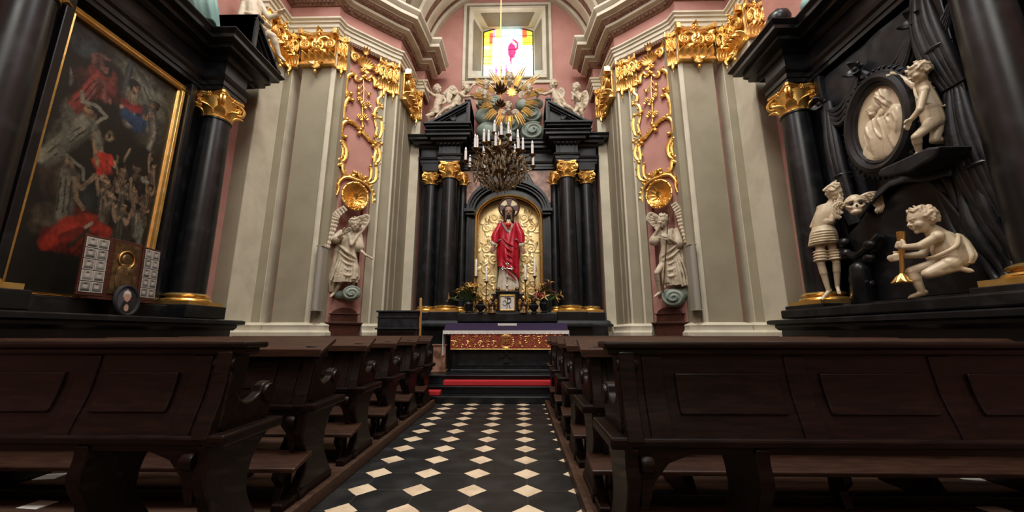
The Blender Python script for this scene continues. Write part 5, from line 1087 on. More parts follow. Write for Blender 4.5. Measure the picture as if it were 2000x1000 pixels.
for q in (-1, 1):                                                # columns
    column(t, F @ Matrix.Translation(V(q*1.40, .75, 0)), .205, 1.66, 4.79, 5.21, .15); column(t, F @ Matrix.Translation(V(q*1.885, .60, 0)), .165, 1.66, 4.70, 5.04, .14)
    column(t, F @ Matrix.Translation(V(q*1.12, .48, 0)), .10, 1.66, 4.74, 5.10, .14, 'pilaster_column')
    mb = MB(); mb.bx(q*1.885-.2, q*1.885+.2, .3, .80, 5.03, 5.22); mb.xf(F).build('impost_block', BLACK, t, smooth=False, bevel=.01)
ep = [(2.13, .30), (2.13, .76), (1.66, .76), (1.66, .95), (1.14, .95), (1.14, .50), (-1.14, .50), (-1.14, .95), (-1.66, .95), (-1.66, .76), (-2.13, .76), (-2.13, .30)]
ent_sweep(t, F, ep, 5.20, 5.87, .30)
for q in (-1, 1):
    mb = MB(); mb.bx(min(q*.98, q*1.84), max(q*.98, q*1.84), .3, 1.14, 5.86, 5.95); mb.bx(min(q*.90, q*1.94), max(q*.90, q*1.94), .3, 1.24, 5.95, 6.0); mb.bx(min(q*.86, q*1.98), max(q*.86, q*1.98), .3, 1.29, 6.0, 6.06); mb.xf(F).build('pediment_base', BLACK, t, smooth=False, bevel=.012)
for q in (-1, 1):
    mb = MB()
    for k in range(5): mb.ell((q*1.40-.2+.1*k, 1.01, 5.64), (.04, .03, .04), None, 8, 6)
    mb.bx(q*1.40-.17, q*1.40+.17, .94, .975, 5.30, 5.58)
    mb.xf(F).build('frieze_block', BLACKM, t, bevel=.01)
for q in (-1, 1): pediment_half(t, F, q*1.98, q*.90, .35, 1.16, 6.06, 6.72); MB().bx(min(q*1.95, q*2.15), max(q*1.95, q*2.15), .2, .6, 5.86, 6.15).xf(F).build('attic_block', BLACK, t, smooth=False, bevel=.01)
mb = MB(); mb.bx(-.36, .36, .35, .98, 1.66, 2.06); mb.bx(-.32, .32, .38, .9, 2.02, 2.08); mb.xf(F).build('statue_pedestal', BLACK, t, smooth=False, bevel=.01)
mb = MB(); mb.bx(-1.06, 1.06, .9, 1.20, 1.44, 1.615); mb.xf(F).build('gradine', BLACK, t, smooth=False, bevel=.01)
# ---- the sunburst above
t = thing('sunburst_glory', 'gilded sunburst with sage clouds and cherub heads above the altarpiece', 'ornament', (CX, 8.86, 7.05))
rg = random.Random(9)
for k in range(14):
    a = 2*PI*(k+.5)/14 + .05; d = V(math.cos(a), 0, math.sin(a)); s_ = V(-d.z, 0, d.x); up = a < PI
    L1 = (.85 if not up else .92) * (1.22 if abs(d.x) > .35 and up else 1); w = 4
    mb = MB()
    for j in range(w):
        o = (j-(w-1)/2)*.050; l1 = L1*(1-.12*abs(j-(w-1)/2)) + rg.uniform(-.04, .04)
        mb.tube([d*.44+s_*o*.8+V(0, -.15, 0), d*l1*.75+s_*o*1.0+V(0, -.18, 0), d*l1+s_*o*1.1+V(0, -.14, 0)], [.016, .024, .014], 4)
    mb.build('ray', RAYG, t, ang=.3)
for (x, z, r, sd) in ((-.36, .02, .21, 1), (.36, -.05, .20, 2), (.30, .45, .17, 3), (-.28, .40, .14, 1.5), (-.62, -.28, .26, 0), (.62, -.28, .24, 3), (-.55, -.72, .28, 2), (.62, -.78, .30, 1), (.05, -.55, .26, 3), (-.70, .05, .16, 1), (.72, .08, .17, 2), (-.02, -.82, .20, 0)):
    front = abs(x) < .45 and z > -.2
    cloud_mb((x, .0 if front else .15, z), r*(.95 if front else 1.1), sd, swirl=sd in (1, 3)).build('cloud', SAGE, t)
for i, (x, z, fx) in enumerate(((.02, .62, -.1), (-.58, .42, .3), (.52, .30, -.5), (.0, -.22, -.3), (.16, .05, .2), (-.60, .14, .5))):
    if i == 4: continue
    mb = MB(); R = .105 if i else .125; face = (fx, -1, -.25); head_into(mb, V(x, -.22, z), R, face); mb.cap(V(x, -.2, z-R), V(x, -.14, z-R*1.5), R*.6, R*.4); h = mb.build('cherub_head', STATUE, t, vox=.009, sm=2)
    curls(V(x, -.22, z), R, face, 40+i, 36, .22).build('hair', STATUE, h, vox=.01, sm=1)
    for q in (-1, 1): wing_mb([V(x+q*R*.5, -.14, z-R), V(x+q*R*1.6, -.13, z-R*.3), V(x+q*R*2.4, -.12, z-R*.7), V(x+q*R*2.5, -.12, z-R*1.6)], R*1.1, feathers=6, th=.014).build('wing', STATUE, h)
mb = MB()
for i in range(9): a = 2*PI*i/9; leaf(mb, V(.08, -.24, .16), V(math.cos(a), 0, math.sin(a)), eo, .17, .06, .2, .014)
mb.build('sun_face', GOLD, t)

# ------------------------------------------------------------------ altar table, steps and what stands on them
mb = MB(); mb.bx(-2.62, 2.02, 6.96, 9.4, 0, .12); struct('floor_step', mb, BLACK, smooth=False, bevel=.015)
mb = MB(); mb.bx(-2.30, 1.78, 7.26, 9.4, .12, .25); mb.bx(-2.33, 1.81, 7.23, 9.4, .222, .252); struct('floor_step_middle', mb, BLACK, smooth=False, bevel=.012)
mb = MB(); mb.bx(-1.95, 1.43, 7.52, 9.4, .25, .42); mb.bx(-1.98, 1.46, 7.49, 9.4, .39, .425); struct('floor_step_upper', mb, BLACK, smooth=False, bevel=.012)
def rug(x0, x1, y0, y1, z0, z1, lab, nm='red_carpet'):
    mb = MB(); mb.bx(x0, x1, y0, y1, z0, z1); return tag(mb.build(nm, CARPET, smooth=False, bevel=.015), lab, 'carpet')
rug(-1.42, .95, 7.29, 7.46, .252, .345, 'long red kneeling cushion along the altar step', 'kneeling_cushion')['category'] = 'cushion'
rug(-1.66, -1.42, 7.0, 7.2, .12, .20, 'small red mat at left end of altar steps', 'red_mat')['category'] = 'mat'
t = thing('altar_table', 'black marble altar table with carved cross on its front', 'altar', (-.275, 8.0, .425))
mb = MB(); mb.bx(-1.12, 1.15, 0, .55, 0, .72); mb.build('base', BLACK, t, smooth=False, bevel=.012)
mb = MB(); mb.bx(-1.14, 1.17, -.03, .5, 0, .06); mb.bx(-1.0, 1.0, -.012, .02, .12, .44); mb.build('base_panel', BLACKM, t, smooth=False, bevel=.02)
mb = MB()
for a in (0, PI/2, PI, 1.5*PI): M = frame((-.0, -.02, .33), V(math.cos(a), 0, math.sin(a)), V(0, -1, 0), V(-math.sin(a), 0, math.cos(a))); q = MB().prism([(.02, -.02), (.13, -.06), (.15, 0), (.13, .06), (.02, .02)], 0, .03, 'y'); mb.merge(q, M)
mb.build('cross', BLACKM, t, smooth=False)
mb = MB(); mb.bx(-1.26, 1.25, -.13, .34, .72, .82); mb.build('top_slab', BLACK, t, smooth=False, bevel=.008)
x0, x1 = -1.55, .985
mb = MB(); mb.prism([(7.855, 1.246), (7.855, 1.264), (8.10, 1.415), (8.17, 1.415), (8.17, 1.246)], x0, x1, 'x'); tag(mb.build('altar_cloth', PURPLE, smooth=False, bevel=.005), 'purple cloth covering the altar table top', 'cloth')
mb = MB(); n = 60
def lace(u, v): x = lerp(x0-.005, x1+.005, u); return V(x, 7.846-.006*math.sin(u*90), 1.256-v*(.062+.012*abs(math.sin(u*PI*34)))), V(0, 1, 0)
mb.slab(lace, 240, 4, .008)
for q, xx in ((-1, x0-.012), (1, x1+.012)):
    def drop(u, v): y = lerp(7.85, 8.25, u); return V(xx+q*.012*math.sin(u*11)*v, y, 1.258-v*(.50 if q < 0 else .30)), V(1, 0, 0)
    mb.slab(drop, 20, 10, .01)
tag(mb.build('altar_linen', WHITE, smooth=False), 'white altar linen with lace edge hanging over the table front', 'cloth')
# red antependium with gold embroidery
t = thing('antependium', 'red brocade altar frontal embroidered with gold scrolls and IHS', 'cloth', (-.275, 7.865, .875))
mb = MB(); mb.bx(-1.13, 1.15, -.008, .008, 0, .33); mb.build('brocade', REDCL, t, smooth=False)
mb = MB(); rg = random.Random(3)
for k in range(-8, 9):
    if abs(k) < 1.5: continue
    x = k*.132; q = 1 if k % 2 else -1
    mb.tube(spiral_pts((x, -.011, .165+q*.045), .075, 1.5, -q*PI/2, V(1 if k > 0 else -1, 0, 0), V(0, 0, q), 1, 22), .0065, 5)
    mb.tube(spiral_pts((x+.03, -.011, .165-q*.085), .042, 1.3, q*PI/2, V(1 if k > 0 else -1, 0, 0), V(0, 0, -q), 1, 16), .0055, 5)
    rosette(mb, (x+.06, -.010, .165+q*.10), .028, ex, ez, 6); leaf(mb, (x, -.010, .165), V(rg.uniform(-1, 1), 0, rg.uniform(-1, 1)), eo, .07, .035, .2, .006)
mb.tube([(-1.12, -.01, .012), (1.14, -.01, .012)], .008, 6); mb.tube([(-1.12, -.01, .318), (1.14, -.01, .318)], .008, 6); mb.build('embroidery', GOLD, t)
mb = MB(); mb.tube([(.125*math.cos(2*PI*i/32), -.012, .165+.13*math.sin(2*PI*i/32)) for i in range(32)], .009, 6, closed=True); mb.tube([(.105*math.cos(2*PI*i/32), -.012, .165+.108*math.sin(2*PI*i/32)) for i in range(32)], .005, 6, closed=True)
for i in range(24): a = 2*PI*i/24; mb.cap((.135*math.cos(a), -.011, .165+.14*math.sin(a)), (.16*math.cos(a), -.011, .165+.158*math.sin(a)), .007, .004, 5)
mb.build('medallion', GOLD, t)
def text(s, size, name, m, parent, loc, rot=(PI/2, 0, 0), ext=.004, sx=1.):
    c = bpy.data.curves.new(name, 'FONT'); c.body = s; c.size = size; c.align_x = 'CENTER'; c.align_y = 'CENTER'; c.extrude = ext
    o = bpy.data.objects.new(name, c); COL.objects.link(o); dg = bpy.context.evaluated_depsgraph_get()
    me = bpy.data.meshes.new_from_object(o.evaluated_get(dg)); bpy.data.objects.remove(o); me.materials.clear(); me.materials.append(m)
    r = bpy.data.objects.new(name, me); COL.objects.link(r); r.parent = parent; r.location = loc; r.rotation_euler = rot; r.scale = (sx, 1, 1); return r
text('IHS', .145, 'lettering', GOLDF, t, (0, -.016, .160), ext=.006, sx=.8)
MB().bx(-.03, .03, 0, .004, 0, .02).build('lettering_bar', GOLDF, t).location = (0, -.018, .235)
# tabernacle with framed card, cross, candles, flowers, figures
ZS = 1.617
t = thing('tabernacle', 'small black tabernacle holding a framed monogram, centre of the altar shelf', 'tabernacle', (CX, 8.22, ZS))
mb = MB(); mb.bx(-.22, .22, -.08, .2, 0, .44); mb.bx(-.26, .26, -.11, .2, .44, .475); mb.bx(-.24, .24, -.09, .2, .40, .44); mb.bx(-.25, .25, -.1, .2, 0, .03); mb.build('cabinet', BLACK, t, smooth=False, bevel=.008)
mb = MB()
for a in ((-.17, .17, .05, .075), (-.17, .17, .365, .39), (-.17, -.145, .05, .39), (.145, .17, .05, .39)): mb.bx(a[0], a[1], -.112, -.08, a[2], a[3])
mb.build('door_frame', GOLDF, t, smooth=False, bevel=.006); MB().bx(-.15, .15, -.095, -.08, .06, .38).build('door', PAPER, t, smooth=False)
mb = MB(); y = -.1; mb.tube([(-.01, y, .10), (.0, y, .31)], .008, 6); mb.tube(smooth_path([(0, y, .31), (.06, y, .305), (.075, y, .26), (.05, y, .225), (0, y, .22)], 5), .008, 6); mb.tube([(.02, y, .22), (.06, y, .11)], .007, 6)
mb.tube([(-.06, y, .33), (.08, y, .33)], .006, 6); mb.tube([(.005, y, .29), (.005, y, .36)], .006, 6); mb.tube(smooth_path([(-.09, y, .24), (-.05, y, .27), (-.02, y, .2), (-.06, y, .16), (-.1, y, .2)], 4), .005, 6); mb.build('monogram', INK, t)
for q in (-1, 1): MB().ell((q*.21, -.02, .52), (.05, .05, .05)).cap((q*.21, 0, .47), (q*.21, 0, .52), .06, .03).build('finial', BRONZE, t)
t = thing('altar_cross', 'silver standing cross with trefoil arms on top of tabernacle', 'cross', (CX-.01, 8.20, ZS+.475))
MB().lathe([(.075, 0), (.075, .012), (.03, .04), (.018, .09), (.032, .12), (.014, .16), (.012, .30), (.022, .32), (.011, .34), (.01, .42)], (0,0,0), 20).build('foot', STEEL, t)
mb = MB(); c = V(0, 0, .50); mb.cap(c-V(0, 0, .08), c+V(0, 0, .09), .013, .013, 8); mb.cap(c-V(.09, 0, 0), c+V(.09, 0, 0), .013, .013, 8)
for d in (V(-.1, 0, 0), V(.1, 0, 0), V(0, 0, .1)):
    for e in (d*.25, V(d.z, 0, d.x)*.25, V(-d.z, 0, -d.x)*.25): mb.ell(c+d+e, .022, None, 8, 6)
mb.ell(c, .03, None, 10, 8); mb.build('cross', STEEL, t)
mb = MB(); mb.bx(-.2, .2, -.02, .02, 0, .05); tag(mb.build('altar_card', PAPER, bevel=.006), 'small white card standing on the purple altar cloth', 'card').location = (-.255, 8.0, 1.35)
def candlestick(x, ztop, lab, first=[None]):
    z1 = ztop-.26
    if first[0] is None:
        t = thing('candlestick', lab, 'candlestick', group='altar candlesticks')
        MB().lathe([(.07, 0), (.07, .015), (.03, .04), (.014, .09), (.03, .12), (.012, .16), (.010, .46), (.018, .48), (.010, .50), (.010, .58), (.045, .62), (.048, .63), (.012, .632)], (0,0,0), 20).build('stem', BRONZE, t)
        MB().lathe([(.024, .632), (.024, .92), (.020, .925), (.004, .928), (.003, .945)], (0,0,0), 16).build('candle', IVORY, t); first[0] = t; o = t
    else: o = dup(first[0])
    o['label'] = lab; o.location = (x, 8.22, ZS); k = (ztop-ZS)/.945; o.scale = (1, 1, k); return o
for x, z, lab in ((-.955, 2.83, 'tall altar candlestick, far left beside bouquet'), (-.725, 2.66, 'altar candlestick, second from left, lower than its neighbour'), (.13, 2.71, 'altar candlestick just right of silver cross'), (.335, 2.83, 'tall altar candlestick, far right in the red and gold flowers')): candlestick(x, z, lab)
def bouquet(x, lab, red):
    t = thing('bouquet', lab, 'flowers', (x, 8.2, ZS), 0, 'altar bouquets'); rg = random.Random(int(x*100))
    MB().lathe([(.06, 0), (.075, .02), (.04, .05), (.085, .14), (.10, .20), (.07, .25), (.085, .27), (.0, .27)], (0,0,0), 18).build('vase', BLACKM, t)
    fl = MB(); lf = MB(); rf = MB()
    for i in range(26):
        a = rg.uniform(0, 2*PI); e = rg.uniform(.15, 1.4); d = V(math.cos(a)*math.sin(e)*1.0, math.sin(a)*math.sin(e)*.5-.15, math.cos(e)); l = rg.uniform(.18, .42); p = V(0, 0, .25)+d*l
        lf.tube([V(0, 0, .24), V(0, 0, .25)+d*l*.5, p], .006, 5)
        leaf(lf, V(0, 0, .25)+d*l*.5, d, V(0, -1, .2), .2, .06, .5, .008)
        tgt = rf if red and i % 3 == 0 else fl
        for j in range(5): b = 2*PI*j/5; o = d.orthogonal().normalized(); leaf(tgt, p, d*.6+(Matrix.Rotation(b, 3, d.normalized()) @ o)*.8, (Matrix.Rotation(b, 3, d.normalized()) @ o), .11, .05, .5, .006)
    lf.build('leaves', LEAFM, t); fl.build('blossoms', FLOWM, t)
    if red: rf.build('red_blossoms', FLOWR, t)
bouquet(-1.10, 'golden bouquet in black vase at left end of altar shelf', False); bouquet(.52, 'red and gold bouquet in black vase at right end of altar shelf', True)
def small_angel(x, sg, lab):
    t = thing('altar_angel', lab, 'statue', (x, 8.16, ZS), 0, 'small angels beside the tabernacle')
    mb = MB(); mb.merge(robe_loft([(V(0, 0, .24), .05, .05), (V(0, 0, .16), .075, .06), (V(sg*.01, -.01, .09), .07, .075), (V(sg*.02, -.01, .0), .12, .10)], 3, 6, .12, seg=26))
    for q in (-1, 1): mb.cap((q*.06, -.02, .22), (q*.05+sg*.02, -.08, .17), .026, .02); mb.cap((q*.05+sg*.02, -.08, .17), (sg*.05, -.10, .23), .02, .014)
    head_into(mb, V(sg*.015, -.02, .31), .052, (sg*.7, -.8, -.1)); b = mb.build('body', BRONZE, t, vox=.006, sm=2)
    curls(V(sg*.015, -.02, .31), .052, (sg*.7, -.8, -.1), 4, 30, .22).build('hair', BRASS, t, vox=.006, sm=1)
    for q in (-1, 1): wing_mb([V(q*.03, .05, .2), V(q*.09, .06, .30), V(q*.13, .06, .25), V(q*.12, .06, .1)], .07, feathers=5, th=.01).build('wing', BRASS, t)
small_angel(-.60, 1, 'small gilded kneeling angel left of tabernacle'); small_angel(.10, -1, 'small gilded kneeling angel right of tabernacle')
def urn_figure(x, lab):
    t = thing('altar_ornament', lab, 'ornament', (x, 8.12, ZS), 0, 'dark vases on the altar shelf')
    MB().lathe([(.06, 0), (.06, .02), (.03, .04), (.09, .10), (.11, .16), (.06, .2), (.07, .22), (0, .22)], (0,0,0), 18).build('bowl', BLACKM, t); mb = MB()
    for i in range(6): a = 2*PI*i/6; leaf(mb, (0, 0, .2), V(math.cos(a)*.6, math.sin(a)*.6, .8), V(math.cos(a), math.sin(a), 0), .14, .07, .6, .01)
    mb.build('foliage', BRASS, t)
urn_figure(-.83, 'dark round vase with brass leaves, left on altar shelf'); urn_figure(.30, 'dark round vase with brass leaves, right on altar shelf')
# brown marble block, dark cabinet, wooden staff
mb = MB(); mb.bx(-1.78, -1.52, 7.98, 8.25, .425, .98); mb.bx(-1.80, -1.50, 7.96, 8.27, .425, .47); mb.bx(-1.80, -1.50, 7.96, 8.27, .95, .98); tag(mb.build('marble_pedestal', REDM, smooth=False, bevel=.008), 'veined brown marble block left of the altar table', 'pedestal')
t = thing('prayer_desk', 'black box-shaped prayer desk at left of the altar', 'desk', (-2.26, 7.14, 0))
mb = MB(); mb.bx(-.36, .36, -.1, .12, 0, 1.58); mb.build('body', BLACKM, t, smooth=False, bevel=.008)
mb = MB(); mb.bx(-.39, .39, -.13, .15, 1.58, 1.615); mb.bx(-.375, .375, -.115, .12, 1.48, 1.50); mb.bx(-.39, .39, -.14, .12, 1.27, 1.30); mb.build('moulding', BLACKM, t, smooth=False, bevel=.006)
mb = MB(); mb.bx(-.33, .33, -.112, -.09, .9, 1.24); mb.build('panel', WOOD, t, smooth=False, bevel=.01)
mb = MB().cap((-1.845, 7.2, .16), (-1.88, 7.2, 1.84), .03, .026, 10); tag(mb.build('wooden_staff', PINE), 'pale wooden staff standing beside the black prayer desk', 'staff')
# ------------------------------------------------------------------ side altar on the left wall, monument on the right wall
YC = 4.08
def side_shell(s, name, label, cat):
    """plinth, columns, backing, entablature shared by both; a to the viewer's right, b out of the wall"""
    global F
    F = AF(UX(4.69, s), YC, (0, -s), (-s, 0)); t = thing(name, label, cat, (0, 0, 0))
    mb = MB(); mb.bx(-1.62, 1.62, 0, .62, 0, 1.30); mb.xf(F).build('plinth', BLACK, t, smooth=False, bevel=.01)
    pth = [(1.62, -.0), (1.62, .62), (-1.62, .62), (-1.62, 0)]
    def sw(prof, nm, m=BLACK):
        P = [(F @ V(a, b, 0)).xy for a, b in pth]; d = P[2]-P[1]; o = (F.to_3x3() @ V(0, 1, 0)).xy
        return MB().sweep([tuple(p) for p in P], prof, 1 if Vector((d.y, -d.x)).dot(o) > 0 else -1).build(nm, m, t, ang=.4)
    sw([(-.3, 1.24), (.02, 1.24), (.05, 1.28), (.05, 1.31), (.12, 1.33), (.12, 1.375), (.09, 1.39), (-.3, 1.40)], 'plinth_moulding'); sw([(-.3, 0), (.06, 0), (.06, .2), (.02, .25), (-.3, .26)], 'foot_moulding')
    for q in (-1, 1): MB().bx(q*1.135-.34, q*1.135+.34, 0, .62, 1.40, 1.575).xf(F).build('pedestal', BLACK, t, smooth=False, bevel=.01)
    MB().bx(-1.5, 1.5, 0, .36, 1.40, 1.56).xf(F).build('ledge', BLACK, t, smooth=False, bevel=.01)
    mb = MB(); mb.bx(-1.50, 1.50, -.02, .06, 1.5, 4.85)
    for q in (-1, 1): mb.bx(q*1.135-.27, q*1.135+.27, 0, .10, 1.5, 4.85); mb.bx(q*.84-.05, q*.84+.05, 0, .15, 1.55, 4.8); mb.bx(q*.765-.042, q*.765+.042, 0, .215, 1.55, 4.76)
    mb.xf(F).build('back_panel', BLACK, t, smooth=False, bevel=.012)
    for q in (-1, 1): column(t, F @ Matrix.Translation(V(q*1.135, .30, 0)), .205, 1.575, 4.36, 4.80, .165)
    ep = [(1.50, 0), (1.50, .16), (1.36, .16), (1.36, .50), (.91, .50), (.91, .18), (-.91, .18), (-.91, .50), (-1.36, .50), (-1.36, .16), (-1.50, .16), (-1.50, 0)]
    ent_sweep(t, F, ep, 4.80, 5.56, .36)
    return t
t = LEFT = side_shell(-1, 'side_altar', 'black marble side altar on left wall, framing large dark painting', 'altar')
pediment_half(t, F, 1.62, .92, .0, .86, 5.56, 6.12); pediment_half(t, F, -1.62, -.92, .0, .86, 5.56, 6.12)
# painting with gilded frame
t = thing('framed_painting', 'tall dark religious painting in gilded frame on left wall', 'painting', (0, 0, 0))
PA0, PA1, PZ0, PZ1 = -.63, .63, 1.60, 4.60
mb = MB(); w = .085
for (a0, a1, z0, z1) in ((PA0-w, PA1+w, PZ0-w*.3, PZ0), (PA0-w, PA1+w, PZ1, PZ1+w)): mb.prism([(.06, z0), (.13, z0), (.155, (z0*2+z1)/3), (.135, (z0+2*z1)/3), (.15, z1), (.06, z1)], a0, a1, 'x')
for q, a in ((-1, PA0), (1, PA1)): mb.prism([(a, .06), (a, .10), (a+q*w*.25, .115), (a+q*w*.4, .15), (a+q*w*.8, .155), (a+q*w, .12), (a+q*w, .06)], PZ0, PZ1, 'z')
mb.xf(F).build('gilded_frame', GOLDF, t, smooth=False, bevel=.006)
nu, nv = 150, 320; rg = np.random.RandomState(4)
U, VV = np.meshgrid(np.linspace(0, 1, nu+1), np.linspace(0, 1, nv+1))
def nz(f, seed):
    r = np.random.RandomState(seed); a = np.zeros_like(U)
    for k in range(5):
        ph = r.rand(4)*6.3; q = f*(1.7**k); a += (np.sin(U*q*(.6+r.rand())+ph[0]+2*np.sin(VV*q*1.3+ph[1]))*np.sin(VV*q*2.2*(.6+r.rand())+ph[2]+2*np.sin(U*q+ph[3])))/(1.35**k)
    return a/2.2
W1, W2 = nz(7, 1)*.020+nz(24, 11)*.010, nz(9, 2)*.011+nz(26, 12)*.005
img = np.zeros((nv+1, nu+1, 3)); img[:] = (.011, .010, .0075)
img *= (1+.35*nz(11, 5))[..., None]
def blob(x, y, rx, ry, col, rot=0., soft=.35, k=1.):
    """x, y from the lower left corner of the canvas (0..1)"""
    dx, dy = (U+W1-x), (VV+W2-y)*3.0/1.32; c, s_ = math.cos(rot), math.sin(rot); ry = ry*3.0/1.32
    d = np.sqrt(((dx*c+dy*s_)/rx)**2 + ((-dx*s_+dy*c)/ry)**2); m = np.clip((1-d)/(soft*.75), 0, 1)*k; m = (m*m*(3-2*m))[..., None]
    tex = np.clip(.72 + .85*nz(15, int(x*997+y*131) % 97), .18, 1.5)[..., None]; img[:] = img*(1-m) + np.array(col)*tex*m
blob(.75, .86, .42, .12, (.115, .115, .085), .5, .9); blob(.62, .93, .4, .08, (.16, .155, .115), -.4, .9); blob(.80, .74, .25, .10, (.07, .07, .05), 0, 1)
blob(.12, .93, .15, .07, (.05, .075, .085), .3, .6); blob(.50, .92, .035, .10, (.04, .045, .045), -.06, .2); blob(.62, .955, .14, .012, (.05, .05, .045), -.6, .3)
blob(.30, .85, .13, .065, (.20, .045, .035), -.5, .4); blob(.35, .80, .15, .055, (.16, .03, .03), .3, .4); blob(.27, .90, .10, .045, (.30, .14, .11), -.7, .5); blob(.18, .80, .12, .05, (.09, .035, .028), 0, .6)
blob(.55, .845, .075, .036, (.26, .22, .16), .2, .4); blob(.58, .885, .034, .022, (.26, .16, .10), 0, .4); blob(.595, .90, .045, .014, (.02, .015, .012), .2, .4); blob(.64, .805, .09, .028, (.17, .025, .03), -.4, .4)
blob(.63, .745, .15, .05, (.022, .045, .085), -.1, .4); blob(.74, .815, .07, .035, (.05, .045, .05), .3, .4); blob(.82, .855, .035, .024, (.20, .13, .085), 0, .4); blob(.82, .76, .10, .03, (.14, .13, .10), 1., .5); blob(.83, .68, .05, .06, (.08, .07, .05), .4, .6)
blob(.47, .63, .055, .030, (.36, .28, .15), 0, .9); blob(.47, .63, .02, .012, (.06, .03, .02), 0, .5)
blob(.20, .66, .15, .075, (.13, .125, .095), -.4, .4); blob(.27, .685, .085, .05, (.20, .19, .14), -.2, .4); blob(.29, .695, .04, .03, (.24, .15, .09), 0, .3); blob(.30, .715, .05, .014, (.03, .022, .016), -.2, .3); blob(.36, .605, .13, .035, (.11, .105, .08), -.9, .5); blob(.15, .57, .12, .06, (.10, .098, .075), .5, .5); blob(.10, .50, .09, .07, (.09, .085, .06), .2, .5); blob(.07, .78, .02, .04, (.16, .15, .12), .3, .6)
blob(.46, .505, .10, .035, (.33, .035, .022), -.5, .25); blob(.42, .54, .05, .03, (.30, .035, .022), .4, .3)
blob(.24, .43, .085, .05, (.13, .115, .085), .3, .5); blob(.25, .465, .045, .03, (.17, .12, .075), 0, .4); blob(.13, .40, .12, .09, (.05, .035, .022), .3, .6)
blob(.43, .365, .18, .085, (.022, .028, .028), -.2, .5); blob(.50, .395, .05, .015, (.12, .13, .12), .5, .6)
for (x, y, r_, c) in ((.60, .47, .045, (.16, .10, .06)), (.70, .44, .05, (.22, .16, .10)), (.80, .47, .04, (.20, .14, .09)), (.86, .43, .05, (.22, .16, .11)), (.76, .55, .04, (.18, .12, .08)), (.90, .57, .035, (.24, .16, .10)), (.70, .36, .05, (.26, .19, .12)), (.63, .40, .035, (.18, .12, .08)), (.87, .36, .055, (.14, .10, .065)), (.93, .48, .03, (.16, .11, .07))):
    blob(x, y, r_*1.0, r_*.55, c, x*3, .5); blob(x+.02, y-.035, r_*1.5, r_*.7, tuple(.55*q for q in c), x*7, .6); blob(x-.005, y+.018, r_*.8, r_*.25, (.02, .014, .01), x, .4)
blob(.90, .60, .03, .04, (.17, .11, .07), .6, .5); blob(.86, .515, .05, .012, (.20, .18, .15), -.2, .5); blob(.66, .50, .025, .06, (.13, .09, .06), .2, .5); blob(.72, .33, .09, .035, (.20, .18, .14), .3, .5); blob(.74, .25, .12, .07, (.035, .026, .018), 0, .6); blob(.88, .28, .05, .07, (.075, .075, .06), .4, .6); blob(.93, .33, .05, .04, (.10, .085, .06), 0, .5)
blob(.36, .235, .26, .10, (.20, .022, .013), .35, .35); blob(.50, .28, .12, .04, (.24, .028, .015), -.2, .4); blob(.25, .19, .13, .055, (.13, .015, .010), .5, .5); blob(.42, .24, .09, .02, (.05, .028, .018), .8, .5); blob(.46, .26, .02, .02, (.22, .17, .12), .4, .6)
blob(.15, .27, .12, .05, (.07, .055, .035), .6, .6); blob(.10, .22, .07, .035, (.09, .07, .045), .2, .6)
def stroke(pts, w, col, soft=.5, k=1.):
    A = 3.0/1.32; d = np.full_like(U, 9.); m0 = np.zeros_like(U)
    for (x0, y0), (x1, y1) in zip(pts, pts[1:]):
        dx, dy = x1-x0, (y1-y0)*A; px, py = U+W1*.4-x0, (VV+W2*.4-y0)*A; tt = np.clip((px*dx+py*dy)/(dx*dx+dy*dy+1e-9), 0, 1); d = np.minimum(d, np.hypot(px-tt*dx, py-tt*dy))
    m = np.clip((1-d/w)/soft, 0, 1)*k; m = (m*m*(3-2*m))[..., None]; tex = np.clip(.85+.5*nz(21, int(w*9999) % 89), .3, 1.4)[..., None]; img[:] = img*(1-m)+np.array(col)*tex*m
def person(x, y, s, lean, skin, cloth, arms=((-.07, -.05), (.06, -.02)), look=1):
    dk = (.010, .008, .006); body = [(x-.004*s, y-.022*s), (x+lean*.05*s, y-.075*s), (x+lean*.10*s, y-.12*s)]
    stroke(body, .050*s, tuple(.45*q for q in cloth)); stroke([(a-.012*s*look, b) for a, b in body], .030*s, cloth)
    for ax, ay in arms:
        e = (x+ax*.55*s, y-.055*s+ay*.3*s); stroke([(x+.25*ax*s, y-.032*s), e, (x+ax*s, y-.03*s+ay*s)], .014*s, tuple(.85*q for q in skin)); blob(x+ax*s, y-.03*s+ay*s, .017*s, .010*s, skin, 0, .5)
    blob(x, y, .036*s, .0215*s, tuple(.55*q for q in skin), 0, .4); blob(x-.010*s*look, y+.001*s, .026*s, .017*s, skin, 0, .6)
    blob(x+.012*s*look, y+.013*s, .036*s, .012*s, dk, -.3*look, .4); blob(x+.026*s*look, y+.002*s, .014*s, .017*s, dk, 0, .4)
    stroke([(x-.020*s*look, y+.003*s), (x-.004*s*look, y+.003*s)], .0035*s, dk); stroke([(x-.017*s*look, y-.010*s), (x-.006*s*look, y-.010*s)], .003*s, (.10, .03, .02))
    for i in range(3): stroke([(x-.03*s+.022*i*s, y-.04*s), (x+lean*.07*s-.03*s+.024*i*s, y-.11*s)], .004*s, tuple(.2*q for q in cloth))
img *= .82
person(.30, .885, 1.7, -.8, (.20, .09, .07), (.26, .05, .04), ((-.05, -.06), (.05, -.04)))
person(.575, .885, 1.35, .1, (.30, .18, .11), (.30, .26, .19), ((-.06, -.05), (.07, -.03)), -1); stroke([(.52, .80), (.60, .79), (.66, .81)], .05, (.20, .025, .03)); stroke([(.56, .755), (.64, .74), (.72, .755)], .075, (.02, .05, .10))
person(.80, .855, 1.2, .6, (.24, .15, .09), (.10, .09, .085), ((-.07, -.03), (.05, -.06))); stroke([(.80, .80), (.86, .74), (.83, .66)], .035, (.15, .135, .10)); stroke([(.86, .745), (.84, .665)], .012, (.24, .22, .17))
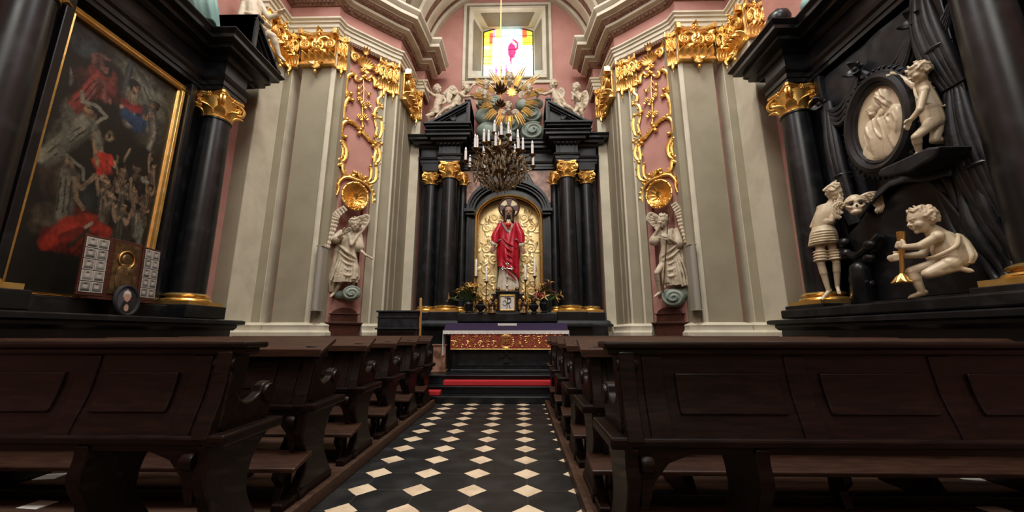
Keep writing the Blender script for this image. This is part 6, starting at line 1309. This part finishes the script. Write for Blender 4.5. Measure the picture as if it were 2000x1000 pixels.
stroke([(.505, .98), (.49, .84)], .020, (.055, .055, .058)); stroke([(.53, .965), (.68, .925)], .010, (.06, .06, .058)); stroke([(.66, .91), (.73, .875), (.82, .868)], .012, (.04, .04, .036))
person(.285, .695, 2.0, -1.2, (.26, .17, .10), (.20, .19, .14), ((.14, -.05), (.10, -.09))); stroke([(.18, .745), (.20, .71), (.30, .725), (.40, .70), (.33, .66)], .020, (.19, .18, .135)); stroke([(.12, .66), (.15, .58), (.14, .50)], .05, (.11, .105, .08)); stroke([(.20, .64), (.16, .56)], .018, (.18, .17, .13)); stroke([(.30, .66), (.37, .61), (.40, .57)], .032, (.15, .145, .11))
person(.235, .475, 1.7, .2, (.20, .14, .085), (.13, .12, .09), ((.11, .02), (.09, -.06))); stroke([(.12, .50), (.20, .49), (.32, .47), (.34, .43)], .018, (.13, .125, .09))
stroke([(.42, .545), (.50, .555), (.53, .53)], .030, (.42, .035, .022)); stroke([(.46, .54), (.45, .475)], .034, (.40, .032, .02))
for i, (x, y, s, l, lk) in enumerate(((.53, .455, 1.25, .3, 1), (.63, .53, .9, -.2, -1), (.70, .47, 1.2, .2, 1), (.80, .455, 1.05, .5, 1), (.88, .445, 1.1, -.3, -1), (.92, .595, 1.0, .3, -1), (.72, .37, 1.35, .2, 1), (.85, .385, .95, .2, -1), (.60, .40, .9, -.4, 1), (.93, .50, .8, 0, 1))):
    person(x, y, s, l, ((.27, .185, .11), (.20, .13, .08), (.24, .17, .115))[i % 3], ((.10, .08, .055), (.13, .09, .06), (.07, .065, .05), (.17, .15, .115))[i % 4], ((-.07, .02+.05*(i % 2)), (.06, .03-.05*(i % 3))), lk)
stroke([(.63, .56), (.66, .62)], .014, (.20, .15, .10)); stroke([(.83, .525), (.90, .515)], .014, (.26, .24, .20)); stroke([(.88, .33), (.93, .30), (.92, .24)], .03, (.12, .115, .09))
stroke([(.20, .17), (.30, .25), (.44, .28), (.60, .255)], .075, (.25, .024, .012)); stroke([(.30, .20), (.42, .24)], .05, (.16, .015, .009)); stroke([(.36, .175), (.46, .25)], .018, (.035, .022, .014)); stroke([(.44, .255), (.48, .275)], .016, (.24, .19, .14))
img = img**1.06*.95; img *= (1 + .16*nz(60, 8) + .08*rg.randn(nv+1, nu+1))[..., None]; img = np.clip(img, .003, 1)
mb = MB().grid(lambda a, b: tuple(F @ V(lerp(PA0, PA1, a), .085, lerp(PZ0, PZ1, b))), nu, nv)
mb.build('canvas', PIC, t, cols=np.concatenate([img, np.ones((nv+1, nu+1, 1))], 2))
mb = MB().bx(PA0-.02, PA1+.02, .045, .08, PZ0, PZ1); mb.xf(F).build('stretcher', BLACKM, t, smooth=False)
# folding shrine of small photographs round a dark icon, leaning below the painting
A0 = F @ V(.10, .40, 1.565); t = thing('photo_triptych', 'wooden triptych with rows of small black-and-white photographs round a dark icon', 'triptych', A0, math.atan2(F[1][0], F[0][0]))
def pic_grid(x0, x1, z0, z1, fn, name, parent, y, n=14, M=None):
    mb = MB(); q = lambda a, b: V(lerp(x0, x1, a), y, lerp(z0, z1, b)); mb.grid((lambda a, b: M @ q(a, b)) if M else q, n, n); cols = [(*fn(i/n, j/n), 1) for j in range(n+1) for i in range(n+1)]
    return mb.build(name, PHOTO, parent, cols=cols, norm=False)
M0 = Matrix.Rotation(-.06, 4, 'X')
def facefn(sd):
    r = random.Random(sd); cx, cz = .5+r.uniform(-.05, .05), .60; bg = r.uniform(.25, .5); cl = r.uniform(.04, .15)
    def fn(a, b):
        if a < .07 or a > .93 or b < .07 or b > .93: return (.62, .58, .52)
        d = math.hypot((a-cx)/.22, (b-cz)/.26)
        if d < 1: return (.42, .38, .33) if b < cz+.13 else (.05, .045, .04)
        if b < .32 and abs(a-cx) < .45-.3*(b-.0): return (cl, cl, cl*.95)
        return (bg*.6, bg*.56, bg*.5)
    return fn
mb = MB(); mb.bx(-.17, .19, -.05, -.02, .0, .68)
mb.xf(M0).build('centre_board', WOODR, t, smooth=False, bevel=.006)
for q in (-1, 1):
    W_ = M0 @ Matrix.Translation(V(-.175 if q < 0 else .195, -.045, 0)) @ Matrix.Rotation(q*.10, 4, 'Z')
    mb = MB(); mb.bx(min(0, q*.24), max(0, q*.24), -.015, .012, .02, .66); w_ = mb.xf(W_).build('wing_board', WOODR, t, smooth=False, bevel=.005)
    for r in range(5):
        for c in range(2):
            x = q*(.022+.105*c); x0, x1 = min(x, x+q*.098), max(x, x+q*.098); z = .055+.118*r
            M_ = W_; g = MB(); g.bx(x0, x1, -.020, -.015, z, z+.108); ph = g.xf(M_).build('photograph', PAPER, w_, smooth=False)
            pic_grid(x0, x1, z, z+.108, facefn(r*7+c+q*31), 'print', ph, -.0215, 12, M_) if False else None
            cols = []; fn = facefn(r*7+c+q*31); n = 12; g = MB().grid(lambda a, b: M_ @ V(lerp(x0, x1, a), -.0212, lerp(z, z+.108, b)), n, n)
            bpy.data.objects.remove(ph); g.add([M_ @ V(*p) for p in ((x0, -.016, z), (x1, -.016, z), (x1, -.016, z+.108), (x0, -.016, z+.108))], [(0, 3, 2, 1)])
            cols = [(*fn(i/n, j/n), 1) for j in range(n+1) for i in range(n+1)] + [(.6, .56, .5, 1)]*4; g.build('photograph', PHOTO, w_, cols=cols, norm=False)
mb = MB(); mb.bx(-.13, .15, -.058, -.05, .06, .64); mb.xf(M0).build('icon', BRONZE, t, smooth=False)
mb = MB(); mb.tube([M0 @ V(.01+.085*math.cos(2*PI*i/28), -.064, .46+.095*math.sin(2*PI*i/28)) for i in range(28)], .009, 6, closed=True); mb.build('halo', BRASS, t)
mb = MB(); mb.ell((.01, -.062, .46), (.05, .012, .06)); mb.ell((.01, -.062, .24), (.10, .014, .18)); mb.ell((.05, -.066, .33), (.035, .012, .04)); mb.xf(M0).build('icon_figure', BRONZE, t)
mb = MB(); mb.bx(-.36, .40, -.1, .06, -.01, .015); mb.build('foot_board', WOODR, t, smooth=False)
# oval portrait
A1 = F @ V(.12, .52, 1.40); t = thing('oval_portrait', 'oval dark-framed portrait of white-haired person in black, hands clasped', 'portrait', A1, math.atan2(F[1][0], F[0][0]))
mb = MB(); M1 = Matrix.Translation(V(0, 0, .145)) @ Matrix.Rotation(-.12, 4, 'X')
mb.tube([M1 @ V(.115*math.cos(2*PI*i/36), 0, .145*math.sin(2*PI*i/36)) for i in range(36)], .018, 8, closed=True); mb.build('oval_frame', BLACKM, t); t.scale = (1.12, 1.12, 1.12)
def port(a, b):
    x, z = a*2-1, b*2-1
    if math.hypot((x)/.30, (z-.30)/.38) < 1: return (.42, .24, .17) if z < .48 else (.55, .52, .48)
    if math.hypot((x-.0)/.34, (z-.36)/.36) < 1: return (.48, .45, .42)
    if math.hypot((x+.02)/.20, (z+.52)/.24) < 1: return (.40, .25, .19)
    if abs(x) < .28+.5*(.05-z) and z < .0: return (.012, .011, .012)
    return (.06, .06, .075) if x < .1 else (.02, .018, .018)
n = 28; g = MB(); cols = []
for j in range(n+1):
    for i in range(n+1):
        a, b = i/n*2-1, j/n*2-1; k = 1/max(1e-6, math.hypot(a, b))*max(abs(a), abs(b)); a, b = a*k, b*k
        g.v.append(tuple(M1 @ V(a*.112, -.004, b*.142))); cols.append((*port(a*.5+.5, b*.5+.5), 1))
g.f = [(j*(n+1)+i, j*(n+1)+i+1, (j+1)*(n+1)+i+1, (j+1)*(n+1)+i) for j in range(n) for i in range(n)]; g.build('portrait_print', PHOTO, t, cols=cols, norm=False)
mb = MB().cap(M1 @ V(0, .01, .08), V(0, .1, .01), .012, .012, 8); mb.build('easel_leg', BLACKM, t)

# ---- right: monument
t = RIGHT = side_shell(1, 'marble_monument', 'black marble wall monument with draped cloth relief on right wall', 'monument')
# draped cloth relief
def drape(u, v):
    a = lerp(-.78, .80, u); z = lerp(4.72, 1.75, v)
    sag = math.sin(PI*u); f = math.sin(u*26+3*math.sin(v*2.5)+v*5)*.5+math.sin(u*13-v*9)*.6+math.sin((u*1.2+v*1.6)*10)*.5
    b = .10 + .03*f*(.4+.8*v) + .03*math.sin(v*7+u*3)
    return V(a, b, z), V(0, 1, 0)
MB().slab(drape, 70, 70, .03).xf(F).build('drapery_relief', BLACKM, t, ang=0)
mb = MB()
for (p0, p1, dip) in (((-.80, 4.36), (-.20, 4.45), .26), ((-.20, 4.45), (.52, 4.50), .30), ((.52, 4.50), (.84, 4.4), .2)):
    for k in range(4):
        m_ = ((p0[0]+p1[0])/2, min(p0[1], p1[1])-dip-.07*k); mb.tube(smooth_path([V(p0[0], .17, p0[1]-.01*k), V(lerp(p0[0], m_[0], .5), .20, lerp(p0[1], m_[1], .75)), V(m_[0], .21, m_[1]), V(lerp(p1[0], m_[0], .5), .20, lerp(p1[1], m_[1], .75)), V(p1[0], .17, p1[1]-.01*k)], 5), [.02+.022*math.sin(PI*i/20) for i in range(21)], 7)
mb.xf(F).build('swag', BLACKM, t)
for (a, z) in ((-.80, 4.36), (-.20, 4.45), (.52, 4.50)):
    mb = MB(); rosette(mb, (a, -.18, z), .10, ex, ez, 6)
    for q in range(4): aa = q*1.7; leaf(mb, (a, -.19, z), V(math.cos(aa), 0, math.sin(aa)), eo, .15, .09, .7, .02)
    for p in range(len(mb.v)): x, y, z_ = mb.v[p]; mb.v[p] = (x, -y, z_)
    mb.xf(F).build('bow', BLACKM, t)
for (a, z0, z1, w) in ((-.70, 4.30, 2.55, .08), (.62, 4.75, 3.55, .11), (.70, 3.55, 2.2, .12)):      # hanging folds gathered at the sides
    mb = MB()
    for k in range(5):
        o = (k-2)*w*.42; mb.tube(smooth_path([V(a+o*.6, .18, z0), V(a+o, .21+.02*(k % 2), lerp(z0, z1, .35)), V(a+o*1.1+.04, .22, lerp(z0, z1, .7)), V(a+o*.8+.10, .20, z1)], 6), [.034+.018*math.sin(PI*i/18) for i in range(19)], 10)
    mb.tube([V(a+w*math.cos(2*PI*i/14)+.06, .20+.07*math.sin(2*PI*i/14), lerp(z0, z1, .62)) for i in range(14)], .022, 7, closed=True)
    mb.xf(F).build('hanging_fold', BLACKM, t)
# oval medallion with portrait relief
mt = thing('portrait_medallion', 'pale oval stone relief of a robed person in profile, black oval frame', 'relief', F @ V(.06, .30, 3.55), math.atan2(F[1][0], F[0][0]))
TI = Matrix.Rotation(.10, 4, 'Y') @ Matrix.Rotation(.06, 4, 'Z')
mb = MB(); n = 48
for (r_, w, y) in ((1.02, .035, -.02), (1.17, .06, -.03), (1.30, .03, -.0)): mb.tube([TI @ V(.29*r_*math.cos(2*PI*i/n), y, .45*r_*math.sin(2*PI*i/n)) for i in range(n)], w, 8, closed=True)
mb.build('oval_frame', BLACK, mt)
mb = MB(); rg2 = random.Random(7)
for i in range(46):
    a = 2*PI*i/46; p = TI @ V(.29*1.42*math.cos(a), .02, .45*1.36*math.sin(a)); leaf(mb, p, V(math.cos(a+.9), 0, math.sin(a+.9)), eo, .075+.02*rg2.random(), .06, .9, .014); mb.ell(p, .04, None, 7, 5)
mb.build('laurel_wreath', BLACKM, mt)
def relief(x, z):
    """height of the carved portrait at oval coords -1..1"""
    h = 0.
    def el(cx, cz, rx, rz, hh, rot=0.):
        dx, dz = x-cx, z-cz; c, s_ = math.cos(rot), math.sin(rot); d = ((dx*c+dz*s_)/rx)**2+((-dx*s_+dz*c)/rz)**2
        return hh*math.sqrt(1-d) if d < 1 else 0
    head = max(el(.06, .55, .34, .27, .06, .25), el(-.16, .44, .22, .17, .055, .2), el(-.33, .44, .10, .055, .045, -.3), el(-.20, .30, .18, .08, .05, .2))
    hair = max(el(.22, .62, .28, .24, .068, -.4), el(.34, .42, .16, .16, .06, .3))
    neck = el(.16, .22, .26, .14, .055, .3)
    body = max(el(.12, -.35, .75, .62, .06), el(-.30, -.35, .30, .55, .075, .15), el(.60, -.10, .35, .40, .07, .4), el(-.45, -.75, .35, .4, .06))
    fold = 0.
    for pl in RIDGES:
        for (x0, z0), (x1, z1) in zip(pl, pl[1:]):
            dx, dz = x1-x0, z1-z0; tt = max(0, min(1, ((x-x0)*dx+(z-z0)*dz)/(dx*dx+dz*dz))); d = math.hypot(x-x0-tt*dx, z-z0-tt*dz); fold = max(fold, 1-d/.055)
    h = max(head, hair+.012*math.sin(x*40+z*30)*(hair > 0), neck, body)
    if body >= h-1e-6 and body > 0: h += .006*math.sin(x*9+1.5*math.sin(z*4)+z*3)+.004*math.sin(x*19-z*4)
    if hair > 0 and hair >= h-.02: h += .008*math.sin(25*x+18*z)
    return h*.8 + .016*max(0, fold)
RIDGES = [[(.02, .16), (.16, -.10), (.22, -.45), (.15, -.9)], [(-.20, .16), (-.12, -.12), (.10, -.40)], [(-.42, .0), (-.22, -.35), (-.20, -.85)], [(-.55, -.2), (-.42, -.5), (-.48, -.8)], [(.30, .10), (.48, -.10), (.40, -.42), (.52, -.75)], [(.62, .08), (.75, -.15), (.66, -.4)], [(.34, .30), (.30, .08), (.5, .12)], [(.05, .80), (.30, .62), (.42, .40)], [(.0, .72), (.22, .58), (.34, .45)], [(-.30, .50), (-.40, .42), (-.32, .38)], [(-.30, .33), (-.22, .31)]]
nr, na = 46, 110; mb = MB(); vs_ = [TI @ V(0, -relief(0, 0)-.004, 0)]; fs_ = []
for j in range(1, nr+1):
    for i in range(na):
        a = 2*PI*i/na; r = j/nr; x, z = r*math.cos(a), r*math.sin(a); vs_.append(TI @ V(.29*x, -relief(x, z)*(1 if r < .97 else 0)-.004, .45*z))
for i in range(na): fs_.append((0, 1+(i+1) % na, 1+i))
for j in range(nr-1):
    for i in range(na): k = (i+1) % na; fs_.append((1+j*na+i, 1+j*na+k, 1+(j+1)*na+k, 1+(j+1)*na+i))
mb.add(vs_, fs_); mb.build('portrait_relief', STONE, mt, ang=0)
# sloping sarcophagus, cloth over it, ledge for the standing putto, black trophies
mb = MB(); mb.prism([(-.86, 1.56), (.62, 1.56), (.55, 2.30), (.34, 2.82), (-.02, 2.88), (-.35, 2.64), (-.72, 2.42)], .05, .24, 'y'); mb.bx(-1.5, 1.5, .05, .68, 1.40, 1.52); mb.xf(F).build('sarcophagus', BLACK, t, smooth=False, bevel=.02)
mb = MB(); mb.prism([(.18, 2.86), (.30, 2.80), (.5, 2.76), (.74, 2.80), (.80, 2.88), (.70, 2.92), (.22, 2.92)], .05, .58, 'y'); mb.xf(F).build('ledge', BLACKM, t, smooth=False, bevel=.02)
def cover(u, v):
    a = lerp(-.40, .62, u); b = lerp(.10, .32, v); z = lerp(2.62, 2.86, min(1, max(0, (a+.40)/.42))) if a < .05 else lerp(2.86, 2.72, (a-.05)/.57)
    z += .012*math.sin(u*17+v*4)+.02 - (.25*max(0, v-.9)*3)
    return V(a, b, z), V(-.3, .2, 1).normalized()
MB().slab(cover, 50, 16, .03).xf(F).build('cloth_cover', BLACKM, t, ang=0)
mb = MB(); rg2 = random.Random(21)
for i in range(12):
    a, z = -.72+rg2.uniform(-.02, .42), 1.75+rg2.uniform(0, .62); mb.ell((a, .26+rg2.uniform(0, .10), z), (.075, .06, .065), None, 10, 8)
    leaf(mb, (a, -.0, z), V(rg2.uniform(-1, 1), 0, rg2.uniform(-.3, 1)), eo, .01, .01, .2, .01) if False else None
mb.tube(smooth_path([V(-.80, .28, 2.30), V(-.5, .34, 2.12), V(-.2, .30, 2.30)], 6), .045, 8); mb.cap(V(-.55, .30, 1.60), V(-.5, .34, 1.95), .14, .10)
mb.xf(F).build('trophy', BLACK, t)
mb = MB()
for i in range(6): mb.tube(smooth_path([V(.30+.08*i, .16, 2.75), V(.36+.08*i, .19+.03*(i % 2), 2.2), V(.44+.09*i, .18, 1.75), V(.5+.1*i, .20, 1.60)], 6), [.05+.016*math.sin(j*.7+i) for j in range(19)], 10)
mb.xf(F).build('trailing_cloth', BLACKM, t)
# black vase on the cornice
t = thing('stone_vase', 'black ball-topped vase standing on right monument cornice', 'vase', F @ V(-1.02, .40, 5.56)); t.scale = (.72, .72, .72)
MB().lathe([(.16, 0), (.16, .06), (.10, .09), (.085, .16), (.085, .30), (.11, .33), (.12, .36), (.20, .44), (.23, .55), (.20, .66), (.10, .74), (.05, .80), (0, .82)], (0,0,0), 28).build('vase_body', BLACK, t)
t = thing('teal_ornament', 'small teal object standing on right monument cornice at the picture top', 'ornament', F @ V(-.50, .25, 5.51)); cloud_mb((0, 0, .22), .2, 1).build('cloud', TEAL, t)

# ------------------------------------------------------------------ chandelier
t = thing('chandelier', 'dark bronze chandelier with white electric candles hanging before the altar', 'chandelier', (-.27, 5.02, 3.12))
MB().tube([(0, 0, .45), (0, 0, 9.29)], .009, 8).build('rod', BRASS, t)
mb = MB(); mb.lathe([(.0, .02), (.03, .05), (.05, .12), (.02, .18), (.06, .26), (.11, .32), (.07, .40), (.025, .46), (.05, .54), (.03, .62), (.07, .70), (.03, .78), (.012, .9), (.03, 1.0), (.02, 1.06), (.0, 1.1)], (0,0,0), 18); mb.build('stem', BRONZE, t)
for z, r in ((1.36, .11), (1.60, .15)):
    mb = MB()
    for i in range(12): a = 2*PI*i/12; leaf(mb, (0, 0, z), V(math.cos(a), math.sin(a), .25*math.sin(3*a)), V(0, 0, 1), r, .05, .6, .012)
    mb.build('rosette', BRONZE, t)
arm0 = None
def arm_set(n, R, z0, zc, ph, h):
    global arm0
    for i in range(n):
        a = 2*PI*i/n+ph; d = V(math.cos(a), math.sin(a), 0)
        zz = zc + .03*math.sin(i*2.3)
        mb = MB(); mb.tube(smooth_path([d*.05+V(0, 0, z0), d*R*.45+V(0, 0, z0-.12), d*R*.85+V(0, 0, z0-.06), d*R+V(0, 0, zz-.03)], 6), [.010]*10+[.008]*9, 7)
        mb.tube(spiral_pts(d*R*.62+V(0, 0, z0+.0), .06, 1.3, 0, d, V(0, 0, 1), 1, 18), .008, 6); leaf(mb, d*R*.4+V(0, 0, z0-.1), d, V(0, 0, 1), .14, .06, .5, .01)
        mb.lathe([(.008, zz-.04), (.03, zz-.015), (.045, zz), (.042, zz+.006), (.016, zz+.008)], tuple(d*R)[:2]+(0,), 12)
        A = mb.build('arm', BRONZE, t)
        b = MB().lathe([(.019, zz), (.019, zz+h), (.0, zz+h+.002)], tuple(d*R)[:2]+(0,), 12).build('candle', BULB, A)
        MB().lathe([(.008, zz+h), (.017, zz+h+.018), (.014, zz+h+.035), (.004, zz+h+.062), (0, zz+h+.066)], tuple(d*R)[:2]+(0,), 10).build('bulb', BULB, A)
arm_set(10, .49, .44, .46, .25, .15); arm_set(8, .33, .58, .66, .1, .15); arm_set(5, .17, .74, .82, .5, .14)
mb = MB(); rg2 = random.Random(3)
for k in range(380):
    a = rg2.uniform(0, 2*PI); q = rg2.random(); z = .08+.52*q; r = (.12+.32*math.sin(PI*min(1, q*1.05))**.8)*rg2.uniform(.55, 1.05); p = V(r*math.cos(a), r*math.sin(a), z); l = rg2.uniform(.026, .05)
    mb.add([p+V(0, 0, l), p+V(.011, 0, 0), p+V(0, .011, 0), p-V(.011, 0, 0), p-V(0, .011, 0), p-V(0, 0, l*1.3)], [(0,1,2),(0,2,3),(0,3,4),(0,4,1),(5,2,1),(5,3,2),(5,4,3),(5,1,4)])
tag(mb.build('crystal_drops', CRYST, t, smooth=False), kind='stuff')
mb = MB()
for i in range(16):
    a = 2*PI*i/16; d = V(math.cos(a), math.sin(a), 0); mb.tube(smooth_path([d*.04+V(0, 0, .62), d*.30+V(0, 0, .50), d*.38+V(0, 0, .34), d*.22+V(0, 0, .14), d*.03+V(0, 0, .06)], 5), .007, 6)
    leaf(mb, d*.30+V(0, 0, .40), d*.5+V(0, 0, .8), d, .16, .07, .8, .01); leaf(mb, d*.2+V(0, 0, .2), d*.8+V(0, 0, .4), d, .13, .06, .8, .01)
mb.build('basket', BRONZE, t)
# ------------------------------------------------------------------ pews (x outward from the aisle, y towards the altar, z above the platform)
def s_curve(off=0.):
    P = smooth_path([V(0, .095, 1.02), V(0, .085, .93), V(0, .065, .80), V(0, .025, .68), V(0, .0, .60)], 6); return [(p.y+off, p.z) for p in P]
def make_pew(L, cap, kneeler, label, loc, sx, first=None):
    t = thing('pew', label, 'pew', loc, 0, 'dark oak pews'); t.scale = (sx, 1, 1) if False else (1, 1, 1)
    X = lambda a, b: sorted((sx*a, sx*b))
    def bx(mb, a, b, y0, y1, z0, z1): q = X(a, b); return mb.bx(q[0], q[1], y0, y1, z0, z1)
    def pr(mb, pol, a, b): q = X(a, b); return mb.prism(pol, q[0], q[1], 'x')
    f = s_curve(); bk = [(y+.035, z) for y, z in f[::-1]]
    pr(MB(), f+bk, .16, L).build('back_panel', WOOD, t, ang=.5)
    n = max(1, int((L-.3)/.60)); w = (L-.32)/n
    for i in range(n):                                           # framed fields standing proud of the back
        x0 = .24+i*w; fl = [(y-.016, z) for y, z in f if .70 < z < .93]; mb = MB(); pr(mb, fl+[(y+.03, z) for y, z in fl[::-1]], x0+.12, x0+w-.09); mb.build('raised_panel', WOOD, t, ang=.5, bevel=.006)
        mb = MB(); fl = [(y-.010, z) for y, z in f if .60 < z < 1.0]; q = fl+[(y+.03, z) for y, z in fl[::-1]]; pr(mb, q, x0-.045, x0+.065); mb.build('stile', WOOD, t, ang=.5, bevel=.005)
    if cap: mb = MB(); bx(mb, 0, L, .05, .24, 1.035, 1.07); bx(mb, .02, L, .07, .20, 1.00, 1.04); mb.build('top_rail', WOOD, t, smooth=False, bevel=.012)
    else:
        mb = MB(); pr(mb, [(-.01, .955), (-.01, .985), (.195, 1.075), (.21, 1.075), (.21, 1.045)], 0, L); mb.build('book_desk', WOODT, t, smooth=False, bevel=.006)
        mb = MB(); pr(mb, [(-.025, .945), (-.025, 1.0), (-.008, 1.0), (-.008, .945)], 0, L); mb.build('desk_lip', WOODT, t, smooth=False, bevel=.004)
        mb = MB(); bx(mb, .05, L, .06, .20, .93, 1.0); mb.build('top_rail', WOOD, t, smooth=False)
    # shaped end: S upright with a roll at its head
    fu = [(y-.045, z) for y, z in f]; pol = fu+[(y+.10, z) for y, z in f[::-1]]
    mb = MB(); pr(mb, pol, .07, .15); up = mb.build('end_upright', WOOD, t, ang=.5, bevel=.012)
    q = X(.06, .17); MB().lathe([(.032, q[0]), (.036, q[0]+.01), (.036, q[1]-.01), (.032, q[1])], (0, .085, .955), 16, frame((0,0,0), V(0, 0, 1), V(0, 1, 0), V(1, 0, 0))).build('roll', WOOD, up)
    # seat, armrest with scroll, shaped leg
    mb = MB(); bx(mb, 0, L, -.03, .43, .575, .615); mb.build('seat', WOOD, t, smooth=False, bevel=.012)
    mb = MB(); bx(mb, -.01, .10, -.035, .445, .565, .622); mb.build('seat_end', WOODT if False else WOOD, t, smooth=False, bevel=.012)
    mb = MB(); pr(mb, smooth2([(.06, .92), (.12, .80), (.20, .74), (.30, .77), (.33, .82), (.40, .83), (.44, .76), (.42, .68), (.36, .62), (.05, .62), (.03, .70)]), .06, .125); mb.build('armrest', WOOD, t, ang=.6, bevel=.012)
    q = X(.045, .14); MB().lathe([(.05, q[0]), (.056, q[0]+.012), (.056, q[1]-.012), (.05, q[1])], (0, .375, .765), 18, frame((0,0,0), V(0, 0, 1), V(0, 1, 0), V(1, 0, 0))).build('scroll', WOOD, t)
    leg = smooth2([(-.02, .57), (.42, .57), (.37, .50), (.31, .42), (.29, .30), (.33, .20), (.40, .10), (.44, .0), (.0, .0), (.0, .08), (.05, .16), (.04, .26), (.0, .34), (-.03, .42), (-.015, .50)])
    q = [.06] + ([.68, 2.34, L-.14] if L > 2.2 else [L-.14])
    for x in q: mb = MB(); pr(mb, leg, x, x+.07); mb.build('leg', WOOD, t, ang=.6, bevel=.010)
    qx = X(.13, .19); MB().lathe([(.04, qx[0]), (.045, qx[0]+.01), (.045, qx[1]-.01), (.04, qx[1])], (0, -.005, .50), 16, frame((0,0,0), V(0, 0, 1), V(0, 1, 0), V(1, 0, 0))).build('scroll', WOOD, t)
    arc = [(.18, .575)]+[(.18+.0+.40*math.sin(PI/2*i/8), .575-.30*math.cos(PI/2*i/8)) for i in range(0, 9)]
    mb = MB(); mb.prism([(sx*a, b) for a, b in [(.13, .575), (.13, .30), (.16, .30), (.20, .42), (.27, .50), (.38, .54), (L-.4, .54), (L-.2, .45), (L-.13, .30), (L-.1, .575)]], -.005, .025, 'y'); mb.build('apron', WOOD, t, smooth=False, bevel=.006)
    mb = MB(); bx(mb, .04, L, -.03, .05, 0, .06); bx(mb, .05, .12, -.22, .44, 0, .05); mb.build('sill', WOOD, t, smooth=False, bevel=.008)
    if kneeler:
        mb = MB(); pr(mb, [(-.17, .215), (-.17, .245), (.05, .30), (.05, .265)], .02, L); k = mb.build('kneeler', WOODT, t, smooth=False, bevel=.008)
        for x in (.14, L*.5, L-.25): m2 = MB(); pr(m2, [(-.10, .0), (.03, 0), (.03, .27), (-.10, .23), (-.12, .16), (-.06, .10)], x, x+.06); m2.build('kneeler_bracket', WOOD, k, smooth=False, bevel=.008)
    return t
def smooth2(pol):
    P = [V(a, b, 0) for a, b in pol]; P = P + [P[0]]; return [(p.x, p.y) for p in smooth_path(P, 3)[:-1]]
ROWS = [2.00, 2.85, 3.715, 4.56, 5.46, 6.29]
ORD = ['nearest', 'second', 'third', 'fourth', 'fifth', 'farthest']
for s in (-1, 1):
    xe = -1.46 if s < 0 else .445
    for i, y in enumerate(ROWS):
        L = abs(CX + s*4.02 - xe) - .02
        if i == 5: L = abs(CX + s*3.1 - xe)
        if i == 0: L += .0
        lab = '%s dark oak pew on %s side of the aisle, %s' % (ORD[i], SIDE[s], ('flat top rail, back towards viewer' if i == 0 else 'sloping book desk on top'))
        make_pew(L, i == 0, i > 0, lab, (xe, y, .086), s)
# thin pale oblongs on the platform floor at both picture edges, identity unknown
for (x, y, z, rz, lab) in ((-3.72, 3.22, .087, .2, 'pale leaflet on floor behind near left pew, upper one'), (-3.19, 2.72, .087, -.1, 'pale leaflet on floor behind near left pew, lower one'), (3.52, 3.34, .087, -.2, 'pale leaflet on floor behind near right pew, upper one'), (3.05, 2.76, .087, .1, 'pale leaflet on floor behind near right pew, lower one')):
    mb = MB().bx(-.075, .075, -.06, .06, 0, .004); o = tag(mb.build('leaflet', PAPER, smooth=False), lab, 'leaflet', 'paper leaflets'); o.location = (x, y, z); o.rotation_euler = (.245 if z > .3 else 0, 0, 0 if z > .3 else rz)
